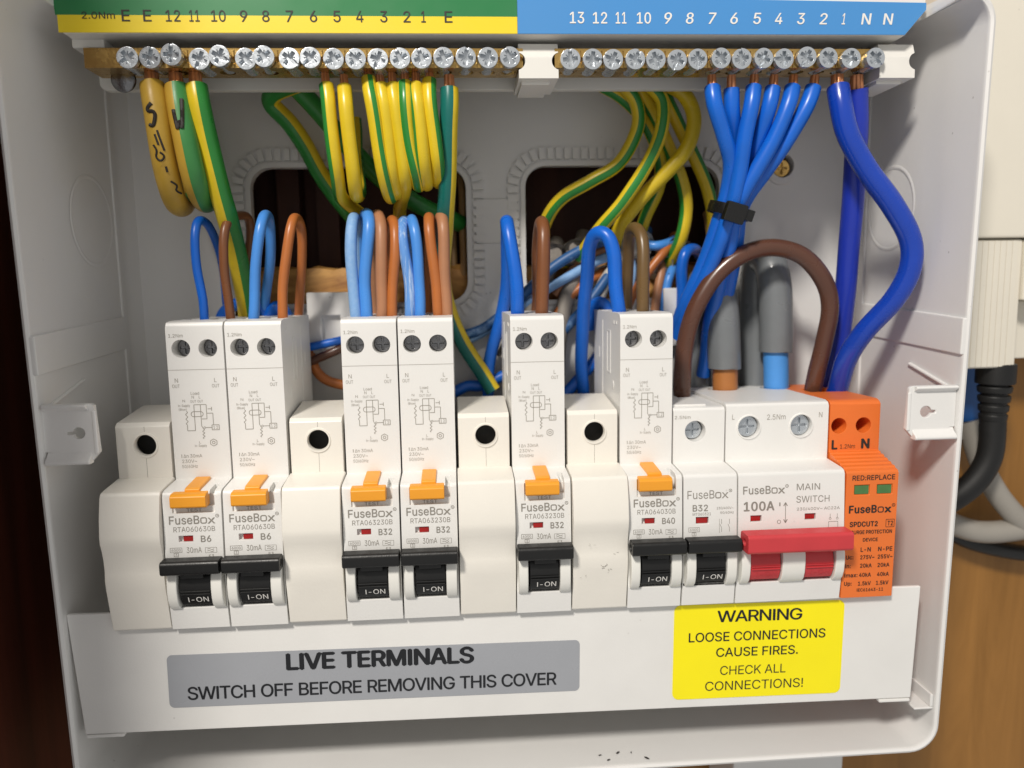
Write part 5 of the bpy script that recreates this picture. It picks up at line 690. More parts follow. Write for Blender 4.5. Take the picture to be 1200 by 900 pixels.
def small_boxes(bm, yf):
    line(bm, [(1.8, 25.3), (5.3, 25.3), (5.3, 26.7), (1.8, 26.7)], .12, yf, True); put(bm, '6000', 2.2, 4.9, 25.6, 26.4, yf)
    line(bm, [(2.9, 24.0), (4.2, 24.0), (4.2, 25.1), (2.9, 25.1)], .12, yf, True); put(bm, '3', 3.3, 3.8, 24.2, 24.9, yf)

def make_rcbo(code, rating, label):
    root = thing('residual_current_breaker', label, 'breaker', (0, 0, 0), 'tall breakers with yellow test buttons')
    bm = new(); prof = NOSE+FOOT+[(58, 95.2), (16, 95.4), (12.6, 95.0), (11.4, 93.4)]
    add_prism(bm, prof, .2, 17.7)
    cut = new()
    for x in (4.6, 12.85):
        add_cyl(cut, (x, 5, 86.8), 'y', 2.85, 18, 28)
        add_box(cut, x-3.0, x+3.0, 24, 32, 90, 100)
    add_box(cut, 3.0, 15.7, -4, -.25, 37.4, 39.4); add_box(cut, 3.0, 15.7, -4, 1.6, 39.3, 43.0); add_box(cut, 14.2, 15.7, -4, 6, 42.5, 46)          # test button pocket
    add_box(cut, 4.5, 8.8, -4, .2, 28.4, 30.4)
    add_box(cut, .9, 17.3, -4, 4.4, 7.2, 21.6)
    add_box(cut, 13.2, 16.6, 45, 52, 93.5, 100); add_box(cut, 1.4, 4.6, 45, 52, 93.5, 100)
    obj('body', bm, 'device', root, cut=cut, bevel=.3)
    bm = new(); add_box(bm, .16, 17.74, 11.32, 11.5, 80.12, 80.22); obj('seam', bm, 'printl', root, angle=0)
    for x in (4.6, 12.85): shoulder_screw(x, 86.8, 2.7, root)
    bm = new()
    for xx in (.2, 17.7):
        for y0_, y1_, z0_, z1_ in ((27, 33, 74, 74.5), (27, 33, 88.5, 89), (27, 27.5, 74.5, 88.5), (32.5, 33, 74.5, 88.5), (17, 19, 91.5, 92.6), (21, 23, 91.5, 92.6), (41, 42.4, 50, 92), (47, 49, 78, 82)):
            add_box(bm, xx-.14, xx+.14, y0_, y1_, z0_, z1_)
        add_cyl(bm, (xx-.14, 23, 70.5), 'x', 1.5, .28, 16)
    tag(obj('side_moulding', bm, 'device', root), kind='stuff')
    # test button: a wide bar with a stem running up the slope
    bm = new(); add_prism(bm, [(-3.4, 39.9), (-3.4, 43.0), (-2.4, 43.8), (.8, 43.9), (.8, 39.6), (-2.8, 39.4)], 3.2, 13.9)
    add_prism(bm, [(-.2, 43.2), (-.2, 44.6), (1.0, 45.0), (10.9, 45.9), (10.9, 44.6), (1.2, 43.6)], 6.7, 11.3)
    obj('test_button', bm, 'test', root, bevel=.3)
    bm = new(); add_box(bm, 5.7, 8.7, -.9, .1, 28.5, 30.3); obj('indicator', bm, 'redwin', root, bevel=.15)
    lever_bar(.25, 17.65, 'black', root); toggle(4.3, 13.5, 'toggle', root); cheek(.7, 3.7, root); cheek(13.8, 17.2, root)
    bm = new(); y1 = lambda z: 11.4; y0 = face_y
    put(bm, '1.2Nm', 1.1, 5.5, 90.4, 91.5, y1); put(bm, 'N', 2.1, 3.1, 76.2, 77.5, y1); put(bm, 'OUT', 1.2, 3.5, 74.5, 75.6, y1)
    put(bm, 'L', 14.2, 14.9, 76.1, 77.4, y1); put(bm, 'OUT', 13.4, 15.7, 74.4, 75.5, y1); put(bm, 'Load', 6.7, 9.3, 72.2, 73.1, y1)
    for s, a, b, c, d in (('N', 6.9, 7.6, 71, 71.9), ('L', 9.1, 9.6, 71, 71.9), ('OUT', 6.4, 8.2, 69.7, 70.5), ('OUT', 8.6, 10.3, 69.7, 70.5), ('N', 4, 4.8, 69.9, 70.7), ('In-Supply', 2.6, 6.2, 68.2, 69.2), ('(Blue)', 2.7, 5.1, 67.1, 68.0)):
        put(bm, s, a, b, c, d, y1)
    diagram(bm, y1)
    put(bm, 'I', 2.5, 2.7, 52.0, 53.1, y1); put(bm, '\u0394n=30mA', 3.1, 8.9, 52.0, 53.1, y1); put(bm, '230V~', 2.6, 7.2, 50.3, 51.4, y1); put(bm, '50/60Hz', 2.5, 7.3, 48.5, 49.7, y1)
    obj('terminal_marking', bm, 'printl', root, angle=0); bm = new()
    put(bm, 'TEST', 7.0, 11.6, 37.6, 38.7, lambda z: -.25)
    fusebox(bm, 1.9, 15.7, 34.0, 36.6, y0, .008); put(bm, code, 3.1, 15.5, 31.6, 33.2, y0); put(bm, rating, 11.1, 14.2 if len(rating) == 2 else 15.3, 28.3, 30.3, y0, .012); put(bm, '30mA', 6.7, 11.2, 25.0, 26.8, y0)
    small_boxes(bm, y0); line(bm, [(12.3, 24.9), (15.7, 24.9), (15.7, 26.5), (12.3, 26.5)], .1, y0, True)
    for dz in (25.4, 26.0): line(bm, [(12.9+.18*k, dz+.2*math.sin(k*.6)) for k in range(12)], .16, y0)
    put(bm, 'F3', 13.3, 14.8, 23.4, 24.3, y0)
    obj('face_marking', bm, 'print', root, angle=0)
    return root
def make_blank():
    root = thing('blanking_module', 'blank', 'blanking module', (0, 0, 0), 'plain blanking modules between the breakers')
    prof = [(11.4, 45.8), (2, 44.8), (-.8, 44.4), (-1.7, 43.2), (-3.3, 36.5), (-4.0, 31.5), (-3.9, 29.3), (-3.2, 27), (-2.6, 24), (-2.4, 21), (-2.5, 19.2), (-2.7, 17.4), (-2.4, 14), (-1.5, 8), (0, .4), (.6, 0), (12, 0), (12, -20), (58, -20), (58, 62.4), (26, 64.6), (12.4, 63.4), (11.4, 62.4)]
    bm = new(); add_prism(bm, prof[:13]+[(-.0, .4), (.6, 0), (12, 0), (12, 45.6)], .12, 17.9)
    b1 = obj('nose', bm, 'blank', root, bevel=.35)
    bm = new(); add_prism(bm, [(11.4, 45.0), (12.5, 44), (12.5, -20), (58, -20), (58, 62.6), (34, 66.0), (12.6, 63.6), (11.4, 62.4)], .6, 17.4)
    cut = new(); add_cyl(cut, (9.6, 5, 56.4), 'y', 3.3, 9.5, 30); add_cyl(cut, (9.6, 13.6, 56.4), 'y', 5.6, 16, 30)
    obj('body', bm, 'blank', root, cut=cut, bevel=.4)
    bm = new(); m = 36
    for k in range(m):
        a0, a1 = 2*math.pi*k/m, 2*math.pi*(k+1)/m
        P = [bm.verts.new((9.6+rr*math.cos(a), yy, 56.4+rr*math.sin(a))) for a in (a0, a1) for rr, yy in ((4.1, 11.45), (3.95, 11.0), (3.5, 11.0), (3.3, 12.5))]
        for q in range(3): bm.faces.new((P[q], P[q+1], P[q+5], P[q+4]))
    obj('hole_rim', bm, 'blank', root, angle=30)
    bm = new(); add_cyl(bm, (9.6, 18.5, 56.4), 'y', 5.4, .5, 24); obj('hole_shade_disc', bm, 'dark', root)  # near-black disc, paints in the shade deep inside the hole
    bm = new(); add_box(bm, 9.55, 9.65, 11.36, 11.5, 46, 52.1); add_box(bm, 9.55, 9.65, 11.36, 11.5, 60.7, 62.4); tag(obj('seam', bm, 'print', root, angle=0))
    return root
def make_mcb():
    root = thing('circuit_breaker', 'single narrow white breaker with a black lever between the tall breaker and main switch', 'breaker', (180*S, 0, 0))
    root.location = (180*S, 0, 0)
    bm = new(); add_prism(bm, NOSE+FOOT+[(58, 63.0), (14, 63.8), (12.2, 63.4), (11.4, 62.3)], .2, 17.75)
    cut = new(); add_cyl(cut, (7.7, 5, 55.6), 'y', 3.5, 14, 28); add_box(cut, 4.2, 8.4, -4, .2, 27.8, 30.0); add_box(cut, .9, 17.3, -4, 4.4, 7.2, 21.6); add_box(cut, 4, 11, 36, 44, 60, 70)
    obj('body', bm, 'device', root, cut=cut, bevel=.3); shoulder_screw(7.7, 55.6, 3.2, root, 'zinc', 15)
    bm = new(); add_box(bm, 4.5, 8.2, -.9, .1, 27.9, 29.9); obj('indicator', bm, 'redwin', root, bevel=.15)
    bm = new(); add_box(bm, 0.5, 12, 14, 30, 63.6, 64.4); add_box(bm, 1, 8, 33, 44, 63.2, 64.0); obj('top_ridge', bm, 'device', root, bevel=.25)
    lever_bar(.2, 17.6, 'black', root); toggle(4.2, 13.7, 'toggle', root); cheek(.8, 3.9, root); cheek(14.0, 17.3, root)
    bm = new(); y0 = face_y
    put(bm, '2.5Nm', .6, 6.0, 59.9, 61.0, lambda z: 11.4); obj('terminal_marking', bm, 'printl', root, angle=0); bm = new()
    fusebox(bm, 1.4, 14.9, 36.0, 38.7, y0); put(bm, 'B32', 3.1, 8.1, 32.0, 34.1, y0, .008); put(bm, 'MT060321', 3.1, 9.1, 30.6, 31.5, y0, -.006); put(bm, '230/400V~', 11.0, 16.5, 32.3, 33.2, y0); put(bm, '50/60Hz', 12.2, 16.6, 30.8, 31.7, y0)
    for x in (12.6, 15.2): line(bm, [(x, 29.2), (x, 27.6)], .14, y0); line(bm, [(x, 26.4), (x, 25.0)], .14, y0); line(bm, [(x, 26.4), (x-.5, 27.5)], .14, y0)
    line(bm, [(11.9, 24.7), (11.9, 29.3)], .1, y0); small_boxes(bm, lambda z: face_y(z))
    obj('face_marking', bm, 'print', root, angle=0)
def make_main():
    root = thing('main_switch', 'wide white main switch with a long red lever, beside the orange device', 'main switch', (198, 0, 0))
    bm = new(); add_prism(bm, NOSE+FOOT+[(58, 64.0), (14, 64.8), (12.2, 64.3), (11.4, 63.2)], .15, 35.6)
    cut = new()
    for x in (8.0, 26.1): add_cyl(cut, (x, 5, 56.5), 'y', 3.7, 9.6, 30)
    for x in (4.2, 22.3): add_box(cut, x, x+3.7, -4, .2, 27.8, 29.9)
    add_box(cut, .9, 35.0, -4, 4.4, 7.2, 21.6)
    for x in (12.6, 33.4): add_cyl(cut, (x, 50, 60), 'z', 5.6, 8, 28)
    obj('body', bm, 'device', root, cut=cut, bevel=.3)
    for x in (8.0, 26.1):
        o = shoulder_screw(x, 56.5, 3.5, root, 'zinc', 13.0)
        bm = new(); m = 36
        for k in range(m):
            a0, a1 = 2*math.pi*k/m, 2*math.pi*(k+1)/m
            P = [bm.verts.new((x+rr*math.cos(a), yy, 56.5+rr*math.sin(a))) for a in (a0, a1) for rr, yy in ((4.3, 11.45), (4.15, 11.05), (3.8, 11.05), (3.65, 12.2))]
            for q in range(3): bm.faces.new((P[q], P[q+1], P[q+5], P[q+4]))
        obj('hole_rim', bm, 'device', root, angle=30)
    for x in (4.4, 22.5):
        bm = new(); add_box(bm, x, x+3.3, -.9, .1, 27.9, 29.8); obj('indicator', bm, 'redwin', root, bevel=.15)
    lever_bar(.5, 34.9, 'red', root, 19.6, 25.8, -9.6, -2.6)
    toggle(4.1, 14.0, 'red', root, 'red'); toggle(22.3, 31.8, 'red', root, 'red'); cheek(.8, 3.8, root); cheek(14.3, 22.0, root); cheek(32.1, 35.2, root)
    bm = new(); y0 = face_y; ys = lambda z: 11.4
    put(bm, 'L', 2.2, 3.0, 59.2, 60.9, ys); put(bm, '2.5Nm', 14.2, 20.6, 58.8, 60.6, ys); put(bm, 'N', 32.2, 33.4, 59.2, 60.9, ys); obj('terminal_marking', bm, 'printl', root, angle=0); bm = new()
    fusebox(bm, 1.7, 15.6, 36.9, 39.5, y0, .006); put(bm, '100A', 1.9, 12.1, 31.4, 34.5, y0, .022); put(bm, 'I', 13.7, 14.1, 32.7, 33.9, y0); put(bm, 'O', 13.0, 14.3, 26.9, 28.2, y0)
    line(bm, [(15.8, 27.4), (15.8, 33.6)], .2, y0)
    for z, d in ((33.8, -1), (27.2, 1)): line(bm, [(15.2, z+d*1.1), (15.8, z), (16.4, z+d*1.1)], .3, y0)
    put(bm, 'MAIN', 19.5, 27.3, 37.7, 39.8, y0); put(bm, 'SWITCH', 19.4, 30.5, 33.6, 35.8, y0); put(bm, '230/400V~ AC22A', 19.6, 34.0, 30.9, 32.0, y0)
    for x in (30.8, 33.2): line(bm, [(x, 29.6), (x, 28.2)], .14, y0); line(bm, [(x+.35*math.cos(a*.785), 28.0+.35*math.sin(a*.785)) for a in range(8)], .12, y0, True)
    line(bm, [(30.3, 24.8), (30.3, 27), (33.4, 27), (33.4, 24.8)], .14, y0)
    obj('face_marking', bm, 'print', root, angle=0)
def make_spd():
    root = thing('surge_protector', 'bright orange surge protection device at the right end of the row', 'surge protector', (234, 0, 0))
    ribs = [(11.4, 47.4)]
    for k in range(5):
        y = 11.3-k*2.2; z = 47.2-k*.72; ribs += [(y, z), (y-1.1, z-.1), (y-1.4, z-.62)]
    prof = ribs+[(-.5, 43.2), (-1.0, 42.2), (-.4, 0)]+FOOT+[(58, 64.0), (14, 64.8), (12.2, 64.2), (11.4, 63.2)]
    bm = new(); add_prism(bm, prof, .15, 17.8)
    cut = new()
    for x in (3.4, 12.0): add_cyl(cut, (x, 5, 56.0), 'y', 2.65, 16, 28)
    for x in (2.9, 10.6): add_box(cut, x, x+5.3, -3, -.45, 35.3, 38.6)
    add_box(cut, 4, 16.5, 34, 44, 60, 70)
    obj('body', bm, 'orange', root, cut=cut, bevel=.3)
    for x in (2.9, 10.6):
        bm = new(); add_box(bm, x+.25, x+5.05, -.75, 0, 35.5, 38.4); obj('indicator', bm, 'greenwin', root, bevel=.15)
    bm = new(); ys = lambda z: 11.4; y0 = lambda z: -1.0+(42.2-z)*.0142
    put(bm, 'L', 1.0, 3.1, 47.9, 51.2, ys, .035); put(bm, '1.2Nm', 4.0, 9.3, 48.1, 49.6, ys); put(bm, 'N', 11.4, 14.4, 47.9, 51.4, ys, .035); obj('terminal_marking', bm, 'printd', root, angle=0); bm = new()
    T = [('RED:REPLACE', 2.1, 16.5, 40.2, 41.9, .012), ('SPDCUT2', 1.9, 11.5, 24.5, 26.3, .03), ('T2', 14.8, 16.7, 24.6, 26.2, .012), ('SURGE PROTECTION', 2.5, 16.5, 22.0, 23.3, .018), ('DEVICE', 6.7, 11.8, 19.4, 20.6, .018), ('L-N', 6.1, 9.6, 15.9, 17.4, .018), ('N-PE', 12.1, 17.0, 15.9, 17.4, .018),
         ('Uc:', 1.2, 3.8, 13.4, 14.8, .018), ('275V~', 6.1, 11.0, 13.3, 14.7, .018), ('255V~', 12.1, 17.2, 13.3, 14.7, .018), ('In:', 1.1, 3.0, 10.4, 11.8, .018), ('20kA', 6.2, 10.2, 10.4, 11.8, .018), ('20kA', 12.2, 16.3, 10.4, 11.8, .018), ('Imax:', 1.0, 5.5, 7.2, 8.6, .018), ('40kA', 6.0, 10.1, 7.2, 8.6, .018), ('40kA', 12.2, 16.3, 7.2, 8.6, .018),
         ('Up:', 1.0, 3.6, 4.0, 5.7, .018), ('1.5kV', 5.8, 10.2, 4.2, 5.6, .018), ('1.5kV', 12.0, 16.3, 4.2, 5.6, .018), ('IEC61643-11', 5.5, 14.6, 2.1, 3.2, .01)]
    for s, a, b, c, d, bo in T: put(bm, s, a, b, c, d, y0, bo)
    fusebox(bm, 1.4, 15.9, 29.1, 31.8, y0, .03); line(bm, [(14.3, 24.1), (17.1, 24.1), (17.1, 26.7), (14.3, 26.7)], .16, y0, True)
    obj('face_marking', bm, 'printd', root, angle=0)

r1 = make_rcbo('RTA060630B', 'B6', 'white breaker marked B6, leftmost of the tall ones with yellow test buttons'); r1.location.x = 18*S
c = copy_tree(r1); c.location.x = 36*S; c['label'] = 'white breaker marked B6, second tall one, its grey right side showing'
r2 = make_rcbo('RTA063230B', 'B32', 'white breaker marked B32, left of the touching pair in the middle'); r2.location.x = 72*S
c = copy_tree(r2); c.location.x = 90*S; c['label'] = 'white breaker marked B32, right of the touching pair in the middle'
c = copy_tree(r2); c.location.x = 126*S; c['label'] = 'white breaker marked B32 standing alone between two blanking modules'
r3 = make_rcbo('RTA064030B', 'B40', 'white tall breaker marked B40, next to the narrow breaker and main switch'); r3.location.x = 162*S
b0 = make_blank(); b0['label'] = 'blank cream module with one round hole at the far left end of the row'
for x, l in ((54, 'blank cream module between the second B6 breaker and the touching pair'), (108, 'blank cream module between the touching pair and the lone B32 breaker'), (144, 'blank scuffed module between the lone B32 breaker and the B40 breaker')):
    c = copy_tree(b0); c.location.x = x*S; c['label'] = l
def scuffs(root):
    yb = lambda z: -2.55 if z < 22 else -3.6
    bm = new(); rj = random.Random(11)
    for x, z, n, w in ((10.2, 15.2, 7, .35), (11.6, 13.6, 4, .22), (13.2, 19.4, 2, .3), (6.4, 23.0, 3, .18), (15.6, 33, 3, .2), (3.0, 12, 2, .2)):
        for k in range(n):
            a = x+rj.uniform(-1, 1); b = z+rj.uniform(-.7, .7); an = rj.uniform(0, 3.1)
            line(bm, [(a, b), (a+.7*math.cos(an), b+.4*math.sin(an))], w*rj.uniform(.25, .7), yb)
    tag(obj('scuff_mark', bm, 'print', root, angle=0), kind='stuff')
scuffs([o for o in COL.objects if o.get('label', '').startswith('blank scuffed')][0])
make_mcb(); make_main(); make_spd()

# ================================================================== WIRES
WIRES = [
    ('earth_wire', 'thick yellow earth wire marked G, leftmost on the brass bar', 'earth', 3.75, [(16.0, 22.0, 170.8), (17.2, 19.5, 163.0), (18.3, 19.0, 151.4), (18.6, 22.5, 140.2), (17.8, 30.0, 134.1), (16.2, 42.0, 134.3), (14.0, 53.0, 140.8), (11.5, 60.0, 151.4), (10.1, 63.0, 164.1)], {'phi': 125, 'gw': 70, 'cu': 1, 'g': 1, 'dull': 1}),
    ('earth_wire', 'thick green and yellow earth wire marked N, second from the left', 'earth', 3.7, [(23.3, 22.0, 170.8), (24.7, 19.5, 160.5), (26.2, 19.0, 149.5), (26.7, 22.5, 139.6), (25.7, 32.0, 134.8), (23.7, 45.0, 136.8), (20.1, 55.0, 147.6), (16.9, 60.0, 160.5), (15.0, 63.0, 173.1)], {'phi': 40, 'gw': 130, 'cu': 1, 'g': 1, 'dull': 1}),
    ('earth_wire', 'thick half green half yellow earth wire running down behind the leftmost breakers', 'earth', 3.45, [(29.2, 22.0, 170.8), (30.4, 20.5, 162.0), (31.5, 23.0, 150.2), (32.9, 26.5, 138.5), (33.7, 32.0, 128.9), (33.3, 41.0, 118.1), (32.7, 50.0, 104.8), (31.6, 58.0, 90.5)], {'phi': 76, 'gw': 160, 'cu': 1, 'g': 1}),
    ('earth_wire', 'slim earth wire with green left edge, trailing down right into the left hole', 'earth', 2.32, [(69.3, 22.0, 171.0), (70.5, 19.5, 163.1), (71.4, 20.0, 151.5), (71.4, 24.5, 141.5), (70.6, 34.0, 136.4), (71.7, 46.0, 134.2), (74.9, 58.0, 131.8), (78.4, 72.0, 127.8)], {'phi': -55, 'gw': 60, 'cu': 1, 'g': 1}),
    ('earth_wire', 'slim yellow earth wire with green bend, second in the pair above the left hole', 'earth', 2.32, [(75.2, 22.0, 170.5), (76.1, 18.5, 161.6), (76.5, 20.0, 150.1), (76.5, 24.5, 139.6), (76.4, 33.0, 135.7), (76.1, 46.0, 139.5), (74.8, 53.0, 150.1), (73.9, 58.0, 166.0)], {'phi': 100, 'gw': 70, 'cu': 1, 'g': 1}),
    ('earth_wire', 'earth wire with a central green line, leftmost of the close row of six loops', 'earth', 2.32, [(82.8, 22.0, 173.1), (84.1, 18.5, 162.9), (85.2, 20.0, 151.4), (86.6, 23.5, 140.5), (87.6, 32.0, 135.2), (87.8, 46.0, 139.5), (86.7, 55.0, 153.4), (84.9, 60.0, 169.5)], {'phi': 15, 'gw': 50, 'cu': 1, 'g': 1}),
    ('earth_wire', 'earth wire with a green left edge, second of the close row of six loops', 'earth', 2.32, [(86.5, 22.0, 171.0), (87.5, 19.5, 163.1), (88.9, 21.0, 151.6), (89.6, 24.5, 141.4), (89.9, 33.0, 136.7), (89.9, 47.0, 141.7), (88.6, 55.0, 154.9), (86.8, 60.0, 169.5)], {'phi': -60, 'gw': 50, 'cu': 1, 'g': 1}),
    ('earth_wire', 'mostly plain yellow earth wire, third of the six loops, dropping straight down into the hole', 'earth', 2.32, [(90.3, 22.0, 171.1), (91.3, 19.5, 163.1), (92.1, 21.0, 151.6), (93.2, 24.5, 141.4), (92.5, 33.0, 137.3), (90.4, 45.0, 134.0), (89.1, 57.0, 128.4), (87.4, 70.0, 117.1)], {'phi': 150, 'gw': 60, 'cu': 1, 'g': 1}),
    ('earth_wire', 'earth wire with a green line drifting right, fourth of the six loops', 'earth', 2.32, [(94.4, 22.0, 171.6), (94.8, 18.5, 162.9), (95.7, 20.0, 151.4), (96.9, 23.5, 142.6), (97.2, 32.0, 138.8), (96.4, 46.0, 144.5), (94.9, 55.0, 157.9), (93.2, 60.0, 172.5)], {'phi': -25, 'gw': 55, 'cu': 1, 'g': 1}),
    ('earth_wire', 'earth wire with a thin green left edge, fifth of the six loops', 'earth', 2.32, [(97.9, 22.0, 171.1), (98.1, 18.5, 162.9), (99.0, 19.0, 151.2), (99.7, 22.5, 143.0), (100.1, 31.0, 139.2), (99.7, 46.0, 144.4), (98.3, 55.0, 157.9), (96.9, 60.0, 172.5)], {'phi': -58, 'gw': 45, 'cu': 1, 'g': 1}),
    ('earth_wire', 'earth wire with a broad green right side, sixth and last of the six loops', 'earth', 2.32, [(102.3, 22.0, 172.7), (102.4, 18.5, 162.9), (103.1, 20.0, 151.4), (103.9, 23.5, 143.9), (104.2, 32.0, 140.2), (103.7, 46.0, 144.4), (102.3, 55.0, 157.9), (101.0, 60.0, 172.5)], {'phi': 45, 'gw': 65, 'cu': 1, 'g': 1}),
    ('earth_wire', 'long earth wire, teal and yellow, running behind the breakers to a blank', 'earth', 2.95, [(108.5, 22.0, 170.6), (108.5, 21.5, 161.0), (107.9, 25.0, 148.2), (107.0, 29.5, 136.5), (105.7, 37.0, 125.8), (104.3, 48.0, 112.9), (105.7, 56.0, 98.8), (112.1, 60.0, 82.2), (122.6, 58.0, 64.6)], {'phi': -45, 'gw': 150, 'cu': 1, 'g': 1, 'mat2': 'teal'}),
    ('earth_wire', 'shaded green earth wire bent sharply behind the loops, upper left', 'earth', 3.2, [(57.5, 44.0, 175.5), (47.8, 48.0, 173.1), (45.5, 52.0, 170.0), (50.7, 54.0, 164.3), (55.8, 57.0, 156.2), (60.6, 60.0, 146.6), (66.8, 64.0, 136.8), (73.9, 76.0, 126.8)], {'phi': 5, 'gw': 120}),
    ('earth_wire', 'dark green earth wire slanting behind the six loops into the left hole', 'earth', 3.4, [(54.8, 47.0, 175.2), (62.4, 52.0, 167.1), (72.3, 57.0, 155.3), (83.3, 61.0, 144.5), (95.5, 66.0, 136.2), (111.8, 78.0, 129.9)], {'phi': 0, 'gw': 240}),
    ('earth_wire', 'earth wire curving furthest left into the right hole, above the brown loop', 'earth', 2.5, [(169.9, 46.0, 176.4), (175.6, 48.0, 170.5), (176.6, 49.0, 161.1), (170.2, 50.0, 149.2), (159.1, 52.0, 142.5), (149.5, 56.0, 136.9), (144.3, 62.0, 129.0), (142.2, 74.0, 116.5)], {'phi': 25, 'gw': 70, 'g': 2}),
    ('earth_wire', 'earth wire with a green right edge, sweeping down to the tall blue loop', 'earth', 2.5, [(178.0, 44.0, 176.5), (184.0, 44.0, 169.6), (183.8, 44.0, 158.6), (178.7, 46.0, 146.2), (171.6, 49.0, 135.0), (163.8, 53.0, 126.1), (157.1, 64.0, 115.3)], {'phi': 8, 'gw': 70, 'g': 2}),
    ('earth_wire', 'nearly plain yellow earth wire crossing in front of the other curved earths', 'earth', 2.7, [(184.0, 48.0, 177.6), (193.2, 48.0, 172.9), (196.8, 47.0, 164.3), (194.1, 47.0, 153.5), (187.2, 49.0, 144.7), (179.3, 53.0, 136.6), (173.1, 60.0, 127.2), (172.0, 74.0, 116.8)], {'phi': 170, 'gw': 60, 'g': 2}),
    ('earth_wire', 'earth wire passing behind the crossing yellow one and ending low at the middle', 'earth', 2.5, [(161.6, 48.0, 176.6), (171.8, 52.0, 172.6), (181.5, 56.0, 163.8), (187.3, 59.0, 151.8), (187.6, 61.0, 141.3), (184.3, 65.0, 131.4), (182.5, 74.0, 120.8)], {'phi': -40, 'gw': 70, 'g': 2}),
    ('earth_wire', 'earth wire dropping right of the middle with a green left edge', 'earth', 2.5, [(174.7, 48.0, 177.0), (183.2, 54.0, 168.2), (190.6, 57.0, 155.9), (196.3, 59.0, 143.6), (198.4, 60.0, 132.8), (196.5, 62.0, 121.3), (194.6, 72.0, 111.7)], {'phi': -60, 'gw': 70, 'g': 2}),
    ('earth_wire', 'earth wire slanting furthest right toward the edge of the right hole', 'earth', 2.5, [(184.6, 50.0, 177.5), (193.1, 56.0, 165.6), (201.5, 60.0, 152.0), (208.4, 64.0, 139.0), (212.4, 69.0, 128.2), (213.6, 76.0, 115.7)], {'phi': 50, 'gw': 70, 'g': 2}),
    ('neutral_wire', 'blue wire from the neutral bar, leftmost of the tied bundle of six', 'blue', 2.62, [(194.8, 22.0, 170.9), (195.2, 19.5, 162.8), (199.5, 22.0, 153.0), (203.0, 25.5, 145.2), (203.2, 29.0, 137.2), (202.0, 31.0, 129.6), (200.2, 35.0, 118.7), (197.1, 40.0, 106.8), (193.6, 47.0, 94.3), (192.5, 54.0, 85.9)], {'cu': 1, 'g': 3}),
    ('neutral_wire', 'short straight blue wire, second from the left in the tied bundle', 'blue', 2.62, [(201.4, 22.0, 170.9), (202.1, 22.5, 161.8), (204.8, 27.0, 153.3), (206.1, 31.5, 143.3), (205.4, 34.0, 134.9), (204.7, 36.0, 129.2), (203.2, 40.0, 119.0), (200.9, 46.0, 106.8), (197.8, 54.0, 90.7)], {'cu': 1, 'g': 3}),
    ('neutral_wire', 'blue wire, third in the tied bundle, lying in front of its neighbours', 'blue', 2.62, [(209.2, 22.0, 171.0), (207.6, 19.5, 162.8), (206.4, 21.0, 152.8), (206.1, 23.5, 143.5), (204.9, 26.0, 134.5), (203.6, 28.0, 128.4), (201.6, 31.0, 118.5), (198.6, 37.0, 106.7), (195.3, 44.0, 95.9), (193.6, 52.0, 84.4)], {'cu': 1, 'g': 3}),
    ('neutral_wire', 'blue wire, fourth in the tied bundle, half hidden behind the third', 'blue', 2.62, [(215.9, 22.0, 171.0), (213.8, 20.5, 162.5), (212.4, 25.0, 152.9), (211.7, 29.5, 144.4), (209.8, 32.0, 135.8), (208.0, 34.0, 129.0), (208.5, 38.0, 117.3), (208.2, 46.0, 102.0), (207.7, 55.0, 82.2)], {'cu': 1, 'g': 3}),
    ('neutral_wire', 'blue wire, fifth in the tied bundle, sweeping in from the right', 'blue', 2.62, [(222.6, 22.0, 171.0), (220.3, 19.5, 162.8), (216.3, 21.0, 152.7), (211.4, 23.5, 142.6), (207.6, 26.0, 134.5), (205.8, 29.0, 127.9), (206.3, 33.0, 118.5), (205.7, 41.0, 105.1), (204.9, 50.0, 87.5), (204.9, 56.0, 68.8)], {'cu': 1, 'g': 3}),
    ('neutral_wire', 'blue wire, rightmost of the tied bundle of six', 'blue', 2.62, [(229.9, 22.0, 171.0), (226.8, 20.5, 163.0), (221.3, 23.0, 152.0), (215.4, 26.5, 141.6), (211.2, 30.0, 134.4), (209.2, 33.0, 127.7), (210.1, 38.0, 117.3), (210.1, 46.0, 102.0), (209.1, 55.0, 82.2)], {'cu': 1, 'g': 3}),
    ('neutral_cable', 'thick glossy blue cable bowing out right down to the orange device', 'royal', 3.65, [(237.0, 21.0, 170.8), (237.2, 18.5, 162.6), (240.0, 18.0, 152.7), (247.0, 17.5, 141.0), (255.3, 16.0, 129.7), (261.9, 16.0, 118.4), (263.0, 17.0, 108.4), (259.9, 20.0, 98.3), (253.3, 26.0, 86.9), (250.1, 32.0, 76.1), (249.8, 38.0, 62.7)], {'cu': 1}),
    ('neutral_cable', 'thick violet blue cable hanging straight behind the bowed one', 'violet', 3.7, [(244.3, 22.0, 171.1), (246.9, 25.5, 156.4), (249.5, 31.0, 137.2), (251.7, 36.5, 116.7), (253.2, 41.0, 98.1), (254.0, 46.0, 78.6), (252.7, 49.0, 65.1), (252.7, 50.0, 59.6)], {'cu': 1}),
    ('live_cable', 'thick dark brown cable arching from the breaker to the orange device', 'brown', 3.15, [(192.0, 40.0, 59.5), (191.2, 39.0, 69.5), (192.0, 38.0, 82.2), (195.0, 36.0, 95.5), (202.3, 35.0, 107.6), (212.0, 34.0, 114.9), (222.9, 34.0, 116.9), (233.7, 34.0, 113.5), (241.6, 34.0, 104.6), (244.8, 35.0, 94.7), (244.0, 37.0, 82.7), (242.4, 39.0, 71.5), (241.8, 41.0, 61.6)], {}),
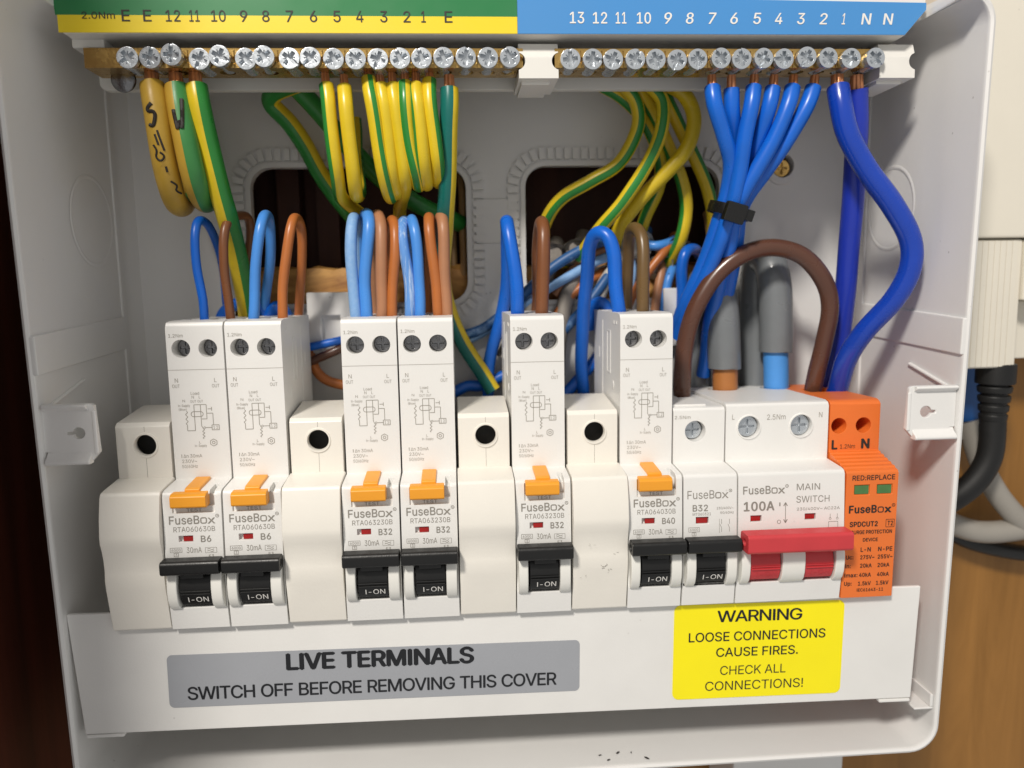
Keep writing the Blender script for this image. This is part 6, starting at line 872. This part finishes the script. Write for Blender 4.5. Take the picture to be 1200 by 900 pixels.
    ('neutral_wire', 'thin blue wire looping from the leftmost tall breaker, slanting back right', 'blue', 1.45, [(25.1, 28.0, 93.1), (25.2, 27.0, 102.2), (24.3, 27.0, 113.4), (24.4, 27.0, 123.0), (24.8, 30.0, 127.7), (25.6, 37.0, 127.1), (25.6, 45.0, 121.3), (24.7, 53.0, 111.1), (22.7, 63.0, 92.0)], {}),
    ('live_wire', 'thin dull brown wire with a squared loop on the leftmost tall breaker', 'brown2', 1.5, [(33.2, 30.0, 93.4), (33.1, 29.0, 101.4), (32.4, 28.0, 111.9), (32.7, 28.0, 121.1), (33.9, 30.0, 127.0), (35.7, 37.0, 129.9), (37.3, 44.0, 129.9), (36.7, 48.0, 123.4), (33.6, 52.0, 114.0), (29.2, 58.0, 103.2), (25.9, 64.0, 90.3)], {}),
    ('neutral_wire', 'pale blue wire in a narrow loop on the second tall breaker', 'sky', 1.75, [(41.0, 28.0, 93.3), (42.2, 28.0, 104.7), (43.7, 28.0, 115.9), (45.1, 29.0, 125.5), (45.5, 34.0, 129.8), (44.9, 42.0, 127.6), (42.5, 48.0, 113.7), (38.2, 57.0, 98.4), (35.7, 63.0, 90.1)], {}),
    ('live_wire', 'orange brown wire in a narrow loop on the second tall breaker', 'copperbrown', 1.65, [(50.6, 28.0, 93.2), (51.5, 28.0, 104.6), (53.2, 28.0, 115.8), (54.8, 29.0, 124.8), (55.6, 33.0, 128.8), (55.4, 42.0, 125.8), (53.7, 48.0, 110.5), (50.0, 58.0, 94.3), (48.4, 63.0, 88.3)], {}),
    ('neutral_wire', 'short blue wire humped low behind the two leftmost tall breakers', 'blue', 2.3, [(19.3, 60.0, 88.4), (22.6, 58.0, 96.1), (27.4, 56.0, 99.5), (32.7, 56.0, 100.4), (36.7, 57.0, 99.0), (38.1, 60.0, 91.9)], {}),
    ('neutral_wire', 'short blue stub bulging behind the second tall breaker', 'blue', 2.6, [(37.1, 62.0, 88.5), (40.3, 57.0, 97.0), (43.2, 57.0, 98.3), (45.2, 60.0, 94.3), (45.2, 64.0, 86.6)], {}),
    ('neutral_wire', 'dusty pale blue wire, leftmost loop of the middle pair of breakers', 'dusty', 1.95, [(75.3, 28.0, 93.8), (74.7, 28.0, 105.6), (74.3, 28.0, 117.0), (74.4, 30.0, 125.2), (74.6, 36.0, 128.9), (74.9, 46.0, 124.7), (73.2, 54.0, 107.2), (70.9, 63.0, 87.8)], {}),
    ('neutral_wire', 'clean light blue wire, second loop of the middle pair of breakers', 'sky', 2.05, [(78.7, 28.0, 93.8), (78.6, 28.0, 105.5), (79.9, 28.0, 116.9), (80.7, 29.0, 125.7), (79.4, 35.0, 129.9), (76.3, 45.0, 126.4), (74.4, 53.0, 110.3), (72.7, 62.0, 87.8)], {}),
    ('live_wire', 'pinkish brown wire, first brown loop of the middle pair', 'pinkbrown', 2.0, [(83.9, 28.0, 94.3), (84.1, 28.0, 106.9), (84.5, 28.0, 118.2), (84.6, 30.0, 126.0), (82.9, 37.0, 129.8), (80.2, 47.0, 124.7), (78.7, 55.0, 107.2), (77.1, 63.0, 87.7)], {}),
    ('live_wire', 'orange brown wire, second brown loop of the middle pair', 'copperbrown', 1.8, [(87.1, 28.0, 94.2), (87.8, 28.0, 105.4), (89.3, 28.0, 116.8), (89.4, 30.0, 124.5), (87.9, 36.0, 127.9), (85.6, 45.0, 124.5), (84.5, 54.0, 107.1), (83.3, 63.0, 87.6)], {}),
    ('neutral_wire', 'scuffed whitish blue wire, first loop on the fourth tall breaker', 'scuffed', 1.85, [(93.4, 28.0, 94.1), (93.2, 28.0, 105.3), (92.1, 28.0, 116.7), (91.7, 30.0, 123.9), (92.3, 36.0, 127.6), (93.6, 46.0, 123.6), (93.3, 54.0, 106.9), (92.2, 63.0, 87.4)], {}),
    ('neutral_wire', 'clean light blue wire beside the scuffed one', 'sky', 1.85, [(96.6, 28.0, 94.0), (96.9, 28.0, 105.3), (96.7, 28.0, 116.7), (95.8, 29.0, 124.4), (94.7, 35.0, 128.0), (95.2, 45.0, 123.5), (95.8, 54.0, 106.9), (95.1, 63.0, 87.3)], {}),
    ('live_wire', 'orange brown wire leaning left on the fourth tall breaker', 'copperbrown', 1.85, [(103.0, 28.0, 94.2), (102.2, 28.0, 106.6), (101.0, 28.0, 118.0), (100.4, 29.0, 124.9), (100.3, 35.0, 128.6), (100.1, 45.0, 123.4), (99.0, 54.0, 106.9), (97.7, 63.0, 87.3)], {}),
    ('live_wire', 'pinkish brown wire, last loop on the fourth tall breaker', 'pinkbrown', 2.0, [(105.9, 28.0, 94.1), (105.6, 28.0, 106.6), (105.6, 28.0, 118.0), (105.5, 29.0, 125.4), (104.7, 35.0, 128.8), (103.1, 46.0, 123.5), (101.8, 55.0, 106.8), (100.7, 63.0, 87.2)], {}),
    ('neutral_wire', 'bright blue wire hooped over the back of the fifth tall breaker', 'blue', 2.35, [(130.1, 28.0, 94.0), (129.3, 26.0, 104.8), (128.3, 26.0, 114.8), (127.4, 28.0, 123.4), (127.3, 34.0, 126.8), (128.1, 43.0, 122.1), (128.1, 51.0, 108.0), (125.6, 57.0, 91.9), (121.6, 61.0, 76.9), (120.7, 62.0, 61.7)], {}),
    ('live_wire', 'mid brown wire looped on the fifth tall breaker', 'brown2', 2.3, [(138.4, 28.0, 94.1), (138.4, 27.0, 106.1), (139.1, 27.0, 116.1), (139.7, 29.0, 123.4), (139.6, 35.0, 126.4), (139.4, 45.0, 120.0), (139.8, 53.0, 106.2), (139.9, 62.0, 88.1)], {}),
    ('neutral_wire', 'bright blue wire in a wide hoop beside the sixth tall breaker', 'blue', 2.45, [(165.5, 28.0, 93.9), (164.3, 28.0, 105.7), (163.4, 28.0, 115.0), (161.2, 29.0, 121.4), (158.2, 32.0, 122.5), (156.4, 37.0, 117.8), (156.7, 44.0, 105.9), (156.8, 51.0, 90.0), (157.0, 58.0, 74.8), (158.8, 63.0, 60.6)], {}),
    ('live_wire', 'olive brown wire looped on the sixth tall breaker', 'olive', 2.2, [(173.7, 28.0, 93.8), (173.6, 27.0, 105.5), (173.5, 28.0, 116.3), (173.0, 31.0, 122.3), (172.3, 38.0, 124.3), (172.9, 46.0, 119.7), (174.4, 54.0, 105.7), (175.9, 63.0, 85.7)], {}),
    ('neutral_wire', 'short blue hump behind the left back corner of the sixth tall breaker', 'blue', 2.4, [(161.1, 64.0, 87.6), (161.9, 61.0, 95.4), (164.7, 58.0, 98.1), (167.4, 58.0, 95.4), (169.1, 60.0, 87.7)], {}),
    ('neutral_wire', 'blue wire with pale bands slanting up behind the fifth tall breaker', 'banded', 2.0, [(108.9, 66.0, 85.2), (119.0, 65.0, 88.4), (130.8, 64.0, 97.2), (145.8, 62.0, 110.8), (160.8, 62.0, 119.4), (174.3, 70.0, 123.3), (188.9, 80.0, 126.6)], {}),
    ('neutral_wire', 'pale grey blue wire slanting below the banded blue one', 'dusty', 1.9, [(112.2, 67.0, 83.4), (127.5, 66.0, 91.2), (144.4, 65.0, 102.9), (161.2, 64.0, 112.3), (172.1, 68.0, 116.6), (185.3, 80.0, 121.4)], {}),
    ('neutral_wire', 'dusky blue wire slanting low between the fifth and sixth tall breakers', 'banded', 2.0, [(147.7, 66.0, 82.7), (154.5, 65.0, 90.1), (162.8, 64.0, 100.0), (170.3, 66.0, 109.9), (178.0, 76.0, 119.6)], {}),
    ('live_wire', 'faded pink brown wire slanting behind the wide blue hoop', 'pinkbrown', 1.8, [(148.3, 69.0, 101.2), (154.2, 67.0, 109.5), (161.5, 66.0, 115.6), (170.8, 70.0, 119.4), (181.7, 80.0, 124.9)], {}),
    ('live_wire', 'copper brown wire slanting right of the olive loop', 'copperbrown', 1.8, [(175.4, 67.0, 90.6), (179.3, 66.0, 100.7), (185.1, 65.0, 109.6), (192.2, 66.0, 118.2), (198.5, 76.0, 124.1)], {}),
    ('neutral_wire', 'blue wire hooped behind the tied bundle', 'blue', 2.2, [(199.0, 64.0, 81.8), (197.8, 62.0, 98.8), (196.7, 60.0, 110.4), (198.6, 60.0, 116.9), (203.9, 66.0, 118.1), (209.3, 76.0, 115.8)], {}),
    ('neutral_wire', 'light blue wire end poking out of a white sheath', 'sky', 1.9, [(182.9, 70.0, 121.2), (188.1, 66.0, 119.6), (194.5, 68.0, 121.0), (202.6, 78.0, 124.2)], {}),
    ('live_wire', 'tan wire hanging behind the blue bundle at the hole edge', 'tan', 1.6, [(212.5, 78.0, 133.1), (211.8, 70.0, 122.3), (210.9, 66.0, 112.0), (211.2, 66.0, 100.2)], {}),
    ('neutral_wire', 'blue wire crossing the gap beside the second tall breaker', 'blue', 1.6, [(50.2, 62.0, 82.4), (56.9, 61.0, 83.6), (63.3, 61.0, 84.8), (68.6, 63.0, 85.9)], {}),
    ('live_wire', 'dark brown wire crossing the gap beside the second tall breaker', 'brown', 1.7, [(49.9, 62.0, 75.8), (56.6, 61.0, 78.7), (63.2, 61.0, 81.5), (68.5, 63.0, 83.9)], {}),
    ('live_wire', 'orange brown wire curving low in the gap beside the second tall breaker', 'copperbrown', 1.9, [(51.8, 65.0, 81.5), (54.6, 62.0, 74.4), (59.3, 60.0, 69.9), (66.0, 60.0, 67.8)], {}),
    ('neutral_wire', 'blue wire low behind the third blank', 'blue', 2.2, [(106.0, 62.0, 63.1), (112.8, 63.0, 66.2), (118.5, 63.0, 66.1), (127.0, 64.0, 69.8)], {}),
    ('neutral_wire', 'blue wire rising low behind the last blank', 'blue', 2.3, [(148.7, 62.0, 59.3), (155.7, 63.0, 66.5), (162.6, 63.0, 74.1), (168.6, 64.0, 82.4)], {}),
    ('live_wire', 'copper brown wire crossing under the banded blue wire', 'copperbrown', 1.7, [(144.5, 67.0, 87.8), (152.6, 66.0, 98.8), (160.1, 66.0, 105.4), (168.4, 70.0, 110.0), (175.4, 80.0, 114.6)], {}),
    ('live_wire', 'brown wire dropping behind the brown arch on its left', 'brown', 2.2, [(200.9, 64.0, 91.2), (199.4, 62.0, 81.9), (197.8, 61.0, 71.8), (197.3, 61.0, 58.1)], {}),
    ('neutral_wire', 'blue wire dropping behind the brown arch, next to the grey cable', 'blue', 2.2, [(205.1, 64.0, 91.2), (204.9, 63.0, 81.7), (205.4, 62.0, 71.5), (206.4, 62.0, 57.7)], {}),
    ('live_wire', 'tan wire hanging inside the right edge of the left hole', 'tan', 1.5, [(112.2, 80.0, 149.2), (112.3, 78.0, 137.3), (112.6, 77.0, 123.8), (112.9, 77.0, 106.8)], {}),
    ('live_wire', 'dull tan wire beside the other at the right edge of the left hole', 'tan', 1.3, [(108.6, 86.0, 141.6), (108.6, 84.0, 127.7), (108.8, 80.0, 108.6)], {}),
    ('earth_wire', 'thin bare looking earth wire lying low in the right hole', 'earth', 1.4, [(145.3, 72.0, 110.3), (153.3, 70.0, 112.9), (162.0, 69.0, 110.0), (169.8, 70.0, 105.2), (178.2, 72.0, 100.7)], {'phi': 40, 'gw': 100}),
    ('neutral_wire', 'pale blue wire bending down in the middle of the right hole', 'dusty', 1.7, [(175.8, 82.0, 129.6), (178.5, 72.0, 119.4), (179.7, 68.0, 110.8), (177.2, 66.0, 99.0), (174.5, 66.0, 82.1)], {}),
    ('live_wire', 'faded brown wire bending down right of the olive loop', 'pinkbrown', 1.8, [(192.1, 76.0, 119.4), (191.4, 68.0, 110.6), (188.9, 66.0, 100.5), (186.7, 65.0, 81.9)], {}),
    ('neutral_wire', 'blue wire bending down at the right edge of the right hole', 'sky', 1.8, [(201.9, 80.0, 116.0), (194.9, 68.0, 109.6), (192.4, 66.0, 100.5), (191.6, 65.0, 81.8)], {}),
    ('sheathed_cable', 'grey sheathed cable curving down left out of the right hole', 'sheath', 3.3, [(151.1, 84.0, 122.1), (146.8, 70.0, 112.3), (140.5, 67.0, 99.6), (132.9, 66.0, 88.1), (127.2, 65.0, 76.4)], {}),
    ('sheathed_cable', 'grey sheathed cable dropping behind the fifth tall breaker', 'sheath', 3.3, [(162.6, 84.0, 125.1), (157.4, 70.0, 112.2), (152.8, 67.0, 98.8), (149.5, 66.0, 84.4), (148.3, 66.0, 69.0)], {}),
    ('sheathed_cable', 'pale sheathed cable slanting behind the wide blue hoop', 'sheathw', 2.8, [(187.0, 84.0, 127.6), (180.1, 70.0, 119.3), (172.4, 66.0, 111.8), (166.3, 66.0, 102.6), (163.5, 66.0, 89.2)], {}),
]
TAILS = {'G1': [(211.2, 50.0, 72.0), (210.3, 49.0, 82.6), (209.4, 49.0, 94.9), (208.6, 53.0, 103.2), (206.9, 60.0, 105.9), (204.6, 63.0, 100.3), (203.9, 63.0, 81.7), (204.2, 63.0, 57.6)], 'G1c': [(211.8, 50.0, 59.4), (211.4, 50.0, 72.7)], 'G2': [(231.3, 50.0, 77.8), (230.5, 49.0, 90.3), (229.8, 49.0, 103.2), (229.1, 52.0, 111.0), (228.2, 58.0, 113.2), (227.5, 61.0, 108.3), (228.1, 62.0, 88.1), (228.9, 62.0, 57.1)], 'G2c': [(232.2, 50.0, 58.8), (231.2, 50.0, 78.8)], 'tie': [(205.0, 31.0, 129.6)], 'tie2': [(199.8, 31.0, 131.7), (210.6, 31.0, 128.1), (204.1, 30.0, 125.1)]}

GROUPS = {1: 'earth wires hanging from the brass earth bar', 2: 'earth wires curving into the right hole', 3: 'blue wires tied in one bundle'}
def wires():
    for name, label, mat, r, pts, o in WIRES:
        org = Vector(pts[0]); path = [p-org for p in crom(pts, .9)]
        bm = new(); rj = random.Random(label+'kink'); ph = [rj.uniform(0, 6.28) for _ in range(6)]; am = .26 if r < 3 else .12
        for i in range(3, len(path)-3):
            e = min(1, i/10, (len(path)-i)/10)*am
            path[i] = path[i]+Vector((math.sin(i*.09+ph[0])+.45*math.sin(i*.21+ph[1]), .6*math.sin(i*.11+ph[2]), .3*math.sin(i*.13+ph[3])))*e
        if o.get('cu'):                      # insulation starts a little below the bar; bare copper above it
            k = 1
            while k < len(path)-3 and (path[k]-path[0]).length < 2.6: k += 1
            ins = path[k:]
        else: ins = path
        rnd = random.Random(label); ph = rnd.uniform(0, 6)
        rad = lambda t, r=r, ph=ph: r*(1+.012*math.sin(t*23+ph))
        if mat == 'earth':
            tube(bm, ins, rad, 36, True, (o['phi']+math.degrees(math.atan2(108-pts[1][0], 255)), o['gw'], rnd.uniform(-.12, .12)))
            mats = ['wy_shade', 'wgd'] if o.get('dull') else ['wy', 'wteal' if o.get('mat2') else 'wg']
        else:
            tube(bm, ins, rad, 18); mats = mat
        w = obj(name, bm, mats, loc=org, angle=50)
        cat = 'cable' if name.endswith('cable') else 'wire'
        g = GROUPS.get(o.get('g')) or {'sheathed_cable': 'sheathed cables in the right hole', 'neutral_wire': 'blue wires of the breakers', 'live_wire': 'brown wires of the breakers'}.get(name)
        tag(w, label, cat, g)
        if o.get('cu'):
            bm = new(); d = path[k+1]-path[0]; a = max(r*.62, 1.2)
            base = path[k]; axis = (path[k+2]-path[k-1]).normalized()
            up = Vector((0, 0, 1))
            n = 7 if r > 3 else 5
            for q in range(n):
                an = 2*math.pi*q/n; of = Vector((math.cos(an), math.sin(an), 0))*a*.62
                tube(bm, [base+axis*1.2+of*.95, base+of, base*.4+path[0]*.6+of*.9, path[0]+Vector((0, 0, 1.5))+of*.8], a*.42, 8)
            obj('copper_end', bm, 'copper', w, angle=60)
wires()
def stroke_on(w, pts, mat, name, rr=.32):
    """a pen mark: a flat thin tube lying on the front of a wire; pts in world mm"""
    bm = new()
    for seg in pts:
        tube(bm, crom([Vector(p)-Vector(w.location)/S for p in seg], .5), rr, 6)
    o = obj(name, bm, mat, w, angle=60); return o
def tails():
    def tail(sheath, core, cm, label):
        t = thing('supply_tail', label, 'cable', sheath[0], 'grey supply tails')
        org = Vector(sheath[0])
        path = [p-org for p in crom(sheath, 1.0)]
        bm = new(); tube(bm, path, 6.2, 28); bm.verts.ensure_lookup_table(); rj = random.Random(5)
        for q in range(28): bm.verts[q].co += Vector((0, 0, 1.3*math.sin(2*math.pi*q/28+1.0)+rj.uniform(-.25, .25)))
        obj('sheath', bm, 'grey_pvc', t, angle=60)
        bm = new(); tube(bm, [Vector(p)-org for p in crom(core, 1.0)], 4.7, 24); obj('core', bm, cm, t, angle=60)
    tail(TAILS['G1'], TAILS['G1c'], 'core_brown', 'thick grey supply cable with a brown core end under the brown arch')
    tail(TAILS['G2'], TAILS['G2c'], 'core_blue', 'thick grey supply cable with a light blue core end')
tails()
def cable_tie():
    t = thing('cable_tie', 'black cable tie binding the six blue wires', 'cable tie', TAILS['tie'][0], None)
    c0 = Vector(TAILS['tie'][0]); ax = Vector((-.28, .12, -.95)).normalized()
    e1 = Vector((.96, 0, -.28)).normalized(); e1 = (e1-ax*e1.dot(ax)).normalized(); e2 = ax.cross(e1)
    bm = new(); n = 36; R = []
    for k in range(n):
        a = 2*math.pi*k/n; ring = []
        for dr, dh in ((0, -1.9), (.9, -1.9), (1.1, 0), (.9, 1.9), (0, 1.9)):
            rad = Vector((0, 0, 0)) + e1*math.cos(a)*(6.3+dr)+e2*math.sin(a)*(7.3+dr)
            ring.append(bm.verts.new(rad+ax*dh+Vector((0, .8, 0))))
        R.append(ring)
    for k in range(n):
        for q in range(4): bm.faces.new((R[k][q], R[k][q+1], R[(k+1) % n][q+1], R[(k+1) % n][q]))
        bm.faces.new((R[k][4], R[k][0], R[(k+1) % n][0], R[(k+1) % n][4]))
    obj('band', bm, 'tie', t, angle=40)
    bm = new(); add_box(bm, -4.6, 2.6, -9.8, -6.2, -4.0, 2.6)
    m = Matrix.Identity(3); m.col[0] = e1; m.col[2] = -ax; m.col[1] = (-ax).cross(e1)
    h = obj('head', bm, 'tie', t, bevel=.5); h.rotation_euler = m.to_euler(); h.location = (e1*.4)*S
    bm = new(); add_box(bm, 2.5, 5.6, -8.8, -7.4, -2.1, 1.7)
    h = obj('tail_end', bm, 'tie', t, bevel=.3); h.rotation_euler = m.to_euler(); h.location = (e1*.4)*S
cable_tie()
from mathutils.bvhtree import BVHTree
def pen_marks():
    def mark(key, strokes, name, rr):
        w = [o for o in COL.objects if o.get('label') == key][0]
        bvh = BVHTree.FromPolygons([v.co for v in w.data.vertices], [tuple(p.vertices) for p in w.data.polygons])
        bm = new(); org = Vector(w.location)
        for s in strokes:
            P = []
            for p in crom([Vector((x, 0, z)) for x, z in s], .4):
                q = Vector((p.x*S, -.05, p.z*S))-org
                hit = bvh.ray_cast(q, Vector((0, 1, 0)))
                if hit[0] is not None: P.append(hit[0]/S+Vector((0, -.0, 0)))
            if len(P) > 2: tube(bm, P, rr, 6)
        obj(name, bm, 'printd', w, angle=60)
    g = 'thick yellow earth wire marked G, leftmost on the brass bar'
    mark(g, [[(17.7, 161.9), (16.3, 160.3), (16.6, 159.3), (17.9, 159.6), (18.6, 158.9), (18.5, 157.0), (17.8, 154.9), (16.8, 155.5)]], 'pen_letter', .6)
    mark(g, [[(17.3, 149.5), (18.2, 147.9), (17.6, 145.9), (19.0, 144.8), (20.2, 146.4), (19.0, 147.4)], [(18.9, 153.8), (19.5, 151.3), (20.3, 147.9)], [(18.1, 152.6), (18.9, 149.5)], [(20.0, 143.3), (20.1, 141.7)], [(20.4, 139.1), (21.7, 138.0), (20.8, 136.5), (21.8, 135.9)]], 'pen_scribble', .34)
    mark('thick green and yellow earth wire marked N, second from the left', [[(25.1, 154.2), (24.4, 157.5), (24.0, 160.0)], [(25.1, 154.2), (25.7, 156.6), (26.4, 154.4)], [(26.4, 154.4), (26.5, 158.7), (26.3, 163.4)]], 'pen_letter', .62)
pen_marks()

def torn_sheaths():
    spec = ((146.6, 116.5, 6.4, 'grey sheath end of a cable behind the fifth tall breaker'), (156.6, 117.5, 6.8, 'grey sheath end of a cable left of the wide blue hoop'),
            (168.0, 108.0, 5.6, 'pale grey sheath end low behind the wide blue hoop'), (190.5, 112.0, 5.0, 'grey white sheath end between the olive loop and the tied bundle'),
            (181.0, 120.5, 6.8, 'pale torn sheath end behind the olive brown loop'), (197.5, 119.5, 4.6, 'pale torn sheath tip right of the olive brown loop'))
    for i, (x, z, r, label) in enumerate(spec):
        rnd = random.Random(i+3); bm = new(); n = 26; rows = []
        for t in range(5):
            row = []
            for k in range(n):
                a = 2*math.pi*k/n; rag = rnd.uniform(-1.6, 1.6) if t == 0 else 0
                rr = r*(.80+.05*rnd.random()+.04*(4-t))*(1 if i > 1 else .92)
                row.append(bm.verts.new((rr*math.cos(a), t*5-1+rag, rr*.8*math.sin(a)-t*1.0)))
            rows.append(row)
        for a, b in zip(rows, rows[1:]):
            for k in range(n): bm.faces.new((a[k], a[(k+1) % n], b[(k+1) % n], b[k]))
        bm.faces.new([bm.verts.new(v.co*.99+Vector((0, 3, 0))) for v in rows[0]])
        o = obj('cable_sheath', bm, 'sheath' if i < 2 else 'sheathw', loc=(x, 64 if i < 2 else 67, z), angle=40)
        tag(o, label, 'cable sheath', 'cut sheath ends at the right hole')
torn_sheaths()

# ================================================================== BESIDE THE ENCLOSURE
def meter_box():
    root = thing('meter_box', 'cream plastic meter box mounted right of the enclosure, above black cable', 'meter box', (300, 72, 70))
    off = Vector((300, 72, 70))
    def part(name, bm, mat='meter', **k):
        bmesh.ops.translate(bm, verts=bm.verts, vec=-off); return obj(name, bm, mat, root, **k)
    bm = new(); add_box(bm, 284, 420, 38, 73.5, 119.6, 330); part('upper_case', bm, bevel=1.2)
    bm = new(); add_box(bm, 284, 321, 40, 73.5, 70.8, 119.2); part('lower_cover', bm, bevel=.8)
    for k in range(7):
        bm = new(); x = 302.6+k*2.35; add_box(bm, x, x+2.2, 39.6, 40.6, 71.4, 118.6); part('rib', bm, bevel=.15)
    bm = new(); add_box(bm, 321.2, 420, 38.6, 73.5, 96.4, 119.2); part('side_cover', bm, bevel=.8)
    bm = new(); add_box(bm, 321.4, 420, 50, 73.5, 73.2, 96.0); part('recess', bm, bevel=.8)
    bm = new(); line_z = 138.0
    for z in (141, 143.2, 145.4): put(bm, 'kWh' if z == 143.2 else '---', 325.6, 331, z, z+1.2, lambda q: 38.0)
    bm.free()
meter_box()
def gland():
    root = thing('cable_gland', 'ribbed black cable boot under the cream meter box', 'cable gland', (318, 46, 70))
    bm = new(); add_cyl(bm, (0, 0, -6), 'z', 7.0, 8, 28); obj('collar', bm, 'rubber', root, bevel=.6)
    for k in range(4):
        bm = new(); add_cyl(bm, (0, 0, -9.6-k*3.7), 'z', 5.9-k*.35, 2.9, 28, 6.2-k*.35); obj('ring', bm, 'rubber', root, bevel=.7, seg=3)
    bm = new(); add_cyl(bm, (0, 0, -25), 'z', 4.6, 24, 24); obj('core', bm, 'rubber', root)
gland()
def side_cables():
    def c(name, label, mat, r, pts, g=None):
        org = Vector(pts[0]); bm = new(); tube(bm, [p-org for p in crom(pts, 2)], r, 20)
        tag(obj(name, bm, mat, loc=org, angle=60), label, 'cable', g)
    c('meter_cable', 'thick black cable curving down left from the ribbed boot', 'rubber', 4.7, [(318, 46, 52), (318.3, 46, 44), (317.6, 46, 34), (312.5, 47, 24), (303, 50, 15), (292, 55, 8), (276, 62, 2)])
    c('meter_cable', 'grey cable dropping from the blue block and bending off right', 'greycable', 4.4, [(319.0, 62, 46), (321.5, 60, 37), (325, 59, 27), (332, 58, 15), (343, 57, 3), (358, 57, -8)], 'grey meter cables')
    c('meter_cable', 'grey cable lying lowest, coming from behind the enclosure and running right', 'greycable', 4.6, [(282, 66, 22), (300, 64, 11), (312, 62, 4), (326, 60, -.8), (342, 58, .5), (358, 57, 4)], 'grey meter cables')
    c('meter_cable', 'thin black cable just under the lowest grey cable on the right', 'rubber', 3.4, [(290, 68, 14), (312, 67, 1), (326, 66, -7), (345, 65, -12), (362, 65, -14)])
side_cables()
def blue_block():
    root = thing('connector_block', 'blue connector block with a grey lower edge, under the meter box', 'connector', (318, 66, 46))
    bm = new(); add_box(bm, -13, 7.6, -5, 7.5, 0, 24); obj('housing', bm, 'meterblue', root, bevel=.8)
    bm = new(); add_box(bm, -12, 8.2, -6, 7, -7.2, -.2); obj('lower_edge', bm, 'greycable', root, bevel=.6)
blue_block()
def trunking():
    bm = new(); add_box(bm, 216, 262, 44, 73, -200, -55)
    tag(obj('cable_trunking', bm, 'case', bevel=1), 'white trunking going down from the bottom of the enclosure', 'trunking')
trunking()

def crumbs():
    bm = new(); rj = random.Random(4)
    for x, y in ((154.6, 7.5), (157.0, 4.6), (165.6, 8.0), (170.2, 4.4), (161.0, 8.3)):
        m = bmesh.ops.create_icosphere(bm, subdivisions=1, radius=rj.uniform(.25, .5))
        a = rj.uniform(0, 3); mt = Matrix.Translation((x, y, -56.1)) @ Matrix.Rotation(a, 4, 'Z') @ Matrix.Diagonal((2.2, .7, .6, 1))
        bmesh.ops.transform(bm, matrix=mt, verts=m['verts'])
    tag(obj('dirt_crumbs', bm, 'printd'), 'few dark crumbs of dirt on the inner floor of the enclosure', 'dirt', kind='stuff')
crumbs()
